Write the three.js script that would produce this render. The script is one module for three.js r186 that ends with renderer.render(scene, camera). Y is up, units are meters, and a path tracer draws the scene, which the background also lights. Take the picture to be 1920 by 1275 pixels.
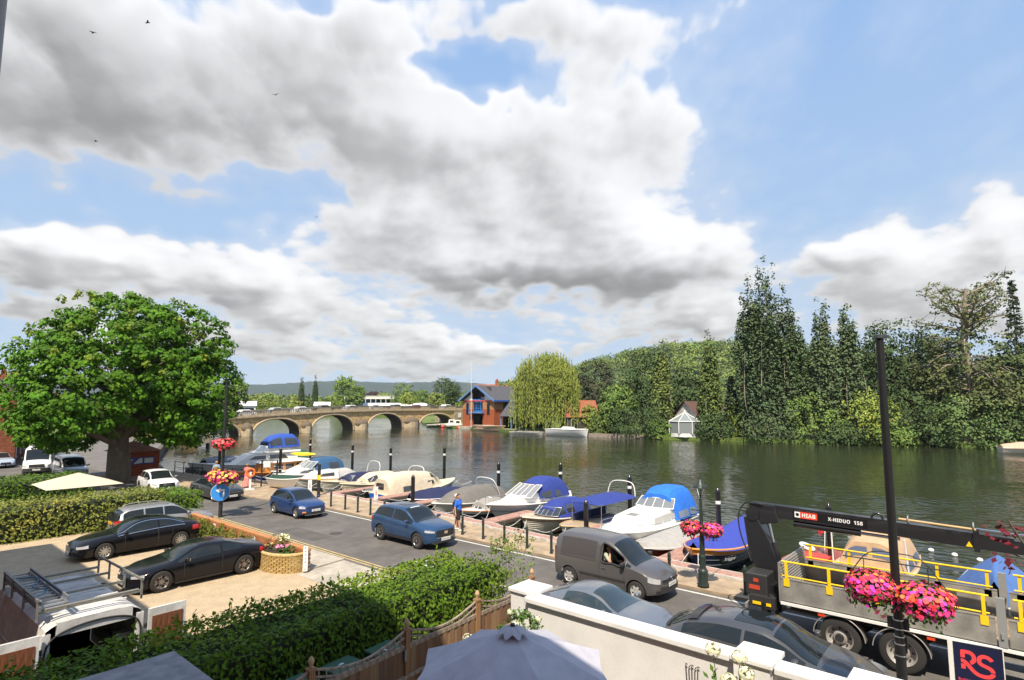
import * as THREE from 'three';
import { mergeGeometries, mergeVertices, toCreasedNormals } from 'three/addons/utils/BufferGeometryUtils.js';
import { RoundedBoxGeometry } from 'three/addons/geometries/RoundedBoxGeometry.js';
import { MarchingCubes } from 'three/addons/objects/MarchingCubes.js';

// ---------------------------------------------------------------- camera, sky, sun, exposure
// x runs along the road (down to the right), -z points across the river; the road surface is y = 0
const R = Math.PI / 180;
const scene = new THREE.Scene();
const camera = new THREE.PerspectiveCamera(60.86, 1024 / 680, 0.1, 9000);
const EYE = 6.6, YAW = 40.7 * R, PITCH = 6.02 * R;
camera.position.set(0, EYE, 0);
camera.rotation.order = 'YXZ';
camera.rotation.set(PITCH, YAW, 0);
scene.add(camera);

function mulberry(seed) {
  let a = seed >>> 0;
  return () => { a = (a + 0x6D2B79F5) | 0; let t = Math.imul(a ^ (a >>> 15), 1 | a); t = (t + Math.imul(t ^ (t >>> 7), 61 | t)) ^ t; return ((t ^ (t >>> 14)) >>> 0) / 4294967296; };
}
const PERM = new Uint8Array(512), GX = new Float32Array(256), GY = new Float32Array(256);
{ const r = mulberry(77), p = [...Array(256).keys()];
  for (let i = 255; i > 0; i--) { const j = Math.floor(r() * (i + 1)); [p[i], p[j]] = [p[j], p[i]]; }
  for (let i = 0; i < 512; i++) PERM[i] = p[i & 255];
  for (let i = 0; i < 256; i++) { const a = r() * 6.2832; GX[i] = Math.cos(a); GY[i] = Math.sin(a); } }
// gradient noise, about -0.7..0.7; per > 0 makes it tile every per cells
function noise(x, y, per = 0) {
  const xi = Math.floor(x), yi = Math.floor(y), fx = x - xi, fy = y - yi;
  let x0 = xi, x1 = xi + 1, y0 = yi, y1 = yi + 1;
  if (per) { x0 = ((x0 % per) + per) % per; x1 = ((x1 % per) + per) % per; y0 = ((y0 % per) + per) % per; y1 = ((y1 % per) + per) % per; }
  const u = fx * fx * fx * (fx * (fx * 6 - 15) + 10), v = fy * fy * fy * (fy * (fy * 6 - 15) + 10);
  const h = (a, b) => PERM[(PERM[a & 255] + b) & 255];
  const a = h(x0, y0), b = h(x1, y0), c = h(x0, y1), d = h(x1, y1);
  const n00 = GX[a] * fx + GY[a] * fy, n10 = GX[b] * (fx - 1) + GY[b] * fy;
  const n01 = GX[c] * fx + GY[c] * (fy - 1), n11 = GX[d] * (fx - 1) + GY[d] * (fy - 1);
  return n00 + (n10 - n00) * u + (n01 - n00) * v + (n00 - n10 - n01 + n11) * u * v;
}
function fbm(x, y, o = 5, per = 0) { let s = 0, a = 1, t = 0; for (let i = 0; i < o; i++) { s += a * noise(x, y, per); t += a; a *= 0.5; x *= 2; y *= 2; per *= 2; } return s / t; }
const clamp = (x, a = 0, b = 1) => x < a ? a : x > b ? b : x;
const sstep = (a, b, x) => { const t = clamp((x - a) / (b - a)); return t * t * (3 - 2 * t); };
const lerp = (a, b, t) => a + (b - a) * t;

const SUN = new THREE.Vector3(0.52, Math.tan(56 * R), 0.855).normalize();   // high, behind and to the right, so shadows fall towards the river and upstream
// the sky: blue air with broken fair-weather cumulus; azimuth in degrees right of the view across the river, elevation in degrees
// [azimuth, elevation, half width, half height, weight]
const CLOUDS = [[-39.0, 25.8, 12.3, 6.2, 1.15], [-23.2, 29.4, 14.0, 6.1, 1.10], [-31.2, 21.5, 13.3, 3.4, 0.95], [-40.8, 18.8, 5.1, 2.7, 0.60], [-14.9, 33.6, 6.8, 3.2, 1.00], [-17.2, 26.9, 5.6, 3.1, 0.90], [-5.1, 35.2, 6.1, 2.2, 0.75], [5.6, 34.7, 9.4, 2.2, 0.80], [12.2, 32.2, 9.0, 2.5, 0.75], [20.0, 34.0, 3.5, 1.5, 0.50], [2.2, 26.6, 12.0, 3.5, 1.00], [-10.9, 25.3, 6.9, 3.7, 1.00], [-1.6, 21.8, 16.0, 4.9, 1.00], [7.5, 16.2, 16.1, 4.8, 1.10], [-14.4, 17.3, 6.6, 3.9, 0.95], [15.8, 13.8, 8.4, 3.5, 1.00], [-5.4, 12.7, 12.1, 2.9, 1.00], [8.5, 11.6, 13.4, 2.1, 0.90], [14.6, 26.3, 3.6, 2.7, 0.55], [17.6, 24.2, 3.0, 2.0, 0.35], [9.2, 21.6, 6.9, 3.4, 0.60], [-38.6, 10.8, 6.9, 3.5, 1.30], [-30.6, 10.8, 8.8, 3.0, 1.20], [-23.8, 11.9, 3.4, 2.9, 1.10], [-40.4, 12.6, 3.5, 1.6, 0.80], [-18.7, 14.0, 3.4, 1.7, 0.50], [-20.5, 10.2, 5.2, 1.7, 0.70], [-14.1, 7.8, 8.0, 2.0, 1.10], [-21.1, 8.0, 4.2, 1.4, 0.80], [-26.6, 5.5, 9.3, 1.6, 0.95], [-6.3, 5.6, 7.8, 1.0, 0.70], [14.6, 8.0, 8.4, 1.7, 1.10], [19.0, 8.6, 3.8, 1.5, 0.60], [-0.5, 5.1, 12.0, 1.3, 0.95], [-16.0, 3.9, 12.6, 1.1, 0.95], [-9.4, 3.2, 13.2, 0.8, 0.60], [9.0, 5.8, 6.2, 0.8, 0.50], [-33.4, 5.4, 6.7, 1.2, 0.90], [-38.6, 5.9, 4.2, 1.0, 0.60], [36.3, 11.6, 7.7, 3.2, 1.10], [41.4, 14.4, 2.8, 3.5, 1.00], [31.7, 10.4, 5.8, 2.5, 1.00], [39.8, 8.6, 5.1, 2.6, 1.10], [28.8, 12.1, 1.3, 1.5, 0.70], [34.2, 7.1, 4.7, 1.3, 0.70], [41.8, 6.0, 3.0, 1.6, 0.70], [24.5, 7.3, 4.4, 1.2, 0.40], [19.8, 29.1, 3.9, 1.7, 0.28], [23.8, 22.4, 5.5, 1.8, 0.16], [31.4, 18.9, 6.4, 1.7, 0.16], [37.5, 23.7, 6.3, 1.9, 0.12], [-6.7, 32.4, 2.5, 1.9, -0.55], [-3.1, 30.6, 3.3, 1.8, -0.55], [-1.1, 30.2, 2.5, 2.2, -0.40], [-32.4, 15.4, 8.9, 1.6, -0.90], [-22.3, 19.0, 3.7, 1.9, -0.70], [-41.2, 15.2, 2.2, 1.2, -0.50], [-14.1, 25.0, 1.6, 1.8, -0.20], [28.7, 22.4, 7.6, 6.8, -0.25], [24.9, 15.8, 4.0, 3.3, -0.40], [-20.7, 16.3, 2.4, 1.1, -0.50]];
const BASES = [[-36.5, 25.1, 9.4, 3.4, 0.85], [-23.3, 31.4, 10.8, 3.6, 0.75], [-39.1, 21.6, 5.7, 2.3, 0.70], [-41.5, 26.9, 5.4, 3.1, 0.80], [-27.0, 23.2, 7.0, 1.7, 0.50], [-0.5, 11.7, 12.7, 2.0, 1.00], [11.6, 10.9, 9.7, 1.7, 0.95], [-7.5, 16.2, 7.9, 2.5, 0.45], [2.2, 18.4, 7.6, 2.5, 0.35], [-39.1, 8.3, 6.1, 1.1, 0.90], [-28.4, 8.9, 8.3, 1.0, 0.70], [-13.6, 6.5, 7.5, 0.8, 0.70], [15.1, 6.7, 7.4, 0.7, 0.60], [-26.1, 4.3, 9.4, 0.7, 0.60], [2.2, 21.8, 6.5, 2.0, 0.25], [-14.8, 31.1, 6.3, 2.5, 0.50], [36.6, 10.3, 5.6, 1.7, 0.35], [-5.8, 4.5, 10.4, 0.5, 0.40], [2.2, 24.7, 6.6, 1.9, 0.30]];
{
  const SKY = 0.49, W = 4096, H = 2048, data = new Float32Array(W * H * 4);
  const head = Math.atan2(-Math.cos(YAW), -Math.sin(YAW));
  const puff = (x, y) => { let s = 0, a = 1, t = 0; for (let i = 0; i < 7; i++) { const n = noise(x, y); s += a * (i < 5 ? 2.1 * Math.abs(n) - 0.42 : n * 0.9); t += a; a *= 0.56; const u = x * 1.72 + y * 1.1; y = y * 1.72 - x * 1.1 - 3.7; x = u + 7.1; } return s / t; };   // billows with creases between them
  const density = (az, el) => {
    let m = 0;
    const wx = az + 4.5 * noise(az * 0.11 + 3, el * 0.17) + 2.4 * noise(az * 0.4, el * 0.6 + 9), wy = el + 2.6 * noise(az * 0.13, el * 0.2 + 21) + 1.5 * noise(az * 0.45 + 5, el * 0.6);
    for (const [a, e, rw, rh, w] of CLOUDS) {
      const dx = (wx - a) / rw, dy = (wy - e) / rh, d = dx * dx + dy * dy;
      if (d < 5) m += w * Math.exp(-Math.pow(d, 1.35));
    }
    return m;
  };
  const far = (az, el) => 0.42 + 1.25 * fbm(Math.cos(az * R) * 3.4 + 11, Math.sin(az * R) * 3.4 + el * 0.075, 3);
  const HH = H / 2, den = new Float32Array(W * HH), air = new Float32Array(W * HH), grey = new Float32Array(W * HH);
  for (let j = 0; j < HH; j++) {
    const el = (j + 0.5) / H * 180;
    for (let i = 0; i < W; i++) {
      let az = (((i + 0.5) / W - 0.5) * 2 * Math.PI - head) / R; az = ((az + 540) % 360) - 180;
      const inside = sstep(64, 48, Math.abs(az)) * sstep(58, 46, el);
      let m = 0;
      if (inside > 0.001) m += inside * density(az, el);
      if (inside < 0.999) m += (1 - inside) * far(az, el);
      // detail in a flat layer seen in perspective, so the cells shrink towards the horizon
      const k = 1 / (Math.sin(el * R) + 0.17), px = Math.sin(az * R) * Math.cos(el * R) * k, py = Math.cos(az * R) * Math.cos(el * R) * k;
      const d0 = puff(px * 2.7 + 5, py * 2.7 + el * 0.06), soft = fbm(px * 1.25 + 31, py * 1.25 + el * 0.04, 3);
      den[j * W + i] = m * 0.92 + d0 * 1.15 + soft * 0.6 + 0.30 * fbm(px * 11 + 3, py * 11 + el * 0.2, 4) - 0.31; air[j * W + i] = soft;
      let base = 0; const bx = az + 3 * noise(az * 0.12, el * 0.3 + 4), by = el + 1.6 * noise(az * 0.15 + 8, el * 0.3);
      if (inside > 0.001) for (const [a, e, rw, rh, w] of BASES) { const dx = (bx - a) / rw, dy = (by - e) / rh, d = dx * dx + dy * dy; if (d < 6) base += w * Math.exp(-d); }
      grey[j * W + i] = Math.min(base, 1) * inside + (1 - inside) * 0.4 * sstep(0.2, 1.1, m);
    }
  }
  for (let j = 0; j < HH; j++) {
    const el = (j + 0.5) / H * 180, row = d => clamp(Math.round(j + d * H / 180), 0, HH - 1) * W;
    for (let i = 0; i < W; i++) {
      const o0 = j * W + i, dens = den[o0], soft = air[o0], at_ = (de, da) => Math.min(den[row(de) + ((i + Math.round(da * W / 360)) % W + W) % W], 2.2);
      let cov = sstep(-0.06, 0.40 + 0.4 * clamp(soft + 0.2), dens);
      cov = Math.max(cov, 0.28 * sstep(-0.8, 0.3, dens));                          // thin veils round the clouds
      const sc = 0.45 + 0.55 * sstep(4, 26, el);
      // undersides are grey, tops and the sunward side are bright
      const under = 0.5 * (at_(0.32 * sc, 0.2) - at_(-0.32 * sc, -0.2)) + 0.5 * (at_(0.7 * sc, 0.5 * sc) - at_(-0.7 * sc, -0.5 * sc)) + 0.5 * (at_(2.2 * sc, 1.2 * sc) - at_(-2.2 * sc, -1.2 * sc)) + 0.38 * (at_(4.6 * sc, 1.5) - at_(-4.6 * sc, -1.5));
      const deep = sstep(0.1, 1.1, dens), over = sstep(17, 30, el), thin = sstep(1.15, 0.2, dens);
      let l = 0.85 - lerp(0.30, 0.26, over) * (Math.tanh(under * 0.9) * 1.0) * (0.35 + 0.65 * deep) - lerp(0.05, 0.13, over) * deep - 0.20 * grey[o0] * deep * (1 + 0.8 * soft) + 0.12 * soft + 0.13 * thin * over;
      l = clamp(l, 0.22, 1.04);
      const low = sstep(16, 0, el), cr = l * 0.99, cg = l * lerp(0.995, 1.0, low), cb = l * lerp(1.02, 1.0, low);
      // air: pale at the horizon, deeper overhead
      const t = Math.pow(clamp(el / 60), 0.62), br = lerp(0.62, 0.21, t), bg = lerp(0.76, 0.43, t), bb = lerp(0.90, 0.86, t);
      const o = ((j + HH) * W + i) * 4;
      data[o] = SKY * lerp(br, cr, cov); data[o + 1] = SKY * lerp(bg, cg, cov); data[o + 2] = SKY * lerp(bb, cb, cov); data[o + 3] = 1;
    }
  }
  for (let j = 0; j < H / 2; j++) for (let i = 0; i < W; i++) { const o = (j * W + i) * 4; data[o] = 0.24; data[o + 1] = 0.25; data[o + 2] = 0.23; data[o + 3] = 1; }
  const sky = new THREE.DataTexture(data, W, H, THREE.RGBAFormat, THREE.FloatType);
  sky.mapping = THREE.EquirectangularReflectionMapping; sky.magFilter = THREE.LinearFilter; sky.needsUpdate = true;
  scene.background = sky; scene.environment = sky;
  scene.backgroundIntensity = 1; scene.environmentIntensity = 1;
}
const sun = new THREE.DirectionalLight(0xfff1dc, 4.0);
sun.position.copy(SUN).multiplyScalar(300); sun.target.position.set(-30, 0, -30); sun.position.add(sun.target.position);
sun.castShadow = true; sun.shadow.mapSize.set(4096, 4096); sun.shadow.radius = 1;
Object.assign(sun.shadow.camera, { left: -160, right: 160, top: 160, bottom: -160, near: 1, far: 900 });
scene.add(sun, sun.target);
const renderer = new THREE.WebGLRenderer({ antialias: true });
renderer.setSize(1024, 680);
renderer.toneMapping = THREE.LinearToneMapping;
renderer.toneMappingExposure = 2.0;
renderer.shadowMap.enabled = true;

// ---------------------------------------------------------------- helpers
const V3 = (x, y, z) => new THREE.Vector3(x, y, z);
const rgb = (r, g, b) => new THREE.Color().setRGB(r, g, b);
const taken = {};
function numbered(name) { const n = taken[name] = (taken[name] ?? -1) + 1; return n ? `${name}_${String(n).padStart(3, '0')}` : name; }
function plain(g) {       // one attribute layout for everything that is merged
  if (g.index) g = g.toNonIndexed();
  for (const k of Object.keys(g.attributes)) if (!['position', 'normal', 'uv', 'color'].includes(k)) g.deleteAttribute(k);
  if (!g.attributes.normal) g.computeVertexNormals();
  if (!g.attributes.uv) g.setAttribute('uv', new THREE.BufferAttribute(new Float32Array(g.attributes.position.count * 2), 2));
  g.morphAttributes = {}; g.groups = [];
  return g;
}
function join(list) {
  list = [list].flat(Infinity).filter(Boolean).map(plain);
  if (list.length > 1 && list.some(g => g.attributes.color)) for (const g of list) if (!g.attributes.color) g.setAttribute('color', new THREE.BufferAttribute(new Float32Array(g.attributes.position.count * 3).fill(1), 3));
  return list.length === 1 ? list[0] : mergeGeometries(list);
}
function boxUV(g) {       // uv in metres, by the main direction of each face
  const p = g.attributes.position, n = g.attributes.normal, uv = new Float32Array(p.count * 2);
  for (let i = 0; i < p.count; i++) {
    const x = p.getX(i), y = p.getY(i), z = p.getZ(i), ax = Math.abs(n.getX(i)), ay = Math.abs(n.getY(i)), az = Math.abs(n.getZ(i));
    if (ay >= ax && ay >= az) { uv[2 * i] = x; uv[2 * i + 1] = z; } else if (ax > az) { uv[2 * i] = z; uv[2 * i + 1] = y; } else { uv[2 * i] = x; uv[2 * i + 1] = y; }
  }
  g.setAttribute('uv', new THREE.BufferAttribute(uv, 2));
  return g;
}
function mesh(name, geos, mat, parent, keepUV) {
  let g = join(geos);
  if (!keepUV && (mat.map || mat.bumpMap || mat.roughnessMap)) boxUV(g);
  const o = new THREE.Mesh(g, mat);
  o.name = parent ? name : numbered(name);
  (parent || scene).add(o);
  return o;
}
function thing(name, label, category, [x, y, z] = [0, 0, 0], turn = 0, group) {
  const o = new THREE.Group(); o.name = numbered(name); scene.add(o);
  o.position.set(x, y, z); o.rotation.y = turn; o.userData = { label, category };
  if (group) o.userData.group = group;
  return o;
}
function tag(o, label, category, group) { o.userData = { label, category }; if (group) o.userData.group = group; return o; }
function struct(name, geos, mat, keepUV) { const o = mesh(name, geos, mat, null, keepUV); o.userData = { kind: 'structure' }; return o; }
function stuff(o) { o.userData.kind = 'stuff'; return o; }
function copyOf(root, [x, y, z], turn, label, group) {
  const c = root.clone(); c.name = numbered(root.name.replace(/_\d{3}$/, '')); scene.add(c);
  c.position.set(x, y, z); c.rotation.y = turn;
  c.userData = { ...root.userData, label }; if (group) c.userData.group = group;
  return c;
}
const at = (g, x = 0, y = 0, z = 0, rx = 0, ry = 0, rz = 0) => { if (rx) g.rotateX(rx); if (rz) g.rotateZ(rz); if (ry) g.rotateY(ry); return g.translate(x, y, z); };
const box = (w, h, d, x = 0, y = 0, z = 0, ry = 0, rz = 0, rx = 0) => at(new THREE.BoxGeometry(w, h, d), x, y, z, rx, ry, rz);
const rbox = (w, h, d, r, x = 0, y = 0, z = 0, ry = 0, rz = 0, rx = 0) => at(new RoundedBoxGeometry(w, h, d, 2, r), x, y, z, rx, ry, rz);
const cyl = (r0, r1, h, x = 0, y = 0, z = 0, n = 14) => at(new THREE.CylinderGeometry(r1, r0, h, n), x, y + h / 2, z);   // r0 at the foot, y is the foot
const ball = (r, x, y, z, sx = 1, sy = 1, sz = 1, n = 12) => at(new THREE.SphereGeometry(r, n, Math.max(6, n * 0.7 | 0)).scale(sx, sy, sz), x, y, z);
function rod(a, b, r, r2 = r, n = 8) {   // a round bar between two points
  const A = V3(...a), B = V3(...b), d = B.clone().sub(A), g = new THREE.CylinderGeometry(r2, r, d.length(), n);
  g.applyQuaternion(new THREE.Quaternion().setFromUnitVectors(V3(0, 1, 0), d.clone().normalize()));
  return g.translate((A.x + B.x) / 2, (A.y + B.y) / 2, (A.z + B.z) / 2);
}
function bar(a, b, w, h) {               // a square bar between two points
  const A = V3(...a), B = V3(...b), d = B.clone().sub(A), g = new THREE.BoxGeometry(d.length(), h, w);
  const f = d.clone().normalize(), side = Math.abs(f.y) > 0.99 ? V3(0, 0, 1) : f.clone().cross(V3(0, 1, 0)).normalize(), up = side.clone().cross(f);
  g.applyMatrix4(new THREE.Matrix4().makeBasis(f, up, side));
  return g.translate((A.x + B.x) / 2, (A.y + B.y) / 2, (A.z + B.z) / 2);
}
const tube = (pts, r, seg = 24, n = 6, closed = false) => new THREE.TubeGeometry(new THREE.CatmullRomCurve3(pts.map(p => V3(...p)), closed), seg, r, n, closed);
const lathe = (pts, n = 20) => new THREE.LatheGeometry(pts.map(p => new THREE.Vector2(p[0], p[1])), n);
function extrude(pts, depth, bevel = 0) { // polygon in x,y pushed along z
  const s = new THREE.Shape(pts.map(p => new THREE.Vector2(p[0], p[1])));
  return new THREE.ExtrudeGeometry(s, { depth, bevelEnabled: bevel > 0, bevelSize: bevel, bevelThickness: bevel, bevelSegments: 1, curveSegments: 8 });
}
// a sheet over a grid of points f(u, v) -> [x, y, z]
function sheet(f, nu, nv, us = [0, 1], vs = [0, 1]) {
  const pos = [], uv = [], idx = [];
  for (let j = 0; j <= nv; j++) for (let i = 0; i <= nu; i++) { const u = lerp(us[0], us[1], i / nu), v = lerp(vs[0], vs[1], j / nv); pos.push(...f(u, v)); uv.push(u, v); }
  for (let j = 0; j < nv; j++) for (let i = 0; i < nu; i++) { const a = j * (nu + 1) + i, b = a + 1, c = a + nu + 1, d = c + 1; idx.push(a, b, d, a, d, c); }
  const g = new THREE.BufferGeometry();
  g.setAttribute('position', new THREE.Float32BufferAttribute(pos, 3)); g.setAttribute('uv', new THREE.Float32BufferAttribute(uv, 2)); g.setIndex(idx); g.computeVertexNormals();
  return g;
}
// a flat polygon of ground in x,z at height y
function flat(pts, y = 0) {
  const s = new THREE.Shape(pts.map(p => new THREE.Vector2(p[0], -p[1]))), g = new THREE.ShapeGeometry(s);
  return g.rotateX(-Math.PI / 2).translate(0, y, 0);
}
// polygon of ground with thickness below it
function slab(pts, top, thick) { const s = new THREE.Shape(pts.map(p => new THREE.Vector2(p[0], -p[1]))); return new THREE.ExtrudeGeometry(s, { depth: thick, bevelEnabled: false }).rotateX(-Math.PI / 2).translate(0, top - thick, 0); }

// ---------------------------------------------------------------- textures and materials
function tex(n, f, srgb = true) {
  const d = new Uint8Array(n * n * 4);
  for (let j = 0; j < n; j++) for (let i = 0; i < n; i++) { const c = f(i / n, j / n), o = (j * n + i) * 4; for (let k = 0; k < 3; k++) d[o + k] = clamp(Array.isArray(c) ? c[k] : c) * 255; d[o + 3] = 255; }
  const t = new THREE.DataTexture(d, n, n); t.wrapS = t.wrapT = THREE.RepeatWrapping; t.magFilter = THREE.LinearFilter; t.minFilter = THREE.LinearMipmapLinearFilter; t.generateMipmaps = true;
  if (srgb) t.colorSpace = THREE.SRGBColorSpace; t.needsUpdate = true; return t;
}
const sized = (t, m, m2 = m) => { const c = t.clone(); c.repeat.set(1 / m, 1 / m2); c.needsUpdate = true; return c; };
const T = {};
{ const r = mulberry(5), grain = Float32Array.from({ length: 65536 }, () => r());
  const gr = (u, v) => grain[((v * 256 | 0) & 255) * 256 + ((u * 256 | 0) & 255)];
  T.mottle = tex(512, (u, v) => 0.84 + 0.30 * fbm(u * 6, v * 6, 5, 6) + 0.10 * (gr(u, v) - 0.5));                 // soft patches and grit
  T.grit = tex(512, (u, v) => { const a = gr(u, v), b = gr(u * 2 + 0.31, v * 2 + 0.7); return 0.80 + 0.28 * (a - 0.5) + 0.24 * (b - 0.5) + 0.10 * fbm(u * 5, v * 5, 4, 5); });
  T.gritBump = tex(256, (u, v) => 0.5 + 0.5 * (gr(u, v) - 0.5) + 0.3 * noise(u * 60, v * 60, 60), false);
  T.patch = tex(512, (u, v) => { const a = fbm(u * 4, v * 4, 6, 4), b = fbm(u * 17 + 3, v * 17, 4, 17); return 0.90 + 0.24 * a + 0.16 * b + 0.08 * (gr(u, v) - 0.5); });
  T.wood = tex(256, (u, v) => { const a = fbm(u * 24, v * 2, 4, 2) , b = noise(u * 60, v * 3, 60); return 0.84 + 0.42 * a + 0.12 * b; });
  T.cloth = tex(256, (u, v) => 0.93 + 0.10 * fbm(u * 4, v * 4, 4, 4) + 0.05 * (gr(u, v) - 0.5));
  T.clothBump = tex(256, (u, v) => 0.5 + 0.7 * fbm(u * 3 + 2, v * 3, 4, 3), false);
  T.brick = tex(512, (u, v) => { const row = Math.floor(v * 16), x = u * 8 + (row & 1) * 0.5, c = Math.floor(x) & 7, fx = x - Math.floor(x), fy = v * 16 - row;
    const m = fx < 0.05 || fy < 0.14; const k = PERM[(row * 31 + c * 7) & 255] / 255; const s = 0.82 + 0.3 * (k - 0.5) + 0.25 * fbm(u * 12, v * 12, 3, 12);
    return m ? [0.80, 0.76, 0.70] : [0.92 * s, 0.78 * s, 0.68 * s]; });
  T.stone = tex(512, (u, v) => { const row = Math.floor(v * 8), x = u * 4 + (row & 1) * 0.5, c = Math.floor(x) & 3, fx = x - Math.floor(x), fy = v * 8 - row;
    const m = fx < 0.02 || fy < 0.03; const k = PERM[(row * 13 + c * 57) & 255] / 255; const s = 0.86 + 0.22 * (k - 0.5) + 0.42 * fbm(u * 7, v * 7, 5, 7); return m ? s * 0.82 : s; });
}
const matCache = {};
function mat(color, o = {}) {            // color: linear [r, g, b]
  const { clear, phys, t, ts = 1, ts2, b, bs = 1, bm = 0.004, ...rest } = o;
  const key = JSON.stringify([color, clear, phys, t, ts, ts2, b, bs, bm, rest]);
  if (matCache[key]) return matCache[key];
  const M = clear || phys ? new THREE.MeshPhysicalMaterial() : new THREE.MeshStandardMaterial();
  M.color.setRGB(...color); M.roughness = rest.rough ?? 0.7; M.metalness = rest.metal ?? 0;
  if (clear) { M.clearcoat = clear; M.clearcoatRoughness = 0.05; }
  if (phys) Object.assign(M, phys);
  if (t) M.map = sized(T[t], ts, ts2 ?? ts);
  if (b) { M.bumpMap = sized(T[b], bs); M.bumpScale = bm; }
  if (rest.vc) M.vertexColors = true;
  M.side = THREE.DoubleSide;
  return matCache[key] = M;
}
const M = {
  asphalt: mat([0.135, 0.125, 0.115], { rough: 0.9, t: 'patch', ts: 9, b: 'gritBump', bs: 0.8, bm: 0.004 }),
  asphaltOld: mat([0.17, 0.16, 0.15], { rough: 0.92, t: 'patch', ts: 7, b: 'gritBump', bs: 0.8, bm: 0.004 }),
  gravel: mat([0.66, 0.52, 0.34], { rough: 0.95, t: 'grit', ts: 2.6, b: 'gritBump', bs: 1.3, bm: 0.012 }),
  paving: mat([0.47, 0.36, 0.24], { rough: 0.9, t: 'mottle', ts: 4, b: 'gritBump', bs: 0.9, bm: 0.004 }),
  concrete: mat([0.46, 0.42, 0.35], { rough: 0.9, t: 'patch', ts: 4.5, b: 'gritBump', bs: 1, bm: 0.003 }),
  kerb: mat([0.33, 0.31, 0.28], { rough: 0.9, t: 'mottle', ts: 2 }),
  coping: mat([0.50, 0.29, 0.23], { rough: 0.85, t: 'mottle', ts: 1.7 }),
  pile: mat([0.11, 0.09, 0.07], { rough: 0.9, t: 'patch', ts: 3 }),
  linePaint: mat([0.66, 0.64, 0.58], { rough: 0.75, t: 'patch', ts: 1.6 }),
  yellowPaint: mat([0.62, 0.47, 0.18], { rough: 0.75, t: 'patch', ts: 1.6 }),
  grass: mat([0.13, 0.19, 0.035], { rough: 1, t: 'patch', ts: 6 }),
  black: mat([0.018, 0.018, 0.02], { rough: 0.5 }),
  blackGloss: mat([0.012, 0.012, 0.013], { rough: 0.22 }),
  iron: mat([0.020, 0.032, 0.028], { rough: 0.45 }),
  rubber: mat([0.022, 0.021, 0.020], { rough: 0.85 }),
  white: mat([0.80, 0.80, 0.78], { rough: 0.6, t: 'cloth', ts: 3 }),
  gel: mat([0.78, 0.77, 0.73], { rough: 0.28, clear: 0.5 }),
  steel: mat([0.55, 0.56, 0.57], { rough: 0.32, metal: 0.9 }),
  alu: mat([0.42, 0.42, 0.41], { rough: 0.5, metal: 0.4, t: 'mottle', ts: 2 }),
  glass: mat([0.012, 0.016, 0.018], { rough: 0.04, phys: { ior: 1.5 } }),
  pane: mat([0.90, 0.95, 0.95], { rough: 0.03, phys: { transmission: 1, thickness: 0, ior: 1.45 } }),
  soil: mat([0.06, 0.04, 0.025], { rough: 1, t: 'grit', ts: 1 }),
  bark: mat([0.17, 0.135, 0.10], { rough: 0.95, t: 'patch', ts: 1.4, ts2: 3, b: 'clothBump', bs: 0.8, bm: 0.03 }),
  barkPale: mat([0.30, 0.26, 0.20], { rough: 0.95, t: 'patch', ts: 1.4 }),
};

// ---------------------------------------------------------------- ground, road, quay, river
const WATER = -0.75;
// distant land is one sheet; the river is a lower sheet in the gap between the two banks
struct('terrain', [
  flat([[-3000, 60], [3000, 60], [3000, 3000], [-3000, 3000]], -0.06),
  flat([[-142, -14.7], [60, -14.7], [60, 60], [-142, 60]], -0.05),
  slab([[-3000, 60], [-142, 60], [-142, -7], [-142, -44], [-262, -104], [-2900, -900], [-3000, -800]], -0.05, 3),
], M.grass);
{
  const t2 = tex(2048, (u, v) => { const w = 0.02 * noise(u * 8, v * 8, 8), calm = 0.35 + 0.9 * sstep(-0.22, 0.3, fbm(u * 5, v * 5 + 3, 3, 5)); return 0.5 + calm * (0.30 * noise((u + w) * 56, v * 112, 56) + 0.16 * noise(u * 112 + 5, v * 224, 112)) + 0.16 * fbm(u * 12, v * 20, 2, 4); }, false);   // ripples drawn out along the stream, calmer in patches
  const w = new THREE.MeshPhysicalMaterial({ roughness: 0.10, metalness: 0, ior: 1.33 });
  w.color.setRGB(0.022, 0.026, 0.014); w.bumpMap = sized(t2, 60, 60); w.bumpScale = 0.11;
  const g = flat([[-1500, -9], [900, -9], [900, -140], [-140, -140], [-1500, -420]], WATER);
  const o = struct('water', g, w); o.name = 'river_water';
}
// near bank: road, verges, pavements
struct('road', [flat([[-142, -20.2], [60, -20.2], [60, -14.3], [-44, -14.3], [-142, -14.3]], 0), flat([[-142, -14.3], [-44, -14.3], [-50, -7], [-142, -5]], 0.0)], M.asphalt);
struct('road_edge_strip', flat([[-38, -14.36], [60, -14.36], [60, -14.3], [-38, -14.3]], 0.004), M.kerb);
struct('gravel_yard', flat([[-36, -12.6], [-9.8, -12.6], [-9.8, 8], [-36, 8]], 0.012), M.gravel);
struct('garden_paving', flat([[-9.8, -11.2], [9, -11.2], [9, 2], [-9.8, 2]], 0.016), M.paving);
struct('pavement', [slab([[-36, -14.3], [-21.5, -14.3], [-21.2, -12.3], [-36, -12.3]], 0.09, 0.2), slab([[-12, -14.3], [40, -14.3], [40, -11], [-12, -11]], 0.09, 0.2)], M.concrete);
struct('driveway', slab([[-21.5, -14.3], [-12, -14.3], [-12, -12.0], [-21.2, -12.0]], 0.03, 0.1), M.concrete);
struct('quay_pavement', slab([[-38, -20.25], [60, -20.25], [60, -21.95], [-14, -22.0], [-24, -22.8], [-38, -23.1]], 0.08, 0.9), M.paving);
struct('quay_plaza', slab([[-38, -19.3], [-38, -23.4], [-60, -21.2], [-64, -19.5], [-56, -16.4], [-46, -18.6]], 0.078, 0.9), M.paving);
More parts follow.
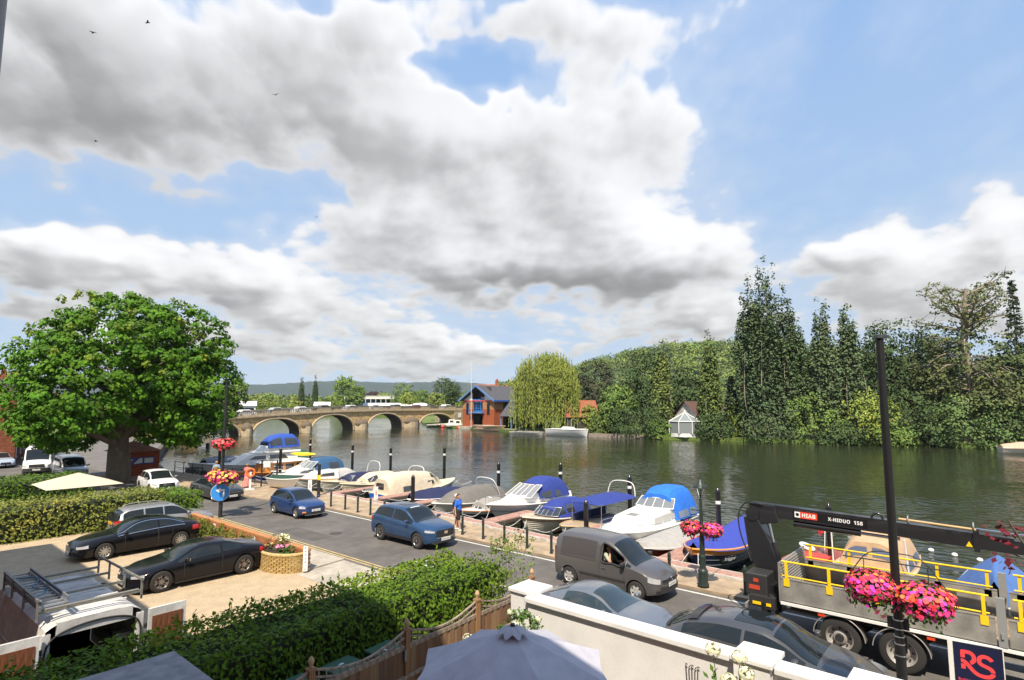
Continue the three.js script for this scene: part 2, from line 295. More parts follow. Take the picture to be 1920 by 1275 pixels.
struct('river_terrace', slab([[-142, -14], [-62, -17], [-62, -20.6], [-70, -22.5], [-84, -27.5], [-112, -38.5], [-142, -50]], 0.02, 2.4), M.asphaltOld);
struct('river_wall', [[-62, -20.7, -70, -22.6], [-70, -22.6, -84, -27.6], [-84, -27.6, -112, -38.6], [-112, -38.6, -130, -45.6]].map(([a, b, c, d]) => bar([a, -0.35, b], [c, -0.35, d], 0.5, 1.3)), M.pile);
// painted edge lines
const paint = [], q0 = mulberry(12);
for (let x = -38; x < 30; x += 2) paint.push(flat([[x, -20.0], [x + 1.99, -20.0], [x + 1.99, -19.88], [x, -19.88]], 0.006));
tagStruct('road_line', paint, M.linePaint);
tagStruct('yellow_line', [-14.62, -14.82].map(z => flat([[-36, z], [30, z], [30, z + 0.075], [-36, z + 0.075]], 0.005)), M.yellowPaint);
{ const p = []; for (const [x0, z0, x1, z1] of [[-17.9, -16.15, -13.4, -16.15], [-18.0, -16.15, -18.55, -16.6], [-18.55, -16.6, -19.3, -16.5], [-19.3, -16.2, -18.2, -16.05], [-11.5, -16.1, -10.2, -16.1]]) p.push(bar([x0, 0.004, z0], [x1, 0.004, z1], 0.11, 0.006)); tagStruct('bay_marking', p, M.linePaint); }
function tagStruct(n, g, m) { return struct(n, g, m); }
// dark bar painted in for a post's line shadow across the carriageway
struct('painted_shadow_line', bar([-34.2, 0.003, -14.4], [-33.0, 0.003, -17.6], 0.09, 0.006), mat([0.035, 0.033, 0.03], { rough: 0.8 }));

// quay edge: pink coping boards laid end to end along the river, and finger jetties between the moorings
{
  const quay = struct('quay_edge', [box(26, 0.9, 0.2, -12, -0.42, -22.6), box(13, 0.9, 0.2, -31.5, -0.42, -23.3), box(26, 0.9, 0.25, -50, -0.42, -23.4)], M.pile);
  const edge = x => x > -14 ? -22.1 : x > -24 ? lerp(-22.9, -22.1, (x + 24) / 10) : lerp(-23.1, -22.9, (x + 38) / 14);
  const board = box(1.96, 0.09, 1, 0, 0, 0);
  for (let x = -37; x < -8.5; x += 2) {
    const z0 = edge(x + 1), z1 = -22.75 - 0.75 * sstep(-16, -26, x);
    const o = mesh('coping_slab', board.clone(), M.coping, quay); o.position.set(x + 1, 0.10 + 0.004 * q0(), (z0 + z1) / 2); o.scale.z = z0 - z1;
    o.rotation.y = Math.atan2(edge(x) - edge(x + 2), 2) * -0.4;
    for (const z of [z0 + 0.02, z1 - 0.02]) mesh('coping_trim', box(1.96, 0.11, 0.05, x + 1, 0.105, z), M.linePaint, quay);
  }


}
function fingerJetty(x, len, label) {
  const j = thing('finger_jetty', label, 'jetty', [x, 0, -22.9], 0, 'finger jetties between the moored boats');
  mesh('frame', [box(0.08, 0.16, len, -0.46, -0.06, -len / 2), box(0.08, 0.16, len, 0.46, -0.06, -len / 2)], M.pile, j);
  for (let i = 0; i < len / 0.6; i++) mesh('deck_board', box(0.94, 0.05, 0.57, 0, 0.05, -0.3 - i * 0.6), M.coping, j);
  for (const s of [-1, 1]) mesh('pile', cyl(0.07, 0.07, 1.6, s * 0.36, -1.6, -len + 0.3), M.pile, j);
}
for (const [x, l, t] of [[-37.4, 4.5, 'pink boarded finger jetty beside the cream clinker boat'], [-33.0, 4.2, 'pink boarded finger jetty between the blue hulled and navy tarp boats'], [-29.6, 3.5, 'pink boarded finger jetty left of the grey covered boat'],
  [-22.2, 4.5, 'pink boarded finger jetty right of the white express cruiser'], [-16.7, 4, 'pink boarded finger jetty behind the grey van'], [-11.3, 4.6, 'pink boarded finger jetty left of the navy clinker boat']]) fingerJetty(x, l, t);
// far bank
struct('far_bank', slab([[-118, -111], [-100, -108], [-88, -103], [-70, -102.5], [-50, -104], [-28, -110], [-10, -116.5], [20, -118], [900, -150], [900, -3000], [-2900, -3000], [-2900, -960], [-268, -106], [-262, -121], [-254, -138], [-244, -155], [-233, -171], [-222, -186], [-141, -121]], -0.15, 3), M.grass);
struct('meadow', slab([[-231, -192], [-251, -162], [-268, -126], [-274, -108], [-560, -200], [-520, -420]], 1.3, 2), M.grass);
struct('far_bank_wall', [[-88, -103, -69, -102.2], [-69, -102.2, -55, -103.3]].map(([a, b, c, d]) => bar([a, -0.45, b], [c, -0.45, d], 0.3, 0.9)), mat([0.32, 0.27, 0.22], { rough: 0.9, t: 'patch', ts: 3 }));
// repairs in the carriageway and covers
for (const [x0, z0, x1, z1, k] of [[-29, -15.2, -25.6, -16.4, 0.8], [-18.8, -17.6, -15.2, -19.4, 1.16], [-38, -17.2, -35.2, -19.2, 0.82], [-8, -16, -5.2, -17, 1.14]]) struct('road_patch', flat([[x0, z0], [x1, z0 - 0.1], [x1 + 0.1, z1], [x0 + 0.05, z1]], 0.003), mat([0.135 * k, 0.125 * k, 0.115 * k], { rough: 0.92, t: 'patch', ts: 3 }));
for (const [x, z] of [[-26.2, -16.9], [-17.2, -15.6]]) struct('manhole_cover', cyl(0.32, 0.32, 0.008, x, 0.002, z, 22), mat([0.07, 0.06, 0.055], { rough: 0.6, metal: 0.3 }));

let hillHeight;
// ---------------------------------------------------------------- stone bridge
{
  const bx = z => -123.5 - 0.13 * (-z - 57), WIDTH = 5.0;
  const br = thing('stone_bridge', 'long honey coloured stone bridge of five arches crossing the river', 'bridge');
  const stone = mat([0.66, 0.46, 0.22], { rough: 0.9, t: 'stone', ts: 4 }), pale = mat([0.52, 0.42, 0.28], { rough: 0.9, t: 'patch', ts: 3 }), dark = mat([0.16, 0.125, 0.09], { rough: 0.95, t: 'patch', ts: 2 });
  const arches = [[-46.6, -55.9, 2.13], [-58.6, -70.6, 2.64], [-73.5, -86.4, 3.21], [-90.8, -103.8, 3.19], [-110.3, -125.7, 2.75]];
  const prof = [[-30, 1.9], [-46, 2.55], [-54.7, 3.05], [-64, 3.45], [-80, 3.98], [-98, 4.08], [-126, 3.78], [-150, 3.3]];
  const deck = z => { for (let i = 1; i < prof.length; i++) if (z >= prof[i][0]) { const t = (z - prof[i - 1][0]) / (prof[i][0] - prof[i - 1][0]); return lerp(prof[i - 1][1], prof[i][1], t); } return 3.3; };
  const inArch = z => arches.find(([a, b]) => z < a && z > b);
  const soffit = z => { const a = inArch(z); if (!a) return -1.6; const c = (a[0] + a[1]) / 2, h = (a[0] - a[1]) / 2, u = (z - c) / h; return -0.95 + (a[2] + 0.95) * Math.pow(Math.max(0, 1 - Math.abs(u) ** 2.2), 1 / 2.2); };
  const zs = []; for (let z = -30; z > -150; z -= 0.8) zs.push(z);
  for (const [a, b] of arches) { zs.push(a + 1e-3, a - 1e-3, b + 1e-3, b - 1e-3); for (let k = 1; k < 6; k++) { zs.push(a - 0.06 * k * k * 0.3, b + 0.06 * k * k * 0.3); } }
  zs.sort((p, q) => q - p);
  const face = off => sheet((u, v) => { const z = zs[Math.round(u * (zs.length - 1))], lo = soffit(z), hi = deck(z); return [bx(z) + off, lerp(lo, hi, v), z]; }, zs.length - 1, 3);
  for (const o of [0, -WIDTH]) mesh('spandrel_wall', face(o), stone, br);
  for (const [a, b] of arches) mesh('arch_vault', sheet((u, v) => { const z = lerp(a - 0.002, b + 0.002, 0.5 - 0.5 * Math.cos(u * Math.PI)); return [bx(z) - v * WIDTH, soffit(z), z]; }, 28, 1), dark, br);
  for (const [a, b] of arches) {   // projecting ring of voussoirs
    const pts = []; for (let k = 0; k <= 30; k++) { const z = lerp(a - 0.003, b + 0.003, 0.5 - 0.5 * Math.cos(k / 30 * Math.PI)); pts.push([bx(z) + 0.06, soffit(z) + 0.12, z]); }
    mesh('arch_ring', tube(pts, 0.24, 60, 6), pale, br);
    const c = (a + b) / 2; mesh('keystone', box(0.3, 0.8, 0.6, bx(c) + 0.1, soffit(c) + 0.35, c), pale, br);
  }
  mesh('roadway', sheet((u, v) => { const z = lerp(-30, -150, u); return [bx(z) - 0.1 - v * (WIDTH - 0.2), deck(z) + 0.02, z]; }, 60, 1), M.asphaltOld, br);
  for (const o of [0.12, -WIDTH]) { const g = []; for (let z = -31; z > -149; z -= 4) g.push(bar([bx(z) + o, deck(z), z], [bx(z - 4) + o, deck(z - 4), z - 4], 0.45, 0.3)); mesh('cornice', g, pale, br); }
  for (const o of [0.02, -WIDTH + 0.05]) {
    const rail = [], base = [], bal = [];
    for (let z = -31; z > -149; z -= 4) {
      const y0 = deck(z) + 0.15, y1 = deck(z - 4) + 0.15;
      rail.push(bar([bx(z) + o, y0 + 1.05, z], [bx(z - 4) + o, y1 + 1.05, z - 4], 0.36, 0.2)); base.push(bar([bx(z) + o, y0 + 0.1, z], [bx(z - 4) + o, y1 + 0.1, z - 4], 0.34, 0.2));
      const solid = ((-z - 31) / 4) % 3 === 2;
      if (solid) base.push(bar([bx(z) + o, y0 + 0.57, z], [bx(z - 4) + o, y1 + 0.57, z - 4], 0.3, 0.76));
      else for (let k = 0; k < 9; k++) { const zz = z - 0.25 - k * 0.44; bal.push(box(0.14, 0.76, 0.17, bx(zz) + o, deck(zz) + 0.15 + 0.58, zz)); }
    }
    mesh('parapet_rail', rail, mat([0.24, 0.215, 0.18], { rough: 0.95, t: 'patch', ts: 3 }), br); mesh('parapet_base', base, pale, br); stuff(mesh('baluster', bal, pale, br));
  }
  for (const [zp, w] of [[-57.25, 2.7], [-72.05, 2.9], [-88.6, 4.3], [-107, 6.4]]) {
    const x = bx(zp), h = w / 2, out = Math.min(h, 1.7) * 1.1;
    const body = extrude([[0, h], [out, h * 0.35], [out * 1.12, 0], [out, -h * 0.35], [0, -h]], 1, 0).rotateX(-Math.PI / 2);
    mesh('cutwater', at(body.clone().scale(1, 2.1, 1), x - 0.05, -1.3, zp), pale, br);
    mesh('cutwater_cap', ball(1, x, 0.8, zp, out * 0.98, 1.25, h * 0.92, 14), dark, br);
  }
  for (const g of [box(9, 4.6, 5, -136.5, 1.1, -128.6), box(9.5, 3.6, 14, -126.3, 0.0, -37)]) mesh('abutment', g, mat([0.40, 0.33, 0.24], { rough: 0.95, t: 'stone', ts: 3 }), br);
  mesh('notice_board', box(0.1, 1.4, 1.2, -131.9, 2.2, -128.2), M.white, br);
}
// cars queuing over the bridge: small and far, each with body, cabin, windows
const bridgeBody = extrude([[-2.1, 0.3], [-2.15, 0.75], [-1.6, 0.95], [-1.0, 1.42], [0.5, 1.45], [1.15, 0.98], [2.0, 0.82], [2.1, 0.35]], 1.6, 0.1).translate(0, 0, -0.8);
const bridgeGlass = extrude([[-1.35, 0.98], [-0.92, 1.36], [0.45, 1.38], [0.98, 0.99]], 1.66, 0.08).translate(0, 0, -0.83);
const bridgeWheels = [-1.3, 1.3].flatMap(x => [-0.82, 0.82].map(z => at(new THREE.CylinderGeometry(0.32, 0.32, 0.22, 14), x, 0.32, z, Math.PI / 2)));
for (const [z, c, label, k] of [[-51, [0.02, 0.025, 0.03], 'black car at the left end of the bridge', 1], [-58, [0.7, 0.7, 0.7], 'white car on the bridge above the second arch', 1], [-65.5, [0.35, 0.37, 0.4], 'silver estate car on the bridge', 1.05],
  [-72, [0.75, 0.75, 0.74], 'pale hatchback on the bridge above the second pier', 1], [-78.5, [0.03, 0.03, 0.035], 'black car near the crown of the bridge', 1.08], [-87, [0.6, 0.6, 0.62], 'light grey saloon on the bridge behind the pavilion', 1], [-95, [0.7, 0.7, 0.68], 'white saloon crossing the crown of the bridge', 1],
  [-103, [0.05, 0.06, 0.09], 'navy car on the bridge above the fourth arch', 1.05], [-111.5, [0.12, 0.02, 0.03], 'dark red car near the right end of the bridge', 1], [-118, [0.05, 0.05, 0.055], 'charcoal car near the right end of the bridge', 1], [-125, [0.72, 0.72, 0.72], 'white car at the boathouse end of the bridge', 1.1]]) {
  const x = -123.5 - 0.13 * (-z - 57) - 2.6, prof = [[-30, 1.9], [-54.7, 3.05], [-64, 3.45], [-80, 3.98], [-98, 4.08], [-126, 3.78]];
  let y = 3.8; for (let i = 1; i < prof.length; i++) if (z >= prof[i][0]) { y = lerp(prof[i - 1][1], prof[i][1], (z - prof[i - 1][0]) / (prof[i][0] - prof[i - 1][0])); break; }
  const c0 = thing('distant_car', label, 'car', [x + 0.4, y + 0.03, z], Math.PI / 2, 'cars crossing the bridge'); c0.scale.setScalar(k);
  mesh('body', bridgeBody.clone(), mat(c, { rough: 0.3, clear: 0.6 }), c0); mesh('window', bridgeGlass.clone(), M.glass, c0); for (const g of bridgeWheels) mesh('wheel', g.clone(), M.rubber, c0);
}
// ---------------------------------------------------------------- boathouse on the far bank
const brickRed = mat([0.50, 0.17, 0.075], { rough: 0.9, t: 'brick', ts: 1.9, ts2: 1.3 }), brickPale = mat([0.58, 0.40, 0.26], { rough: 0.9, t: 'brick', ts: 1.9, ts2: 1.3 });
const slate = mat([0.085, 0.085, 0.095], { rough: 0.75, t: 'patch', ts: 2.5 }), tileRed = mat([0.34, 0.115, 0.06], { rough: 0.9, t: 'patch', ts: 1.5 }), blueWood = mat([0.03, 0.19, 0.55], { rough: 0.5 }), blueTrim = mat([0.10, 0.20, 0.40], { rough: 0.6 });
{
  const b = thing('boathouse', 'brick boathouse with slate gable roof, blue balcony doors and dark boat entrance', 'boathouse', [-100.9, -0.75, -110.3]);
  // local: gable front on z = 0 from x = -11.5 to 0, side runs to -z
  const W = 11.5, Dp = 17;
  mesh('wall', [box(3.9, 5.2, 0.4, -W + 1.95, 2.6, -0.2), box(4.1, 5.2, 0.4, -2.05, 2.6, -0.2), box(0.4, 5.2, Dp - 0.4, -0.2, 2.6, -Dp / 2 - 0.2), box(0.4, 5.2, Dp - 0.4, -W + 0.2, 2.6, -Dp / 2 - 0.2)], brickRed, b);
  mesh('upper_wall', [box(3.9, 2.3, 0.4, -W + 1.95, 6.35, -0.21), box(4.1, 2.3, 0.4, -2.05, 6.35, -0.21), box(0.4, 2.3, Dp - 0.4, -0.21, 6.35, -Dp / 2 - 0.2), box(0.4, 2.3, Dp - 0.4, -W + 0.21, 6.35, -Dp / 2 - 0.2)], brickPale, b);
  mesh('string_course', [box(W + 0.1, 0.28, 0.1, -W / 2, 7.4, 0.03), box(0.1, 0.28, Dp, 0.04, 7.4, -Dp / 2)], mat([0.5, 0.06, 0.05], { rough: 0.7 }), b);
  mesh('gable_panel', [extrude([[-W + 0.3, 7.55], [-8.1, 7.55], [-8.1, 9.4]], 0.3).translate(0, 0, -0.35), extrude([[-0.3, 7.55], [-3.4, 7.55], [-3.4, 9.4]], 0.3).translate(0, 0, -0.35)], mat([0.72, 0.70, 0.66], { rough: 0.7 }), b);
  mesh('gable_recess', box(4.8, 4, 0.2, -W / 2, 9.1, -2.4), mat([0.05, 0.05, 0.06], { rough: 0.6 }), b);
  mesh('arched_window', at(new THREE.CylinderGeometry(1.25, 1.25, 0.2, 24, 1, false, -Math.PI / 2, Math.PI), -W / 2 + 0.5, 8.4, -1.9, Math.PI / 2), mat([0.42, 0.40, 0.36], { rough: 0.3 }), b);
  const ridge = 11.5, ev = 7.5;
  const roof = mesh('roof', [[1, 0.75], [-1, -W - 0.75]].map(([s, xe]) => sheet((u, v) => [lerp(-W / 2, xe, v), lerp(ridge, ev, v), lerp(0.9, -Dp, u)], 1, 1)), slate, b);
  mesh('roof_underside', [[1, 0.75], [-1, -W - 0.75]].map(([s, xe]) => sheet((u, v) => [lerp(-W / 2, xe, v), lerp(ridge, ev, v) - 0.2, lerp(0.9, -Dp, u)], 1, 1)), slate, b);
  mesh('roof_light', at(box(1.1, 0.06, 0.7), -2.5, 9.35 + 0.1, -7, 0, 0, -0.565), M.gel, roof);
  mesh('barge_board', [bar([-W / 2, ridge - 0.1, 0.95], [0.8, ev - 0.15, 0.95], 0.14, 0.5), bar([-W / 2, ridge - 0.1, 0.95], [-W - 0.8, ev - 0.15, 0.95], 0.14, 0.5)], blueTrim, b);
  mesh('gutter', bar([0.85, ev - 0.12, 0.9], [0.85, ev - 0.12, -Dp], 0.25, 0.42), mat([0.03, 0.09, 0.36], { rough: 0.5 }), b);
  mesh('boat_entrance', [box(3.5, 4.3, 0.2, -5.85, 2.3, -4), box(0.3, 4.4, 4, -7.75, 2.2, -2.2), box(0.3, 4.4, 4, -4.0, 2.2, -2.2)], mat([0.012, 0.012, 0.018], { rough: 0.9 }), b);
  const bal = mesh('balcony', [box(4.9, 0.35, 1.3, -5.85, 4.35, 0.4)], blueTrim, b);
  mesh('balcony_rail', [-8.2, -7.3, -6.4, -5.5, -4.6, -3.6].map(x => box(0.07, 1.05, 0.07, x, 5.0, 0.98)).concat([box(4.8, 0.08, 0.08, -5.9, 5.5, 0.98)]), blueWood, bal);
  for (const x of [-7.55, -5.95, -4.4]) { const d = mesh('balcony_door', [box(1.35, 3.3, 0.16, x, 6.2, -0.5)], blueWood, b); mesh('pane', [box(0.5, 2.5, 0.06, x - 0.3, 6.2, -0.4), box(0.5, 2.5, 0.06, x + 0.3, 6.2, -0.4)], M.glass, d); }
  for (const [x, y, h] of [[-9.6, 5.4, 3.2], [-2.0, 5.4, 3.2]]) { const w = mesh('window', box(1.0, h, 0.1, x, y, 0.03), mat([0.04, 0.05, 0.09], { rough: 0.4 }), b); mesh('pane', box(0.7, h - 0.3, 0.04, x, y, 0.1), M.glass, w); }
  for (const z of [-4.5, -10.5]) { const w = mesh('window', box(0.1, 1.9, 2.2, 0.03, 6.2, z), mat([0.04, 0.05, 0.09], { rough: 0.4 }), b); mesh('pane', [box(0.05, 1.6, 0.9, 0.09, 6.2, z - 0.5), box(0.05, 1.6, 0.9, 0.09, 6.2, z + 0.5)], M.glass, w); }
  mesh('side_door', [box(0.1, 3.2, 2.2, 0.03, 2.0, -3.2)], mat([0.28, 0.09, 0.05], { rough: 0.8 }), b);
  mesh('plinth', [box(4.2, 0.9, 1.6, -W + 1.9, 0.2, 0.5), box(4.3, 0.9, 1.6, -2.0, 0.2, 0.5)], M.concrete, b);
  const pole = thing('flagpole', 'slim white flagpole rising in front of the boathouse gable', 'flagpole', [-106.5, -0.2, -107.6]);
  mesh('pole', cyl(0.09, 0.04, 16.6, 0, 0, 0, 8), M.white, pole); mesh('finial', ball(0.12, 0, 16.65, 0), M.white, pole);
  // landing stage with upturned boats
  const st = thing('landing_stage', 'pale timber landing stage in front of the boathouse', 'landing stage', [-97.5, -0.75, -107.2], 0.12);
  for (let i = 0; i < 12; i++) mesh('deck_board', box(0.98, 0.12, 2.6, -5.5 + i, 0.55, 0), mat([0.45, 0.37, 0.27], { rough: 0.9, t: 'wood', ts: 1 }), st);
  mesh('frame', [box(12, 0.4, 0.2, 0, 0.28, 1.2), box(12, 0.4, 0.2, 0, 0.28, -1.2)], M.pile, st);
}
// open sided boat store beside the willow
{
  const b = thing('boat_store', 'dark timber boat store with sloping roof beside the willow', 'boat store', [-92.5, -0.5, -110.5]);
  mesh('roof', [sheet((u, v) => [lerp(-3.6, 3.6, u), lerp(3.4, 7.6, v), lerp(3.6, -1, v)], 1, 1), sheet((u, v) => [lerp(-3.6, 3.6, u), lerp(3.4, 7.6, v), lerp(-6, -1, v)], 1, 1)], slate, b);
  mesh('wall', [box(7, 3.6, 0.2, 0, 1.8, -5.5), box(0.2, 3.6, 8, -3.4, 1.8, -1.6)], mat([0.05, 0.045, 0.04], { rough: 0.9 }), b);
  for (const x of [-3.3, 0, 3.3]) mesh('post', box(0.25, 3.6, 0.25, x, 1.8, 3.2), blueTrim, b);
}
function house(name, label, p, turn, w, d, h, rh, wall, roofM, wins, chim) {
  const b = thing(name, label, 'house', p, turn);
  mesh('wall', [box(w, h, d, 0, h / 2, 0), ...[-1, 1].map(s => extrude([[-d / 2, h], [d / 2, h], [0, h + rh]], 0.2).rotateY(Math.PI / 2).translate(s * (w / 2 - 0.1) - 0.1, 0, 0))], wall, b);
  const e = 0.4, roof = mesh('roof', [-1, 1].map(s => bar([0, 0, 0], [1, 0, 0], 1, 1) && sheet((u, v) => [lerp(-w / 2 - e, w / 2 + e, u), h + rh * (1 - v) * 1.0 + 0.12 - v * 0.12, s * v * (d / 2 + e)], 1, 1)), roofM, b);
  for (const x of chim || []) { const c = mesh('chimney', box(0.9, 1.9, 0.7, x, h + rh + 0.5, 0), brickRed, roof); mesh('chimney_pot', [cyl(0.16, 0.13, 0.5, x - 0.2, h + rh + 1.4, 0, 10), cyl(0.16, 0.13, 0.5, x + 0.2, h + rh + 1.4, 0, 10)], tileRed, roof); }
  for (const [x, y, ww, hh, side] of wins) {
    const z = side === 'x' ? 0 : d / 2;
    const f = side === 'x' ? box(0.12, hh, ww, w / 2 + 0.03, y, x) : box(ww, hh, 0.12, x, y, z + 0.03);
    const o = mesh('window', f, M.white, b);
    mesh('pane', side === 'x' ? [-1, 1].map(s => box(0.05, hh - 0.16, ww / 2 - 0.12, w / 2 + 0.08, y, x + s * ww / 4)) : [-1, 1].map(s => box(ww / 2 - 0.12, hh - 0.16, 0.05, x + s * ww / 4, y, z + 0.08)), M.glass, o);
  }
  return b;
}
const render_ = mat([0.70, 0.68, 0.63], { rough: 0.85, t: 'patch', ts: 4 });
house('white_house', 'white rendered house with orange tiled roof behind the boathouse', [-131, -0.2, -142], 0.2, 13, 8, 8.6, 3.6, render_, tileRed, [[-3, 6.5, 1.4, 1.6], [2.5, 6.5, 1.4, 1.6], [0, 6.6, 1.3, 1.6, 'x']], [2]);
house('barn', 'small dark barn with red tiled roof right of the willow', [-74.3, -0.15, -109.5], 0.9, 7, 5.5, 3.2, 3.6, mat([0.05, 0.045, 0.04], { rough: 0.9 }), tileRed, [[-2, 1.6, 1.4, 2.2], [2, 1.6, 1.2, 2.2]]);
house('bank_house', 'white gabled house half hidden among the trees on the far bank', [-47.5, -0.15, -113.5], 1.1, 8, 6.5, 4.0, 2.6, render_, mat([0.11, 0.06, 0.045], { rough: 0.9, t: 'patch', ts: 1.5 }), [[-2.5, 2.6, 1.3, 1.3], [2.5, 3.2, 1.3, 1.3], [0, 3.2, 1.2, 1.3, 'x']]);
{ // glazed conservatory
  const b = thing('conservatory', 'white framed glass conservatory on the far bank lawn', 'conservatory', [-48.2, -0.15, -107.2], 0.45);
  const n = 8, r = 3.2;
  mesh('base_wall', at(new THREE.CylinderGeometry(r, r, 0.7, n, 1, true), 0, 0.35, 0), M.white, b);
  for (let i = 0; i < n; i++) { const a = i / n * 6.283 + 0.39; mesh('mullion', [rod([r * Math.sin(a), 0.6, r * Math.cos(a)], [r * Math.sin(a), 2.9, r * Math.cos(a)], 0.09), rod([r * Math.sin(a), 2.9, r * Math.cos(a)], [0, 4.6, 0], 0.07)], M.white, b);
    const a1 = a + 0.785; mesh('pane', [sheet((u, v) => [lerp(r * Math.sin(a), r * Math.sin(a1), u) * 0.985, lerp(0.7, 2.85, v), lerp(r * Math.cos(a), r * Math.cos(a1), u) * 0.985], 1, 1), sheet((u, v) => [lerp(r * Math.sin(a), r * Math.sin(a1), u) * (1 - v) * 0.985, lerp(2.9, 4.55, v), lerp(r * Math.cos(a), r * Math.cos(a1), u) * (1 - v) * 0.985], 1, 1)], mat([0.20, 0.23, 0.23], { rough: 0.1 }), b);
    mesh('rail', rod([r * Math.sin(a), 2.9, r * Math.cos(a)], [r * Math.sin(a1), 2.9, r * Math.cos(a1)], 0.1), M.white, b); }
  mesh('finial', ball(0.2, 0, 4.7, 0, 1, 1.6, 1), M.white, b);
}
// regatta stands and tents beyond the bridge
{
  const s = thing('grandstand', 'long white roofed grandstand beyond the bridge', 'grandstand', [-257, 1.2, -186], 0.94); s.scale.setScalar(1.22);
  mesh('roof', [box(24, 0.5, 9, 0, 6.4, 0), box(24, 1.2, 0.2, 0, 5.9, 4.4)], M.white, s); mesh('seating', [0, 1, 2, 3].map(i => box(23, 1.1, 1.8, 0, 1.6 + i * 0.9, 3 - i * 1.8)), mat([0.09, 0.22, 0.42], { rough: 0.6 }), s);
  mesh('front_board', box(23.5, 1.9, 0.2, 0, 0.9, 4.6), mat([0.16, 0.42, 0.72], { rough: 0.6 }), s); mesh('back_wall', box(23.5, 6, 0.2, 0, 3, -4.3), mat([0.55, 0.57, 0.6], { rough: 0.8 }), s);
  for (let i = 0; i < 12; i++) mesh('post', box(0.22, 6.2, 0.22, -11.6 + i * 2.11, 3.2, 4.35), M.white, s);
  for (const [x, z, w, h, turn, label] of [[-189, -147, 24, 2.9, 0.94, 'long low white marquee right of the grandstand'], [-213.7, -129.8, 6, 3.6, 0.94, 'round topped white pavilion left of the grandstand'], [-181.4, -84.3, 4.5, 4.2, 1.1, 'white hospitality unit at the left end of the bridge'], [-168, -146, 10, 2.6, 0.9, 'white marquee end behind the charcoal cars']]) {
    const k = 1.22, t = thing('marquee', label, 'marquee', [x * k, 1.7, z * k], turn); t.scale.setScalar(k);
    mesh('wall', box(w, h * 0.6, 5, 0, h * 0.3, 0), M.white, t); mesh('roof', extrude([[-2.9, 0], [2.9, 0], [2.2, 0.5], [0, 1.5], [-2.2, 0.5]], w + 0.5).rotateY(Math.PI / 2).translate(-w / 2 - 0.25, h * 0.6, 0), M.white, t);
    mesh('window_band', box(w * 0.8, 0.7, 0.06, 0, h * 0.36, 2.53), M.glass, t);
  }
}
{ const l = thing('distant_lamp_post', 'thin grey street lamp rising behind the boathouse', 'street lamp', [-136, 3.4, -136]); mesh('pole', [rod([0, 0, 0], [0, 10, 0], 0.09, 0.06), rod([0, 10, 0], [1.3, 10.1, -0.9], 0.05)], M.alu, l); mesh('lamp_head', box(0.8, 0.14, 0.3, 1.4, 10.1, -1, 0.6), M.alu, l); }
// ---------------------------------------------------------------- hills
{
  const green = mat([0.055, 0.085, 0.028], { rough: 1, t: 'patch', ts: 40 });
  // far ridge beyond the bridge, then the nearer wooded hill at the right
  const ridge = (d, a0, a1, hf, amp, depth) => sheet((u, v) => { const a = lerp(a0, a1, u) * R, rr = d + v * depth, h = hf(lerp(a0, a1, u)) * Math.sin(Math.min(1, v * 1.6) * Math.PI / 2) + amp * (noise(u * 160, v * 40) + 0.7 * noise(u * 420, v * 90)) * Math.min(1, v * 3);
    return [Math.sin(a) * rr, h - 1, -Math.cos(a) * rr]; }, 420, 34);
  struct('far_hill', ridge(2300, -112, -20, a => 92 + 8 * Math.sin(a * 0.21) + 5 * Math.sin(a * 0.53 + 1), 5.5, 900), mat([0.03, 0.055, 0.045], { rough: 1, t: 'patch', ts: 60 }));
  const hf = a => 56 * sstep(-52, -22, a) * (1 - 0.42 * sstep(-19, -4, a));
  struct('near_hill', ridge(330, -58, 60, hf, 1.2, 420), green);
  hillHeight = (x, z) => { const a = Math.atan2(x, -z) / R, d = Math.hypot(x, z), v = (d - 330) / 420; return v <= 0 ? -0.5 : hf(a) * Math.sin(Math.min(1, v * 1.6) * Math.PI / 2) - 1; };
}

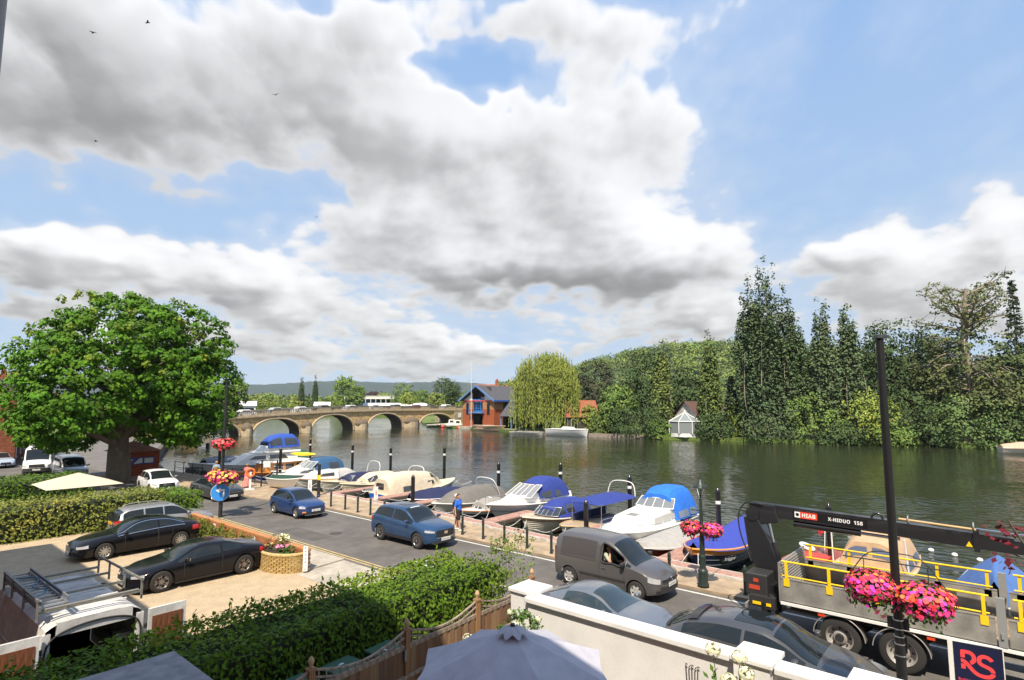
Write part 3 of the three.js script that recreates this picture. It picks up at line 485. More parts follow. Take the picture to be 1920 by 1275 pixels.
// ---------------------------------------------------------------- trees
// leaves: bent kites spread through clumps; every crown is one mesh with vertex colours (leaf to leaf colour only)
class Leaves {
  constructor(seed) { this.r = mulberry(seed); this.p = []; this.n = []; this.c = []; }
  g() { return (this.r() + this.r() + this.r() - 1.5) * 1.15; }
  leaf(x, y, z, nx, ny, nz, s, col, asp = 0.62, dir) {
    const r = this.r; let l = Math.hypot(nx, ny, nz) || 1; nx /= l; ny /= l; nz /= l;
    let tx, ty, tz; if (dir) [tx, ty, tz] = dir; else { tx = r() - 0.5; ty = r() - 0.7; tz = r() - 0.5; }
    const d = tx * nx + ty * ny + tz * nz; tx -= d * nx; ty -= d * ny; tz -= d * nz; l = Math.hypot(tx, ty, tz) || 1; tx /= l; ty /= l; tz /= l;
    const bx = ny * tz - nz * ty, by = nz * tx - nx * tz, bz = nx * ty - ny * tx, h = s * 0.5, w = s * asp * 0.5, k = s * 0.12;
    const A = [x - tx * h, y - ty * h, z - tz * h], B = [x + tx * h - nx * k, y + ty * h - ny * k, z + tz * h - nz * k];
    const C = [x + bx * w - nx * k * 0.6, y + by * w - ny * k * 0.6, z + bz * w - nz * k * 0.6], D = [x - bx * w - nx * k * 0.6, y - by * w - ny * k * 0.6, z - bz * w - nz * k * 0.6];
    this.p.push(...A, ...B, ...C, ...A, ...D, ...B);
    for (let i = 0; i < 6; i++) { this.n.push(nx, ny, nz); this.c.push(...col); }
  }
  tint(c, v = 0.22) { const k = 1 + v * this.g(), y = 0.10 * this.g(); return [c[0] * k * (1 + y), c[1] * k, c[2] * k * (1 - y)]; }
  clump(x, y, z, rad, n, s, c, o = {}) {
    const base = this.tint(c, o.cv ?? 0.2);
    for (let i = 0; i < n; i++) {
      let a, b, d; do { a = this.r() * 2 - 1; b = this.r() * 2 - 1; d = this.r() * 2 - 1; } while (a * a + b * b + d * d > 1);
      this.leaf(x + a * rad, y + b * rad * (o.fy ?? 0.8), z + d * rad, a * 0.9 + 0.5 * this.g() + (o.ox || 0), 0.55 + b * 0.5 + 0.4 * this.g(), d * 0.9 + 0.5 * this.g() + (o.oz || 0), s * (0.7 + 0.6 * this.r()), this.tint(base, 0.14), o.asp);
    }
  }
  // crown from ellipsoids [x, y, z, rx, ry, rz]; clumps sit mostly near the surface
  crown(blobs, clumps, per, rad, s, c, o = {}) {
    const area = blobs.map(b => b[3] * b[4] + b[4] * b[5] + b[3] * b[5]), sum = area.reduce((a, b) => a + b, 0);
    blobs.forEach((b, bi) => {
      const n = Math.round(clumps * area[bi] / sum);
      for (let i = 0; i < n; i++) {
        let u = this.r() * 2 - 1, t = this.r() * 6.283, q = Math.sqrt(1 - u * u), f = (o.fill ?? 0.72) + (1.04 - (o.fill ?? 0.72)) * Math.sqrt(this.r());
        const dx = q * Math.cos(t), dz = q * Math.sin(t), x = b[0] + dx * b[3] * f, y = b[1] + u * b[4] * f, z = b[2] + dz * b[5] * f;
        if (y < (o.floor ?? 0.3)) continue;
        if (o.back === false && dx * b[0] + 0 > 1e9) continue;
        this.clump(x, y, z, rad * (0.7 + 0.6 * this.r()), per, s, c, { ...o, ox: dx * 0.5, oz: dz * 0.5 });
      }
    });
  }
  geo() { const g = new THREE.BufferGeometry(); g.setAttribute('position', new THREE.Float32BufferAttribute(this.p, 3)); g.setAttribute('normal', new THREE.Float32BufferAttribute(this.n, 3)); g.setAttribute('color', new THREE.Float32BufferAttribute(this.c, 3)); g.setAttribute('uv', new THREE.BufferAttribute(new Float32Array(this.p.length / 3 * 2), 2)); return g; }
}
const leafMat = mat([1, 1, 1], { rough: 0.75, vc: 1, phys: { transmission: 0.3, thickness: 0, ior: 1.35, specularIntensity: 0.4 } }), leafFar = mat([1, 1, 1], { rough: 0.85, vc: 1 });
function limb(pts, r0, r1, n = 8) { // tapering limb through points
  const c = new THREE.CatmullRomCurve3(pts.map(p => V3(...p))), seg = 10, g = new THREE.TubeGeometry(c, seg, 1, n), p = g.attributes.position, cs = c.getSpacedPoints(seg);
  for (let j = 0; j <= seg; j++) { const rr = lerp(r0, r1, j / seg), o = c.getPointAt(j / seg); for (let i = 0; i <= n; i++) { const k = j * (n + 1) + i; p.setXYZ(k, o.x + (p.getX(k) - o.x) * rr, o.y + (p.getY(k) - o.y) * rr, o.z + (p.getZ(k) - o.z) * rr); } }
  g.computeVertexNormals(); return g;
}
function tree(name, label, [x, y, z], trunk, build, seed, o = {}) {
  const t = thing(name, label, o.cat || 'tree', [x, y, z], 0, o.group), L = new Leaves(seed);
  build(L);
  if (trunk.length) mesh('trunk', trunk, o.bark || M.bark, t);
  mesh(o.crownName || 'crown', L.geo(), o.near ? leafMat : leafFar, t, true);
  return t;
}
function stems(seed, h, n, r, spread) { const q = mulberry(seed), g = [limb([[0, -0.3, 0], [0.1, h * 0.3, 0.1], [0, h * 0.65, -0.1]], r, r * 0.45)]; for (let i = 0; i < n; i++) { const a = q() * 6.28, y = h * (0.22 + 0.3 * q()); g.push(limb([[0, y, 0], [Math.cos(a) * spread * 0.5, y + h * 0.15, Math.sin(a) * spread * 0.5], [Math.cos(a) * spread, y + h * 0.28, Math.sin(a) * spread]], r * 0.5, r * 0.12, 6)); } return g; }

// the big sycamore on the left, trunk standing at the kerb
{
  const q = mulberry(31), trunk = [limb([[0, -0.2, 0], [0.1, 1.5, 0], [-0.1, 3.2, 0.1], [0, 4.6, 0]], 0.92, 0.62, 14), limb([[0.05, 2.6, 0.1], [0.5, 4, 0.9], [1.5, 6.4, 2.6]], 0.5, 0.2), limb([[0, 3.4, 0], [-1.0, 5.2, -1.2], [-3, 7.6, -3.2]], 0.5, 0.18), limb([[0, 4.2, 0], [0.6, 7, -0.4], [0.4, 11, -0.6]], 0.5, 0.14), limb([[0, 3.6, 0], [1.6, 5.6, -1.4], [4, 7.6, -4]], 0.42, 0.14), limb([[0, 3.2, 0], [-1.8, 4.8, 1.8], [-4.4, 6.8, 4.2]], 0.4, 0.14), limb([[0, 3.0, 0], [1.5, 4.4, 3], [2.4, 5.6, 6]], 0.34, 0.1)];
  for (let i = 0; i < 26; i++) { const a = q() * 6.28, y = 5 + q() * 5, l = 3 + q() * 4; trunk.push(limb([[0, y - 1, 0], [Math.cos(a) * l * 0.5, y + 0.6, Math.sin(a) * l * 0.5], [Math.cos(a) * l, y + 1.5 + q() * 2, Math.sin(a) * l]], 0.16, 0.04, 5)); }
  tree('sycamore_tree', 'large round crowned sycamore in full leaf at the left of the road', [-55.6, 0, -15.5], trunk, L => {
    const q8 = 0.84, B = [[0, 9.2, 0, 8.3, 5.2, 8.3], [-1, 12.0, 0.5, 5.6, 3.5, 5.6], [2.8, 11.0, -3.6, 4.8, 3.6, 4.8], [-3, 8, 5.2, 4.6, 3.8, 4.4], [3.5, 7.2, 4.2, 4.6, 3.6, 4.2], [4.4, 7.0, -4.6, 4.4, 4.0, 4.4], [-4.5, 7.8, -4.2, 4.2, 4.2, 4.2], [1.5, 5.4, -3, 4.6, 2.2, 4.6], [0.5, 5.0, 5.5, 3.6, 2.0, 3.4], [-4.4, 4.4, 3.8, 3.8, 2.0, 3.6], [2.6, 4.8, -5.4, 3.4, 2.0, 3.4]];
    for (const b of B) for (const i of [0, 2, 3, 5]) b[i] *= q8;
    L.crown(B, 1500, 44, 0.66, 0.27, [0.082, 0.190, 0.012], { asp: 0.85, cv: 0.28, fill: 0.70, floor: 2.0, fy: 0.55 });
    for (let i = 0; i < 60; i++) { const a = L.r() * 6.28, u = L.r() * 1.2 - 0.2; L.clump(Math.cos(a) * 7.3 * Math.sqrt(1 - u * u * 0.7), 9.2 + u * 5.8, Math.sin(a) * 7.3 * Math.sqrt(1 - u * u * 0.7), 0.42, 20, 0.25, [0.16, 0.22, 0.02], { asp: 0.9 }); }
  }, 101, { near: true });
}
// weeping willow
tree('willow_tree', 'wide weeping willow trailing its branches into the river', [-81.2, -0.3, -107.2], stems(3, 13, 6, 0.6, 5), L => {
  const strand = (x, y, z, len, c) => { const ox = 0.5 * L.g(), oz = 0.5 * L.g(); for (let k = 0; k < len; k += 0.30) { const t = k / 12; L.leaf(x + ox * t + 0.12 * L.g(), y - k, z + oz * t + 0.12 * L.g(), L.g(), 0.25, L.g() + 0.6, 0.62, L.tint(c, 0.2), 0.34, [0.15 * L.g(), -1, 0.15 * L.g()]); } };
  const c = [0.165, 0.20, 0.028];
  for (let i = 0; i < 900; i++) {
    const a = L.r() * 6.283, f = Math.sqrt(L.r()), lobe = 1 + 0.16 * Math.sin(a * 3 + 1) + 0.13 * Math.sin(a * 7), rr = 7.6 * f * lobe, top = 17.4 * Math.sqrt(Math.max(0.02, 1 - 0.62 * f ** 2.6)) + 0.9 * L.g() + 1.1 * Math.sin(a * 5 + 2) * f;
    const low = f > 0.75 ? L.r() * 3.4 : 4 + L.r() * 5; strand(Math.cos(a) * rr, top, Math.sin(a) * rr, Math.max(2, Math.min(top - low, 3 + 9 * f + 2 * L.r())), L.tint(c, 0.18));
  }
  L.crown([[0, 12.5, 0, 6.8, 4.8, 6.8], [-3, 10, 2, 4, 4, 4], [3, 10, 2.5, 4.4, 4, 4]], 420, 16, 0.8, 0.5, [0.15, 0.185, 0.026], { asp: 0.35, fill: 0.6 });
}, 102, { group: null });
const GREENS = { dark: [0.042, 0.076, 0.018], mid: [0.105, 0.172, 0.028], yellow: [0.18, 0.235, 0.034], blue: [0.064, 0.104, 0.038], olive: [0.14, 0.185, 0.036] };
function roundTree(label, x, z, h, r, c, seed, y = -0.2, o = {}) {
  tree(o.name || 'broadleaf_tree', label, [x, y, z], stems(seed, h, 5, 0.05 * r + 0.12, r * 0.6), L => {
    const B = [[0, h * 0.58, 0, r, h * 0.40, r]]; for (let i = 0; i < 7; i++) { const a = L.r() * 6.28; B.push([Math.cos(a) * r * 0.5, h * (0.32 + 0.45 * L.r()), Math.sin(a) * r * 0.5, r * (0.45 + 0.2 * L.r()), h * 0.2, r * 0.5]); }
    L.crown(B, o.n || 420, 12, r * 0.16 + 0.25, o.s || 0.55, GREENS[c] || c, { fill: 0.7, floor: o.floor ?? 1, cv: 0.26 });
  }, seed, { group: o.group });
}
roundTree('dark rounded evergreen right of the willow', -75.7, -118, 17.2, 4.4, [0.042, 0.05, 0.022], 201, -0.2, { floor: 3 });
roundTree('tall dark oak left of the yellow green poplar', -60, -112.6, 18, 5.4, 'dark', 202);
roundTree('mid green tree overhanging the far bank lawn', -63.3, -108.2, 10.6, 4.4, 'mid', 203);
roundTree('dark broad tree behind the tall lamp post', -15.8, -130, 23, 6.2, 'dark', 204, -0.2, { n: 520 });
roundTree('dark tree deep behind the sparse branched cedar', -10.5, -135.6, 20.4, 6.3, 'dark', 205, -0.2, { n: 520 });
roundTree('dark green tree behind the white conservatory', -52.5, -118.5, 13, 4.6, 'dark', 206);
roundTree('green tree between the pale poplars and the dark ones', -20.8, -134.6, 19, 4.8, 'mid', 207);
roundTree('dark tree at the right edge behind the cedar', 1.5, -131, 17.5, 5.4, 'dark', 208);
roundTree('leafy tree behind the big dark poplars', -38.5, -122, 13.5, 4.6, 'mid', 209);
function poplar(label, x, z, h, r, c, seed) {
  tree('poplar_tree', label, [x, -0.2, z], [limb([[0, -0.2, 0], [0.15, h * 0.4, 0], [0, h * 0.85, 0.1]], 0.3 + h * 0.006, 0.06), ...[0, 1, 2, 3].map(i => limb([[0, h * 0.06, 0], [Math.cos(i * 1.7) * r * 0.6, h * 0.2, Math.sin(i * 1.7) * r * 0.6], [Math.cos(i * 1.7) * r * 0.5, h * 0.5, Math.sin(i * 1.7) * r * 0.5]], 0.14, 0.04, 6))], L => {
    for (let i = 0; i < 12 + r * 3; i++) { const a = L.r() * 6.28, q = i ? r * 0.5 * Math.sqrt(L.r()) : 0, hh = h * (1 - 0.34 * (q / (r * 0.5)) - 0.12 * L.r() * (i ? 1 : 0)), x0 = Math.cos(a) * q, z0 = Math.sin(a) * q, y0 = h * 0.10;
      for (let k = 0; k < 44; k++) { const t = L.r() ** 0.9, y = lerp(y0, hh, t), w = r * 0.41 * Math.min(1, t * 4) * Math.pow(1 - t, 0.3) + 0.12; const b = L.r() * 6.28; L.clump(x0 * (1 - t * 0.3) + Math.cos(b) * w, y, z0 * (1 - t * 0.3) + Math.sin(b) * w, 0.6, 10, 0.5, GREENS[c] || c, { fy: 1.5, cv: 0.22 }); } }
  }, seed, { bark: M.barkPale, group: 'poplars on the far bank' });
}
poplar('slender yellow green poplar right of the oak', -52.8, -107.6, 19.8, 2.6, [0.125, 0.165, 0.035], 301);
poplar('slim green poplar between the conservatory and the big dark poplars', -44.0, -109.6, 20.4, 2.6, [0.10, 0.145, 0.03], 302);
poplar('left stem of the tallest dark poplar clump', -36.9, -111.7, 31.4, 4.4, 'blue', 303);
poplar('tallest dark poplar in the middle of the clump', -33.8, -112.6, 35.6, 5.4, 'blue', 304);
poplar('right shoulder of the tall dark poplar clump', -30.6, -114.2, 29.0, 4.8, 'blue', 305);
poplar('left one of the two pale poplars', -25.2, -114.8, 25.8, 4.0, [0.085, 0.125, 0.05], 306);
poplar('right one of the two pale poplars', -21.5, -117.2, 25.2, 3.8, [0.085, 0.125, 0.05], 307);
function conifer(label, x, z, h, r, seed) { tree('conifer_tree', label, [x, -0.2, z], [limb([[0, 0, 0], [0, h * 0.5, 0], [0, h * 0.96, 0]], 0.3, 0.05)], L => { for (let i = 0; i < 330; i++) { const t = Math.pow(L.r(), 0.75), a = L.r() * 6.28, w = r * (1 - t) * (0.5 + 0.5 * L.r()) + 0.15; L.clump(Math.cos(a) * w, lerp(0.6, h, t), Math.sin(a) * w, 0.45, 9, 0.42, [0.028, 0.048, 0.018], { fy: 0.4 }); } }, seed); }
conifer('small dark conifer beside the big poplars', -41.5, -113.9, 11.6, 2.4, 401);
conifer('dark conifer at the right edge of the far bank', 1.2, -129, 27.2, 3.4, 402);
// old cedar with bare twisting branches showing above its crown
{
  const q = mulberry(88), tr = [limb([[0, -0.3, 0], [0.4, 9, 0], [-0.2, 18, 0.3], [0.6, 26, 0]], 0.9, 0.25, 10)];
  const tips = []; for (let i = 0; i < 74; i++) { const a = q() * 6.28, y = i < 34 ? 17 + q() * 8.5 : 5 + q() * 13, l = (y > 17 ? 7.6 : 9.2) * (0.45 + 0.55 * q()), up = y > 17 ? 1.2 + 4.2 * q() : -2.5 + 4 * q(); const e = [Math.cos(a) * l, y + up, Math.sin(a) * l]; tips.push([e, y]); tr.push(limb([[0.2, y, 0], [e[0] * 0.5, y + up * 0.2 + 0.8, e[2] * 0.5], e], 0.2, 0.05, 5));
    for (let k = 0; k < 3; k++) { const m = [e[0] * (0.5 + 0.2 * k), y + up * (0.3 + 0.25 * k) + 0.4, e[2] * (0.5 + 0.2 * k)]; tr.push(limb([m, [m[0] + q() * 1.6 - 0.8, m[1] + q() * 1.4 - 0.4, m[2] + q() * 1.6 - 0.8], [m[0] + q() * 3 - 1.5, m[1] + q() * 2.4 - 0.8, m[2] + q() * 3 - 1.5]], 0.06, 0.02, 4)); } }
  tree('cedar_tree', 'huge ragged cedar with bare grey branches showing through its crown', [-5.4, -0.2, -125.2], tr, L => {
    for (const [e, y] of tips) { const n = y > 17 ? 9 : 15; for (let i = 0; i < n; i++) { const t = 0.3 + 0.75 * L.r(); L.clump(e[0] * t + 1.1 * L.g(), lerp(y, e[1], t) + 0.6 * L.g(), e[2] * t + 1.1 * L.g(), 0.9, y > 17 ? 8 : 11, 0.46, [0.10, 0.125, 0.035], { fy: 0.38 }); } }
    L.crown([[0, 12, 0, 8.8, 7, 7], [-5, 8, 2, 4, 4.5, 4], [5, 9, 2, 5, 5, 4]], 330, 12, 1.0, 0.55, [0.075, 0.098, 0.026], { fy: 0.4 });
  }, 403, { bark: M.barkPale });
}
function bush(label, x, z, h, r, c, seed, o = {}) { tree(o.name || 'waterside_bush', label, [x, o.y ?? -0.7, z], [limb([[0, 0, 0], [0.2, h * 0.3, 0], [0, h * 0.6, 0]], 0.14, 0.05, 6), limb([[0, 0, 0], [-0.5, h * 0.3, 0.2], [-0.9, h * 0.65, 0.3]], 0.1, 0.03, 6)], L => { const B = [[0, h * 0.42, 0, r, h * 0.58, r * 0.8]]; for (let i = 0; i < 6; i++) { const a = L.r() * 6.28; B.push([Math.cos(a) * r * 0.6, h * (0.15 + 0.4 * L.r()), Math.sin(a) * r * 0.5, r * 0.5, h * 0.34, r * 0.45]); } L.crown(B, o.n || 300, 12, 0.16 * r + 0.2, o.s || 0.42, GREENS[c] || c, { floor: o.floor ?? 0.05, cv: 0.26 }); }, seed, { cat: 'bush', group: o.group || 'bushes along the far bank' }); }
for (const [i, [x, z, h, r, c, label]] of [[-5.7, -117.6, 8.6, 6.4, [0.085, 0.14, 0.035], 'broad light green bush overhanging the water below the cedar'], [-33.4, -109.6, 8.2, 5.6, 'blue', 'dark bush at the foot of the tall poplars'], [-27, -112.5, 9, 4.6, 'mid', 'bushy growth left of the pale poplars'], [-19.2, -115.2, 9, 4.8, 'yellow', 'yellow green bush below the pale poplars'], [-13.5, -117.2, 9, 4.8, 'dark', 'dark bush behind the tall lamp post'],
  [-56.9, -104.9, 8.4, 6.0, 'dark', 'dense dark bush hanging over the water below the oak'], [-52.5, -105.4, 4.0, 2.4, 'mid', 'green bush under the yellow green poplar'], [-43, -108, 5.4, 3.6, 'dark', 'low dark bush right of the conservatory'], [-0.6, -120.8, 7, 4.2, 'dark', 'dark bush beside the moored cream launch'], [-22.8, -112.4, 4.2, 4.0, 'dark', 'low dark bush trailing in the water under the pale poplars'], [-16.2, -114.7, 4.2, 4.0, 'mid', 'low green bush right of the pale poplars'], [-66.2, -106.6, 5.4, 3.2, [0.09, 0.13, 0.022], 'bright green bush at the right end of the lawn'], [-10, -118, 5, 3.4, 'dark', 'low dark bush left of the broad light green one']].entries()) bush(label, x, z, h, r, c, 500 + i);
bush('small yellow green tree on the lawn right of the barn', -71.2, -109.0, 6.6, 2.1, 'yellow', 531, { name: 'lawn_tree', floor: 0.9 });
bush('small round tree beside the lawn', -68, -111.5, 6.2, 2.2, 'olive', 532, { name: 'lawn_tree', floor: 0.9 });
bush('yellow shrub beside the dark conifer', -39.8, -113.4, 7.0, 2.2, 'yellow', 533, { name: 'lawn_tree' });
// beyond the bridge
for (const [i, [x, z, y, h, r, c, label]] of [[-139, -60.6, 2.2, 9.8, 3.6, 'mid', 'green tree at the left end of the bridge'], [-136, -55, 1.6, 7.6, 2.8, 'mid', 'lower green tree at the left end of the bridge'], [-200.5, -131.9, 2.6, 14.4, 4.6, [0.13, 0.21, 0.02], 'tall bright green tree behind the crown of the bridge'], [-194.3, -132.2, 2.6, 10.4, 3.6, 'mid', 'shorter tree right of the tall bright one'], [-209.6, -158, 2.6, 8, 3.6, 'olive', 'olive tree behind the grandstand'], [-197.5, -158, 2.6, 12, 4.8, 'mid', 'round green tree behind the long marquee'], [-187.1, -152, 2.6, 8, 3.4, 'yellow', 'small yellow green tree behind the long marquee'], [-222, -160, 2.6, 8.4, 3.6, [0.05, 0.025, 0.025], 'dark copper tree left of the round green one'], [-158.2, -147, 2.6, 13.2, 5.2, 'dark', 'dark bushy tree at the right end of the bridge'], [-152.5, -136.5, 2.6, 7.0, 2.9, 'olive', 'small olive tree at the right end of the bridge'], [-199.4, -170, 2.6, 9, 3.8, 'mid', 'green tree left of the dark bushy one'], [-120, -138, 0, 13, 5, 'mid', 'green tree behind the boathouse roof'], [-128, -150, 0, 13, 5.5, 'olive', 'olive tree behind the white house']].entries()) { const k = x < -160 ? 1.22 : 1; roundTree(label, x * k, z * k, h * k, r * k, c, 600 + i, (y - EYE) * k + EYE, { n: 260, s: 0.6 * k, group: 'trees beyond the bridge' }); }
poplar('left one of two distant thin poplars', -261.4 * 1.1, -147.3 * 1.1, 19.5, 2.0, 'dark', 641); poplar('right one of two distant thin poplars', -257 * 1.1, -152 * 1.1, 21.4, 1.9, 'dark', 642);
// woods that read as one mass: leafy crowns scattered over the hill and along the meadow
function crownGeo(seed, c) { const L = new Leaves(seed); L.crown([[0, 0, 0, 1, 0.85, 1], [0.4, 0.2, 0.2, 0.6, 0.6, 0.6], [-0.4, 0.1, -0.2, 0.6, 0.6, 0.6]], 46, 7, 0.24, 0.2, c, { floor: -9, cv: 0.2 }); return L.geo(); }
function wood(name, label, spots, seed) {
  const q = mulberry(seed), o = new THREE.InstancedMesh(crownGeo(seed, [1, 1, 1]), leafFar, spots.length), m = new THREE.Matrix4(), e = new THREE.Euler(), s = V3(), p = V3();
  spots.forEach(([x, y, z, r, c], i) => { m.compose(p.set(x, y, z), new THREE.Quaternion().setFromEuler(e.set(0, q() * 6.28, 0)), s.set(r, r * (0.8 + 0.3 * q()), r)); o.setMatrixAt(i, m); const k = 0.75 + 0.5 * q(); o.setColorAt(i, rgb(c[0] * k, c[1] * k, c[2] * k)); });
  o.name = numbered(name); o.userData = { kind: 'stuff', label, category: 'wood' }; scene.add(o); return o;
}
{
  const q = mulberry(9), S = [], cs = [[0.10, 0.16, 0.03], [0.14, 0.20, 0.035], [0.07, 0.11, 0.03], [0.16, 0.21, 0.04]];
  for (let i = 0; i < 1500; i++) { const a = (-56 + q() * 112) * R, d = 345 + q() * 330, x = Math.sin(a) * d, z = -Math.cos(a) * d; S.push([x, hillHeight(x, z) + 3.8, z, 4.5 + q() * 4, cs[q() * 4 | 0]]); }
  wood('hillside_wood', 'continuous green woodland covering the hill on the right', S, 71);
  const B = []; for (let i = 0; i < 420; i++) { const a = (-74 + q() * 46) * R, d = 330 + q() * 240, x = Math.sin(a) * d, z = -Math.cos(a) * d; B.push([x, 2.5 + q() * 4, z, 4 + q() * 2.6, [[0.13, 0.19, 0.03], [0.18, 0.24, 0.03], [0.07, 0.12, 0.03], [0.15, 0.19, 0.03]][q() * 4 | 0]]); }
  wood('meadow_wood', 'belt of green trees across the flat meadow beyond the bridge', B, 72);
  const C = []; for (let i = 0; i < 150; i++) { const x = -130 + q() * 150, z = -124 - q() * 60; if (z > -132 && x < -85) continue; C.push([x, 2.5 + q() * 4, z, 3 + q() * 2.6, [[0.05, 0.08, 0.02], [0.09, 0.12, 0.03]][q() * 2 | 0]]); }
  wood('bank_wood', 'green woodland filling in behind the far bank trees', C, 73);
}

// ---------------------------------------------------------------- vehicles
// x forward, y up, z to the car's right; the body is lofted from a centre-line profile, a belt line and a plan taper
const curve = pts => x => { if (x <= pts[0][0]) return pts[0][1]; for (let i = 1; i < pts.length; i++) if (x <= pts[i][0]) { const a = pts[i - 1], b = pts[i], p = pts[i - 2] || a, n = pts[i + 1] || b, h = b[0] - a[0], t = (x - a[0]) / h;
  const m0 = p === a ? (b[1] - a[1]) / h : Math.abs((b[1] - a[1]) * (a[1] - p[1])) < 1e-9 || (b[1] - a[1]) * (a[1] - p[1]) < 0 ? 0 : 2 / ((h / (b[1] - a[1])) + ((a[0] - p[0]) / (a[1] - p[1])));
  const m1 = n === b ? (b[1] - a[1]) / h : Math.abs((b[1] - a[1]) * (n[1] - b[1])) < 1e-9 || (b[1] - a[1]) * (n[1] - b[1]) < 0 ? 0 : 2 / ((h / (b[1] - a[1])) + ((n[0] - b[0]) / (n[1] - b[1])));
  const t2 = t * t, t3 = t2 * t; return (2 * t3 - 3 * t2 + 1) * a[1] + (t3 - 2 * t2 + t) * h * m0 + (3 * t2 - 2 * t3) * b[1] + (t3 - t2) * h * m1; } return pts.at(-1)[1]; };
const plateCache = {};
function plateMat(text, yellow) {
  const key = text + yellow; if (plateCache[key]) return plateCache[key];
  const c = document.createElement('canvas'); c.width = 256; c.height = 56; const g = c.getContext('2d');
  g.fillStyle = yellow ? '#e0a818' : '#e6e6e0'; g.fillRect(0, 0, 256, 56); g.fillStyle = '#14161a'; g.font = 'bold 44px sans-serif'; g.textAlign = 'center'; g.textBaseline = 'middle'; g.fillText(text, 128, 30);
  const t = new THREE.CanvasTexture(c); t.colorSpace = THREE.SRGBColorSpace;
  return plateCache[key] = new THREE.MeshStandardMaterial({ map: t, roughness: 0.5 });
}
function wheelGeo(r, w, style) {
  const tyre = lathe([[r * 0.66, -w / 2], [r * 0.9, -w / 2], [r * 0.985, -w * 0.36], [r, -w * 0.2], [r, w * 0.2], [r * 0.985, w * 0.36], [r * 0.9, w / 2], [r * 0.66, w / 2]], 28).rotateX(Math.PI / 2);
  const q = r * 0.67, rim = [lathe([[q, -w * 0.3], [q * 0.97, w * 0.46], [q * 0.90, w * 0.48], [q * 0.86, w * 0.34], [q * 0.84, -w * 0.3]], 28).rotateX(Math.PI / 2)];
  const n = style.n, sw = style.w;
  for (let i = 0; i < n; i++) { const a = i / n * 6.2832; for (const o of style.twin ? [-1, 1] : [0]) { const g = new THREE.BoxGeometry(q * 0.82, sw, w * 0.16).translate(q * 0.5, o * style.twin * 0.5 || 0, w * 0.34); g.rotateZ(a + o * (style.twin ? 0.08 : 0)); rim.push(g); } }
  rim.push(at(new THREE.CylinderGeometry(q * 0.24, q * 0.24, w * 0.2, 14), 0, 0, w * 0.36, Math.PI / 2));
  const hub = at(new THREE.CylinderGeometry(q * 0.84, q * 0.84, 0.03, 24), 0, 0, w * 0.12, Math.PI / 2);
  return { tyre, rim: join(rim), disc: hub };
}
const alloy = mat([0.50, 0.50, 0.50], { rough: 0.3, metal: 0.75 }), alloyDark = mat([0.16, 0.15, 0.15], { rough: 0.35, metal: 0.7 }), discDark = mat([0.03, 0.03, 0.03], { rough: 0.6 });
const lampGlass = mat([0.62, 0.64, 0.66], { rough: 0.08, metal: 0.35, clear: 1 }), tailRed = mat([0.42, 0.012, 0.014], { rough: 0.12, clear: 1 }), chrome = mat([0.68, 0.69, 0.70], { rough: 0.12, metal: 1 }), plastic = mat([0.028, 0.028, 0.03], { rough: 0.6 }), amber = mat([0.75, 0.25, 0.03], { rough: 0.15, clear: 1 });
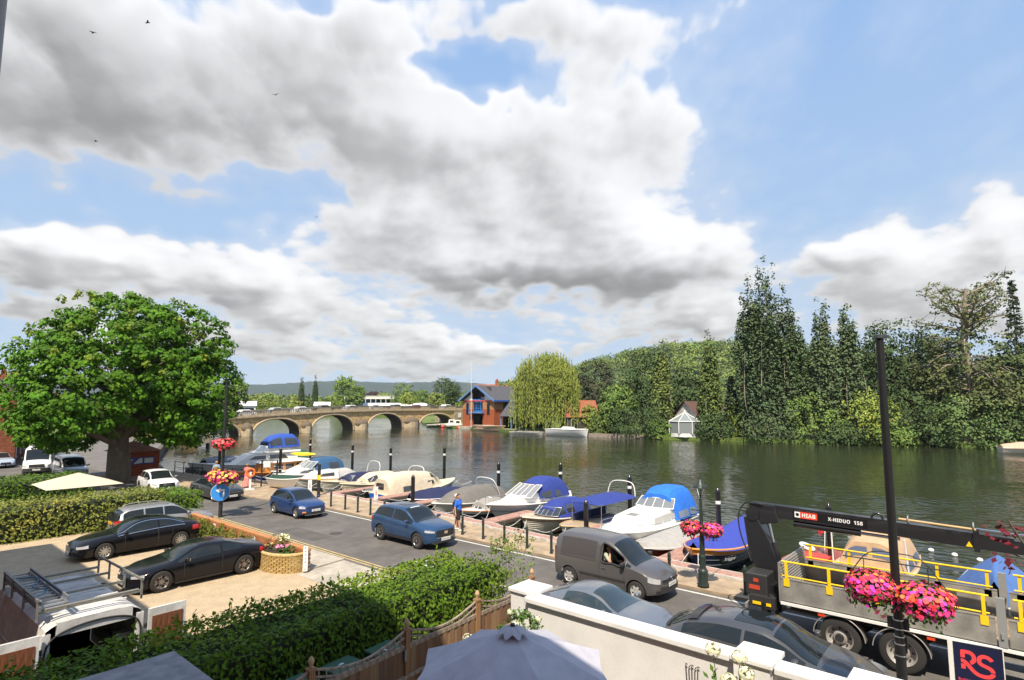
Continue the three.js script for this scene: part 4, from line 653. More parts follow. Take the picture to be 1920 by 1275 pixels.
function car(s) {
  const o = thing(s.name, s.label, s.cat || 'car', [s.x, s.y || 0, s.z], s.turn || 0, s.group);
  const paint = s.gloss ? mat(s.paint, { rough: 0.16, phys: { specularIntensity: s.gloss } }) : mat(s.paint, { rough: s.rough ?? 0.35, metal: s.metal ?? 0.25, clear: 0.8 });
  const L = s.L, W = s.W / 2, hl = L / 2, top = curve(s.top), belt = curve(s.belt), sill = s.sill ?? 0.2, wr = s.wheelR, ax = s.axles;
  const TF = s.taperF ?? 0.55, TR = s.taperR ?? 0.4, nf = s.nf ?? 2.6, nr = s.nr ?? 3.2, roofW = s.roofW ?? W * 0.72;
  const plan = x => { let k = 1; if (x > hl - TF) k = Math.pow(Math.max(0, 1 - ((x - hl + TF) / TF) ** nf), 1 / nf); else if (x < -hl + TR) k = Math.pow(Math.max(0, 1 - ((-hl + TR - x) / TR) ** nr), 1 / nr); return W * (0.06 + 0.94 * k) * (1 - 0.03 * (x / hl) ** 2); };
  const cabin = x => sstep(0.06, 0.34, top(x) - belt(x));
  const xs = new Set(); for (let i = 0; i <= 70; i++) xs.add(+(lerp(-hl, hl, i / 70)).toFixed(3));
  for (let i = 1; i < 14; i++) { const e = (1 - Math.cos(i / 14 * Math.PI / 2)); xs.add(+(hl - TF * e * 0.6).toFixed(3)); xs.add(+(-hl + TR * e * 0.6).toFixed(3)); }
  for (const a of ax) for (let i = 0; i <= 20; i++) xs.add(+(a - (wr + 0.055) * Math.cos(i / 20 * Math.PI)).toFixed(3));
  for (const x of s.cuts || []) xs.add(x);
  const X = [...xs].sort((a, b) => a - b);
  const bottom = x => { let y = sill + 0.10 * sstep(hl - 0.5, hl, Math.abs(x)); for (const a of ax) { const d = Math.abs(x - a), r = wr + 0.055; if (d < r) y = Math.max(y, wr + Math.sqrt(r * r - d * d)); } return Math.min(y, belt(x) - 0.04); };
  const sideZ = (x, y) => { const b = belt(x), t = (y - sill) / (b - sill), p = t < 0.5 ? lerp(0.935, 1, Math.sin(clamp(t * 2) * Math.PI / 2)) : lerp(1, s.shoulder ?? 0.955, (t - 0.5) ** 2 * 4); return plan(x) * p; };
  const NS = 7, NG = 4, NR = 6, rows = NS + NG + NR;
  const edge = x => { const c = cabin(x), p = plan(x), h = top(x) - belt(x), zb = p * (s.shoulder ?? 0.955); return [lerp(zb * 0.86, Math.min(roofW, zb * 0.9), c), top(x) - lerp(0.42 * Math.max(h, 0), s.roofDrop ?? 0.075, c), zb]; };
  const side = (x, q) => { const [ze, ye, zb] = edge(x), y0 = belt(x); return [x, lerp(y0, ye, q), lerp(zb, ze, q + 0.22 * q * (1 - q) * -1)]; };   // glass strip between belt and roof edge
  const over = (x, r) => { const [ze, ye] = edge(x), a = clamp(Math.abs(r)); return [x, ye + (top(x) - ye) * Math.pow(1 - Math.pow(a, 2.4), 0.62), ze * r]; };   // across the roof, r from -1 to 1
  const section = (x, k) => { if (k <= NS) { const y = lerp(bottom(x), belt(x), k / NS); return [x, y, sideZ(x, y)]; } if (k <= NS + NG) return side(x, (k - NS) / NG); return over(x, 1 - (k - NS - NG) / NR); };
  const P = [], nx = X.length, cols = rows + 1;
  for (const x of X) for (let k = 0; k < cols; k++) P.push(section(x, k));
  const full = new THREE.BufferGeometry(), flat_ = new Float32Array(P.length * 3); P.forEach((p, i) => flat_.set(p, i * 3));
  full.setAttribute('position', new THREE.BufferAttribute(flat_, 3)); const tri = [], own = [];
  const doors = s.doors || [];
  const hole = s.hole;
  for (let i = 0; i < nx - 1; i++) for (let k = 0; k < rows; k++) {
    const a = i * cols + k, b = a + 1, c = a + cols, d = c + 1, xm = (X[i] + X[i + 1]) / 2;
    let part = 'body'; const di = doors.findIndex(([p, q]) => xm > p && xm < q);
    if (di >= 0 && k < NS && k >= 1) part = 'door' + di; else if (k >= NS + 1 && xm > s.cowl && xm < hl - 0.14) part = 'bonnet'; else if (k >= NS + NG && xm < s.header && xm > s.rearHeader) part = 'roof';
    if (hole && k >= NS && k < NS + NG && xm > hole[0] && xm < hole[1]) part = 'hole';
    tri.push(a, b, c, b, d, c); own.push(part, part);
  }
  full.setIndex(tri); full.computeVertexNormals();
  const N = full.attributes.normal;
  const buckets = {};
  for (let t = 0; t < own.length; t++) (buckets[own[t]] ||= []).push(tri[3 * t], tri[3 * t + 1], tri[3 * t + 2]);
  const piece = (idx, mirror) => { const p = new Float32Array(idx.length * 3), n = new Float32Array(idx.length * 3); for (let i = 0; i < idx.length; i++) { const v = mirror && i % 3 ? idx[i - (i % 3) + (3 - i % 3)] : idx[i]; const m = mirror ? -1 : 1; p.set([P[v][0], P[v][1], P[v][2] * m], i * 3); n.set([N.getX(v), N.getY(v), N.getZ(v) * m], i * 3); } const g = new THREE.BufferGeometry(); g.setAttribute('position', new THREE.BufferAttribute(p, 3)); g.setAttribute('normal', new THREE.BufferAttribute(n, 3)); return g; };
  const body = mesh('body', [piece(buckets.body, 0), piece(buckets.body, 1)], paint, o);
  if (buckets.bonnet) mesh('bonnet', [piece(buckets.bonnet, 0), piece(buckets.bonnet, 1)], paint, o);
  if (buckets.roof) mesh('roof', [piece(buckets.roof, 0), piece(buckets.roof, 1)], s.roofPaint ? mat(s.roofPaint, { rough: 0.15, clear: 1 }) : paint, o);
  // thin patches that lie a few millimetres proud of the body
  const patch = (f, us, vs, nu = 10, nv = 5, lift = 0.007) => { const g = sheet(f, nu, nv, us, vs), p = g.attributes.position, n = g.attributes.normal; for (let i = 0; i < p.count; i++) { let x = n.getX(i), y = n.getY(i), z = n.getZ(i); const cx = p.getX(i), cz = p.getZ(i), cy = p.getY(i) - 0.6, out = x * cx * 0.3 + y * cy + z * cz < 0 ? -1 : 1; p.setXYZ(i, cx + out * x * lift, p.getY(i) + out * y * lift, cz + out * z * lift); } g.computeVertexNormals(); return g; };
  const both = g => { const m = g.clone().scale(1, 1, -1); if (m.index) { const a = m.index.array; for (let i = 0; i < a.length; i += 3) { const t = a[i + 1]; a[i + 1] = a[i + 2]; a[i + 2] = t; } } m.computeVertexNormals(); return m; };
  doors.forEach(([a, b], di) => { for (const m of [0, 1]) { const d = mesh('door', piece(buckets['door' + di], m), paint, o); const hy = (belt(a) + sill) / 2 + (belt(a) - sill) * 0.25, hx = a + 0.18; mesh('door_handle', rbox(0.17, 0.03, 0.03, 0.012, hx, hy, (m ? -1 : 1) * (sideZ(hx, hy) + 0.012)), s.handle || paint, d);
    const seam = x => patch((u, v) => { const y = lerp(bottom(x) + 0.06, belt(x), v); return [x + (u - 0.5) * 0.014, y, sideZ(x, y)]; }, [0, 1], [0, 1], 1, 6, 0.003); for (const x of [a, b]) mesh('door_seal_or_gap_shade', m ? both(seam(x)) : seam(x), plastic, d); } });  // dark strips painted for the shade in the gaps round each door
  const gl = s.glassMat || M.glass;
  mesh('windscreen', patch((u, v) => over(u, v), [s.cowl + (s.cowlIn ?? 0.05), s.header + 0.02].sort((a, b) => a - b), [-0.93, 0.93], 12, 14), gl, o);
  if (s.rearGlass) mesh('rear_window', patch((u, v) => over(u, v), s.rearGlass, [-0.9, 0.9], 10, 12), gl, o);
  for (const [a, b, q0 = 0.08, q1 = 0.9, kind] of s.windows) for (const m of [0, 1]) { const g = patch((u, v) => side(u, v), [a, b], [q0, q1], 12, 4); mesh('side_window', m ? both(g) : g, kind || gl, o); }
  if (s.trim) { const [a, b] = s.trim; for (const m of [0, 1]) { const line = q => { const pts = []; for (let i = 0; i <= 20; i++) { const p = side(lerp(a, b, i / 20), q); pts.push([p[0], p[1], p[2] + 0.008]); } return tube(pts, 0.022, 30, 5); }; const g = [line(0.03), line(0.94)]; mesh('window_trim', m ? g.map(both) : g, chrome, o); } }
  // nose and tail: points found from the plan taper
  const frontX = (z, y, back) => { const T2 = back ? TR : TF, n2 = back ? nr : nf, k = clamp((Math.abs(z) / W - 0.06) / 0.94, 0, 1), e = T2 * Math.pow(Math.max(0, 1 - Math.pow(k, n2)), 1 / n2); return back ? -(hl - T2 + e) : hl - T2 + e; };
  const nose = (z0, z1, y0, y1, m, name, lift = 0.02, back = false, slope = 0) => mesh(name, patch((u, v) => [frontX(u, v, back) - (back ? -1 : 1) * slope * (v - y0), v, u], [z0, z1], [y0, y1], 10, 3, lift), m, o);
  for (const [z0, z1, y0, y1, m, name, lift, slope] of s.front || []) nose(z0, z1, y0, y1, m, name, lift, false, slope);
  for (const [z0, z1, y0, y1, m, name, lift, slope] of s.rear || []) nose(z0, z1, y0, y1, m, name, lift, true, slope);
  for (const m of [0, 1]) {
    if (s.head) { const [x0, x1, y0, y1] = s.head, g = patch((u, v) => { const y = lerp(y0(u), y1(u), v); return [u, y, sideZ(u, Math.min(y, belt(u)))]; }, [x0, x1], [0, 1], 10, 4, 0.012); mesh('headlight', m ? both(g) : g, lampGlass, o); }
    if (s.tail) { const [x0, x1, y0, y1] = s.tail, g = patch((u, v) => { const y = lerp(y0, y1, v); return [u, y, sideZ(u, Math.min(y, belt(u)))]; }, [x0, x1], [0, 1], 8, 4, 0.012); mesh('tail_light', m ? both(g) : g, tailRed, o); }
    if (s.mirror) { const [mx, my] = s.mirror, z = (m ? -1 : 1) * (sideZ(mx, belt(mx)) + 0.10); const mi = mesh('wing_mirror', [rbox(0.12, 0.13, 0.2, 0.045, mx, my, z), rbox(0.06, 0.04, 0.12, 0.015, mx, my - 0.06, z - (m ? -1 : 1) * 0.08)], s.mirrorMat || paint, o); mesh('mirror_glass', box(0.012, 0.1, 0.15, mx - 0.062, my, z), chrome, mi); }
  }
  if (s.moulding) for (const m of [0, 1]) { const [a, b, y0, y1] = s.moulding, g = patch((u, v) => [u, v, sideZ(u, v)], [a, b], [y0, y1], 12, 2, 0.012); mesh('side_moulding', m ? both(g) : g, plastic, o); }
  if (s.plate) { const [tx, py] = s.plate, pl = new THREE.Mesh(new THREE.BoxGeometry(0.53, 0.12, 0.012).rotateY(Math.PI / 2), plateMat(tx, false)); pl.name = 'number_plate'; pl.position.set(hl + 0.035 - (s.plateIn || 0), py, 0); o.add(pl); }
  if (s.rearPlate) { const [tx, py, pin = 0] = s.rearPlate, pl = new THREE.Mesh(new THREE.BoxGeometry(0.53, 0.12, 0.012).rotateY(-Math.PI / 2), plateMat(tx, true)); pl.name = 'rear_number_plate'; pl.position.set(-hl - 0.03 + pin, py, 0); o.add(pl); }
  mesh('underbody', [box(L * 0.86, 0.32, (W - 0.26) * 2, 0, sill + 0.14, 0), ...ax.map(a => box(wr * 2.3, 0.5, (W - 0.27) * 2, a, 0.5, 0))], discDark, o);
  const wg = wheelGeo(wr, s.tyreW || 0.22, s.rim || { n: 5, w: 0.06 }), rimM = s.rimMat || alloy;
  for (const a of ax) for (const m of [1, -1]) { const w = mesh('wheel', wg.disc.clone(), discDark, o); mesh('tyre', wg.tyre.clone(), M.rubber, w); mesh('rim', wg.rim.clone(), rimM, w); w.position.set(a, wr, m * (W - (s.tyreW || 0.22) / 2 - 0.015)); if (m < 0) w.rotation.y = Math.PI; }
  if (s.extra) s.extra(o, { paint, top, belt, sideZ, over, side, patch, both, hl, W, frontX });
  return o;
}
const F2 = (a, b, ya, yb) => x => lerp(ya, yb, clamp((x - a) / (b - a)));
// blue supermini leading the row
car({ name: 'blue_hatchback', label: 'small blue hatchback driving along the road, furthest of the two blue cars', x: -32.35, z: -18.25, turn: 0, L: 3.98, W: 1.68, wheelR: 0.31, axles: [-1.24, 1.23], paint: [0.016, 0.050, 0.17], metal: 0.3,
  top: [[-1.99, 0.5], [-1.93, 0.8], [-1.8, 1.05], [-1.4, 1.38], [-0.9, 1.46], [-0.2, 1.47], [0.15, 1.42], [0.98, 0.98], [1.4, 0.9], [1.8, 0.76], [1.95, 0.6], [1.99, 0.5]], belt: [[-1.99, 0.45], [-1.85, 0.8], [-1.5, 0.98], [-0.5, 0.94], [0.9, 0.86], [1.6, 0.74], [1.99, 0.42]],
  cowl: 0.98, header: 0.12, rearHeader: -1.35, rearGlass: [-1.84, -1.42], windows: [[-1.5, -0.38], [-0.32, 0.86]], doors: [[-1.1, -0.36], [-0.34, 0.72]], head: [1.58, 1.88, x => belt0(x, 0.6, 0.56), x => belt0(x, 0.75, 0.66)], tail: [-1.94, -1.72, 0.72, 0.92],
  front: [[-0.52, 0.52, 0.60, 0.67, plastic, 'grille'], [-0.6, 0.6, 0.26, 0.38, plastic, 'lower_grille'], [0.56, 0.72, 0.36, 0.44, amber, 'indicator', 0.03], [-0.72, -0.56, 0.36, 0.44, amber, 'indicator', 0.03], [-0.62, 0.62, 0.22, 0.25, chrome, 'bumper_trim', 0.03]], mirror: [0.72, 0.98], plate: ['AJ13 CTX', 0.47], rim: { n: 7, w: 0.05 } });
function belt0(x, a, b) { return lerp(a, b, clamp((x - 1.3) / 0.7)); }
// blue crossover
car({ name: 'blue_crossover', label: 'metallic blue crossover car driving along the road, nearer of the two blue cars', x: -22.05, z: -18.4, turn: 0, L: 4.55, W: 1.86, wheelR: 0.36, axles: [-1.35, 1.35], sill: 0.27, paint: [0.020, 0.062, 0.15], metal: 0.3,
  top: [[-2.27, 0.6], [-2.2, 0.95], [-2.05, 1.25], [-1.6, 1.6], [-1.0, 1.67], [-0.2, 1.68], [0.2, 1.62], [1.05, 1.16], [1.6, 1.08], [2.08, 0.94], [2.24, 0.74], [2.27, 0.6]], belt: [[-2.27, 0.6], [-2.1, 0.98], [-1.7, 1.14], [-0.5, 1.09], [0.9, 1.02], [1.7, 0.90], [2.1, 0.78], [2.27, 0.55]],
  cowl: 1.08, header: 0.15, rearHeader: -1.62, rearGlass: [-2.1, -1.66], windows: [[-1.75, -0.5], [-0.42, 0.92]], doors: [[-1.2, -0.44], [-0.42, 0.75]], head: [1.86, 2.2, x => lerp(0.80, 0.76, clamp((x - 1.6) / 0.6)), x => lerp(0.92, 0.84, clamp((x - 1.6) / 0.6))], tail: [-2.2, -1.9, 0.92, 1.03],
  front: [[-0.5, 0.5, 0.56, 0.86, M.black, 'grille'], [-0.5, 0.5, 0.52, 0.555, chrome, 'grille_trim', 0.03], [-0.72, 0.72, 0.30, 0.40, plastic, 'lower_grille'], [-0.1, 0.1, 0.68, 0.8, chrome, 'badge', 0.035]], mirror: [0.72, 1.14], plate: ['MX69 DMY', 0.46], rim: { n: 10, w: 0.035, twin: 0.05 }, moulding: [-0.95, 0.95, 0.28, 0.40], rimMat: mat([0.36, 0.35, 0.34], { rough: 0.3, metal: 0.8 }),
  extra: (o, k) => { mesh('sunroof', k.patch((u, v) => k.over(u, v), [-0.7, -0.1], [-0.55, 0.55], 6, 8), M.glass, o); mesh('windscreen_band', k.patch((u, v) => k.over(u, v), [0.2, 0.26], [-0.3, 0.55], 3, 8, 0.012), mat([0.55, 0.6, 0.6], { rough: 0.3 }), o); } });
// dark saloon behind the blue sign
car({ name: 'dark_saloon', label: 'dark grey saloon car passing behind the round blue sign', x: -41.9, z: -17.6, turn: 0.02, L: 4.87, W: 1.85, wheelR: 0.34, axles: [-1.42, 1.43], paint: [0.030, 0.036, 0.045], metal: 0.4,
  top: [[-2.43, 0.6], [-2.36, 0.9], [-2.1, 1.03], [-1.7, 1.12], [-0.9, 1.42], [-0.3, 1.46], [0.2, 1.42], [1.1, 1.0], [1.7, 0.92], [2.25, 0.78], [2.4, 0.6], [2.43, 0.5]], belt: [[-2.43, 0.55], [-2.3, 0.85], [-1.5, 0.98], [0.9, 0.9], [1.8, 0.78], [2.43, 0.45]],
  cowl: 1.12, header: 0.18, rearHeader: -0.95, rearGlass: [-1.72, -1.0], windows: [[-1.55, -0.4], [-0.34, 0.98]], doors: [[-1.05, -0.38], [-0.36, 0.8]], head: [2.0, 2.32, x => lerp(0.66, 0.62, clamp((x - 1.7) / 0.6)), x => lerp(0.8, 0.7, clamp((x - 1.7) / 0.6))], tail: [-2.36, -2.05, 0.76, 0.92],
  front: [[-0.45, 0.45, 0.42, 0.68, plastic, 'grille'], [-0.45, 0.45, 0.60, 0.62, chrome, 'grille_bar', 0.03], [0.5, 0.75, 0.32, 0.38, chrome, 'fog_light', 0.03], [-0.75, -0.5, 0.32, 0.38, chrome, 'fog_light', 0.03]], mirror: [0.8, 1.02], plate: ['WM15 HKA', 0.38], rim: { n: 5, w: 0.07 }, trim: [-1.6, 1.0] });
// white crossover by the sycamore
car({ name: 'white_crossover', label: 'white crossover car with black grille parked below the sycamore', x: -47.9, z: -15.9, turn: -0.06, L: 4.41, W: 1.83, wheelR: 0.37, axles: [-1.3, 1.3], sill: 0.24, paint: [0.80, 0.80, 0.80], metal: 0, rough: 0.25,
  top: [[-2.2, 0.6], [-2.1, 0.95], [-1.95, 1.2], [-1.4, 1.52], [-0.8, 1.58], [-0.2, 1.58], [0.15, 1.53], [1.0, 1.08], [1.6, 1.0], [2.05, 0.86], [2.18, 0.7], [2.2, 0.55]], belt: [[-2.2, 0.55], [-2.0, 0.98], [-1.5, 1.05], [0.9, 0.98], [1.7, 0.86], [2.2, 0.5]],
  cowl: 1.02, header: 0.12, rearHeader: -1.45, rearGlass: [-2.0, -1.5], windows: [[-1.7, -0.42], [-0.36, 0.9]], doors: [[-1.15, -0.4], [-0.38, 0.75]], head: [1.82, 2.1, x => lerp(0.74, 0.70, clamp((x - 1.6) / 0.5)), x => lerp(0.88, 0.80, clamp((x - 1.6) / 0.5))], tail: [-2.1, -1.8, 0.8, 0.98],
  front: [[-0.5, 0.5, 0.36, 0.84, M.black, 'grille'], [-0.22, 0.22, 0.68, 0.76, chrome, 'badge', 0.03], [0.5, 0.78, 0.28, 0.46, plastic, 'air_intake'], [-0.78, -0.5, 0.28, 0.46, plastic, 'air_intake']], mirror: [0.72, 1.1], mirrorMat: M.alu, plate: ['RS64 OWK', 0.5], rim: { n: 5, w: 0.06, twin: 0.07 }, rimMat: alloyDark });
// black executive saloon in the gravel yard, nose towards the house
const ridge0 = curve([[-2.48, 0.6], [-2.4, 0.95], [-2.1, 1.08], [-1.75, 1.14], [-0.9, 1.41], [-0.3, 1.46], [0.1, 1.42], [1.0, 1.0], [1.6, 0.93], [2.2, 0.76], [2.42, 0.55], [2.48, 0.45]]);
car({ name: 'black_saloon', label: 'black saloon with chrome window surround parked on the gravel', x: -30.05, z: -9.25, turn: -Math.PI / 2, L: 4.96, W: 1.88, wheelR: 0.35, axles: [-1.5, 1.42], paint: [0.006, 0.006, 0.008], gloss: 0.7,
  top: [[-2.48, 0.6], [-2.4, 0.95], [-2.1, 1.08], [-1.75, 1.14], [-0.9, 1.41], [-0.3, 1.46], [0.1, 1.42], [1.0, 1.0], [1.6, 0.93], [2.2, 0.76], [2.42, 0.55], [2.48, 0.45]], belt: [[-2.48, 0.55], [-2.3, 0.88], [-1.4, 1.0], [0.9, 0.9], [1.8, 0.77], [2.48, 0.42]],
  cowl: 1.02, header: 0.08, rearHeader: -0.95, rearGlass: [-1.72, -1.0], windows: [[-1.62, -0.62], [-0.55, 0.88]], trim: [-1.66, 0.98], doors: [[-1.15, -0.58], [-0.56, 0.7]], head: [2.0, 2.36, x => lerp(0.60, 0.56, clamp((x - 1.7) / 0.6)), x => lerp(0.75, 0.66, clamp((x - 1.7) / 0.6))], tail: [-2.42, -1.98, 0.72, 0.92],
  front: [[-0.34, 0.34, 0.42, 0.64, chrome, 'grille'], [-0.65, 0.65, 0.24, 0.34, plastic, 'lower_grille']], mirror: [0.7, 1.0], plate: ['XF11 AGU', 0.36], rim: { n: 10, w: 0.045 }, tyreW: 0.25 });
// black coupe beside it
car({ name: 'black_coupe', label: 'low black coupe with grey spoked wheels, nearest car on the gravel', x: -23.7, z: -9.3, turn: -Math.PI / 2, L: 4.78, W: 1.92, wheelR: 0.365, axles: [-1.44, 1.43], paint: [0.007, 0.007, 0.010], gloss: 0.7, taperF: 0.7,
  top: [[-2.39, 0.65], [-2.3, 0.98], [-2.0, 1.05], [-1.6, 1.12], [-0.7, 1.36], [-0.2, 1.39], [0.2, 1.34], [1.05, 0.98], [1.7, 0.88], [2.2, 0.72], [2.36, 0.55], [2.39, 0.45]], belt: [[-2.39, 0.6], [-2.2, 0.92], [-1.5, 1.0], [-1.0, 0.96], [0.9, 0.88], [1.7, 0.76], [2.39, 0.42]],
  cowl: 1.05, header: 0.15, rearHeader: -0.75, rearGlass: [-1.58, -0.8], windows: [[-1.3, -0.62, 0.12], [-0.55, 0.9]], doors: [[-0.6, 0.72]], head: [1.96, 2.28, x => lerp(0.62, 0.58, clamp((x - 1.7) / 0.6)), x => lerp(0.74, 0.67, clamp((x - 1.7) / 0.6))], tail: [-2.34, -2.0, 0.78, 0.92],
  front: [[-0.45, 0.45, 0.25, 0.62, plastic, 'grille']], mirror: [0.66, 0.98], mirrorMat: M.blackGloss, plate: ['LC18 RFN', 0.42], rim: { n: 5, w: 0.055, twin: 0.12 }, rimMat: mat([0.24, 0.22, 0.21], { rough: 0.35, metal: 0.6 }), tyreW: 0.26, moulding: [-1.0, 0.98, 0.2, 0.27],
  extra: (o, k) => { for (const a of [1.43, -1.44]) for (const s of [1, -1]) mesh('brake_caliper', box(0.07, 0.16, 0.04, a + 0.15, 0.4, s * 0.86), mat([0.22, 0.02, 0.02], { rough: 0.4 }), o); } });
// silver estate behind the black saloon
car({ name: 'silver_estate', label: 'silver estate car tail on behind the black saloon, against the hedge', x: -33.1, z: -11.35, turn: Math.PI / 2, L: 4.6, W: 1.76, wheelR: 0.32, axles: [-1.3, 1.35], paint: [0.36, 0.36, 0.36], metal: 0.5,
  top: [[-2.3, 0.6], [-2.22, 1.0], [-2.05, 1.3], [-1.7, 1.46], [-0.9, 1.5], [0, 1.5], [0.3, 1.44], [1.1, 1.0], [1.7, 0.9], [2.15, 0.74], [2.3, 0.5]], belt: [[-2.3, 0.55], [-2.15, 0.92], [-1.5, 0.98], [0.9, 0.9], [1.7, 0.78], [2.3, 0.45]],
  cowl: 1.1, header: 0.28, rearHeader: -1.85, rearGlass: [-2.22, -1.95], windows: [[-2.0, -1.15], [-1.08, -0.3], [-0.24, 1.0]], doors: [[-1.1, -0.32], [-0.3, 0.85]], tail: [-2.28, -2.05, 0.72, 0.98], rear: [[-0.7, 0.7, 0.95, 1.28, M.glass, 'tailgate_glass', 0.02, 0.3]], mirror: [0.8, 1.0], rearPlate: ['KV56 HTX', 0.82], rim: { n: 6, w: 0.06 },
  extra: (o, k) => { for (const s of [-1, 1]) mesh('roof_rail', tube([[-1.7, 1.42, s * 0.56], [-1.5, 1.5, s * 0.56], [-0.4, 1.53, s * 0.56], [0, 1.48, s * 0.56]], 0.02, 16, 6), M.alu, o); } });
// two vans and a car far left
car({ name: 'white_van', label: 'tall white panel van facing the camera at the far left', cat: 'van', x: -69.0, z: -12.7, turn: -0.2, L: 5.5, W: 2.05, wheelR: 0.36, axles: [-1.7, 1.75], sill: 0.3, paint: [0.78, 0.78, 0.77], metal: 0, shoulder: 0.98, roofW: 0.9, taperF: 0.5, taperR: 0.12, roofDrop: 0.14,
  top: [[-2.75, 1.2], [-2.72, 2.3], [-2.4, 2.5], [0.3, 2.5], [0.7, 2.42], [1.0, 2.25], [1.75, 1.35], [2.2, 1.2], [2.62, 1.0], [2.75, 0.7]], belt: [[-2.75, 1.0], [-2.7, 1.3], [1.5, 1.22], [2.3, 1.0], [2.75, 0.6]],
  cowl: 1.75, header: 1.0, rearHeader: -2.6, windows: [[0.62, 1.6, 0.1, 0.62]], doors: [[0.6, 1.45]], head: [2.35, 2.64, x => lerp(0.82, 0.76, clamp((x - 2.1) / 0.5)), x => lerp(1.08, 0.92, clamp((x - 2.1) / 0.5))],
  front: [[-0.55, 0.55, 0.72, 1.0, plastic, 'grille'], [-0.95, 0.95, 0.36, 0.66, plastic, 'bumper', 0.03]], mirror: [1.5, 1.5], mirrorMat: plastic, plate: ['EN19 YHK', 0.52], rim: { n: 6, w: 0.07 } });
car({ name: 'silver_van', label: 'low silver passenger van just right of the tall white van', cat: 'van', x: -61.6, z: -13.6, turn: -0.06, L: 4.9, W: 1.9, wheelR: 0.33, axles: [-1.5, 1.5], sill: 0.26, paint: [0.60, 0.62, 0.64], metal: 0.3, shoulder: 0.98, roofW: 0.8, taperF: 0.5, taperR: 0.15, roofDrop: 0.1,
  top: [[-2.45, 1.0], [-2.42, 1.8], [-2.1, 1.95], [0.3, 1.95], [0.7, 1.88], [1.65, 1.15], [2.1, 1.0], [2.4, 0.8], [2.45, 0.6]], belt: [[-2.45, 0.9], [-2.4, 1.1], [1.5, 1.05], [2.2, 0.85], [2.45, 0.55]],
  cowl: 1.65, header: 0.75, rearHeader: -2.3, windows: [[-2.2, -0.9, 0.1, 0.8], [-0.8, 0.3, 0.1, 0.8], [0.38, 1.5, 0.1, 0.8]], doors: [[0.35, 1.3]], head: [1.9, 2.35, x => 0.68, x => 0.86], front: [[-0.5, 0.5, 0.6, 0.76, plastic, 'grille'], [-0.8, 0.8, 0.3, 0.46, plastic, 'bumper']], mirror: [1.25, 1.2], plate: ['OV17 LSR', 0.46], rim: { n: 5, w: 0.07 } });
car({ name: 'pale_blue_car', label: 'pale blue car cut by the left edge of the picture', x: -77.6, z: -11.2, turn: 0.1, L: 4.3, W: 1.8, wheelR: 0.32, axles: [-1.3, 1.3], paint: [0.42, 0.50, 0.58], metal: 0.3,
  top: [[-2.15, 0.6], [-2.0, 1.0], [-1.4, 1.4], [-0.5, 1.46], [0.1, 1.42], [1.0, 1.0], [1.8, 0.84], [2.15, 0.5]], belt: [[-2.15, 0.55], [-1.8, 0.95], [0.9, 0.9], [1.7, 0.76], [2.15, 0.45]], cowl: 1.0, header: 0.08, rearHeader: -1.4, windows: [[-1.5, -0.4], [-0.34, 0.86]], head: [1.5, 2.0, x => 0.62, x => 0.76], front: [[-0.4, 0.4, 0.4, 0.6, plastic, 'grille']], rim: { n: 5, w: 0.07 } });
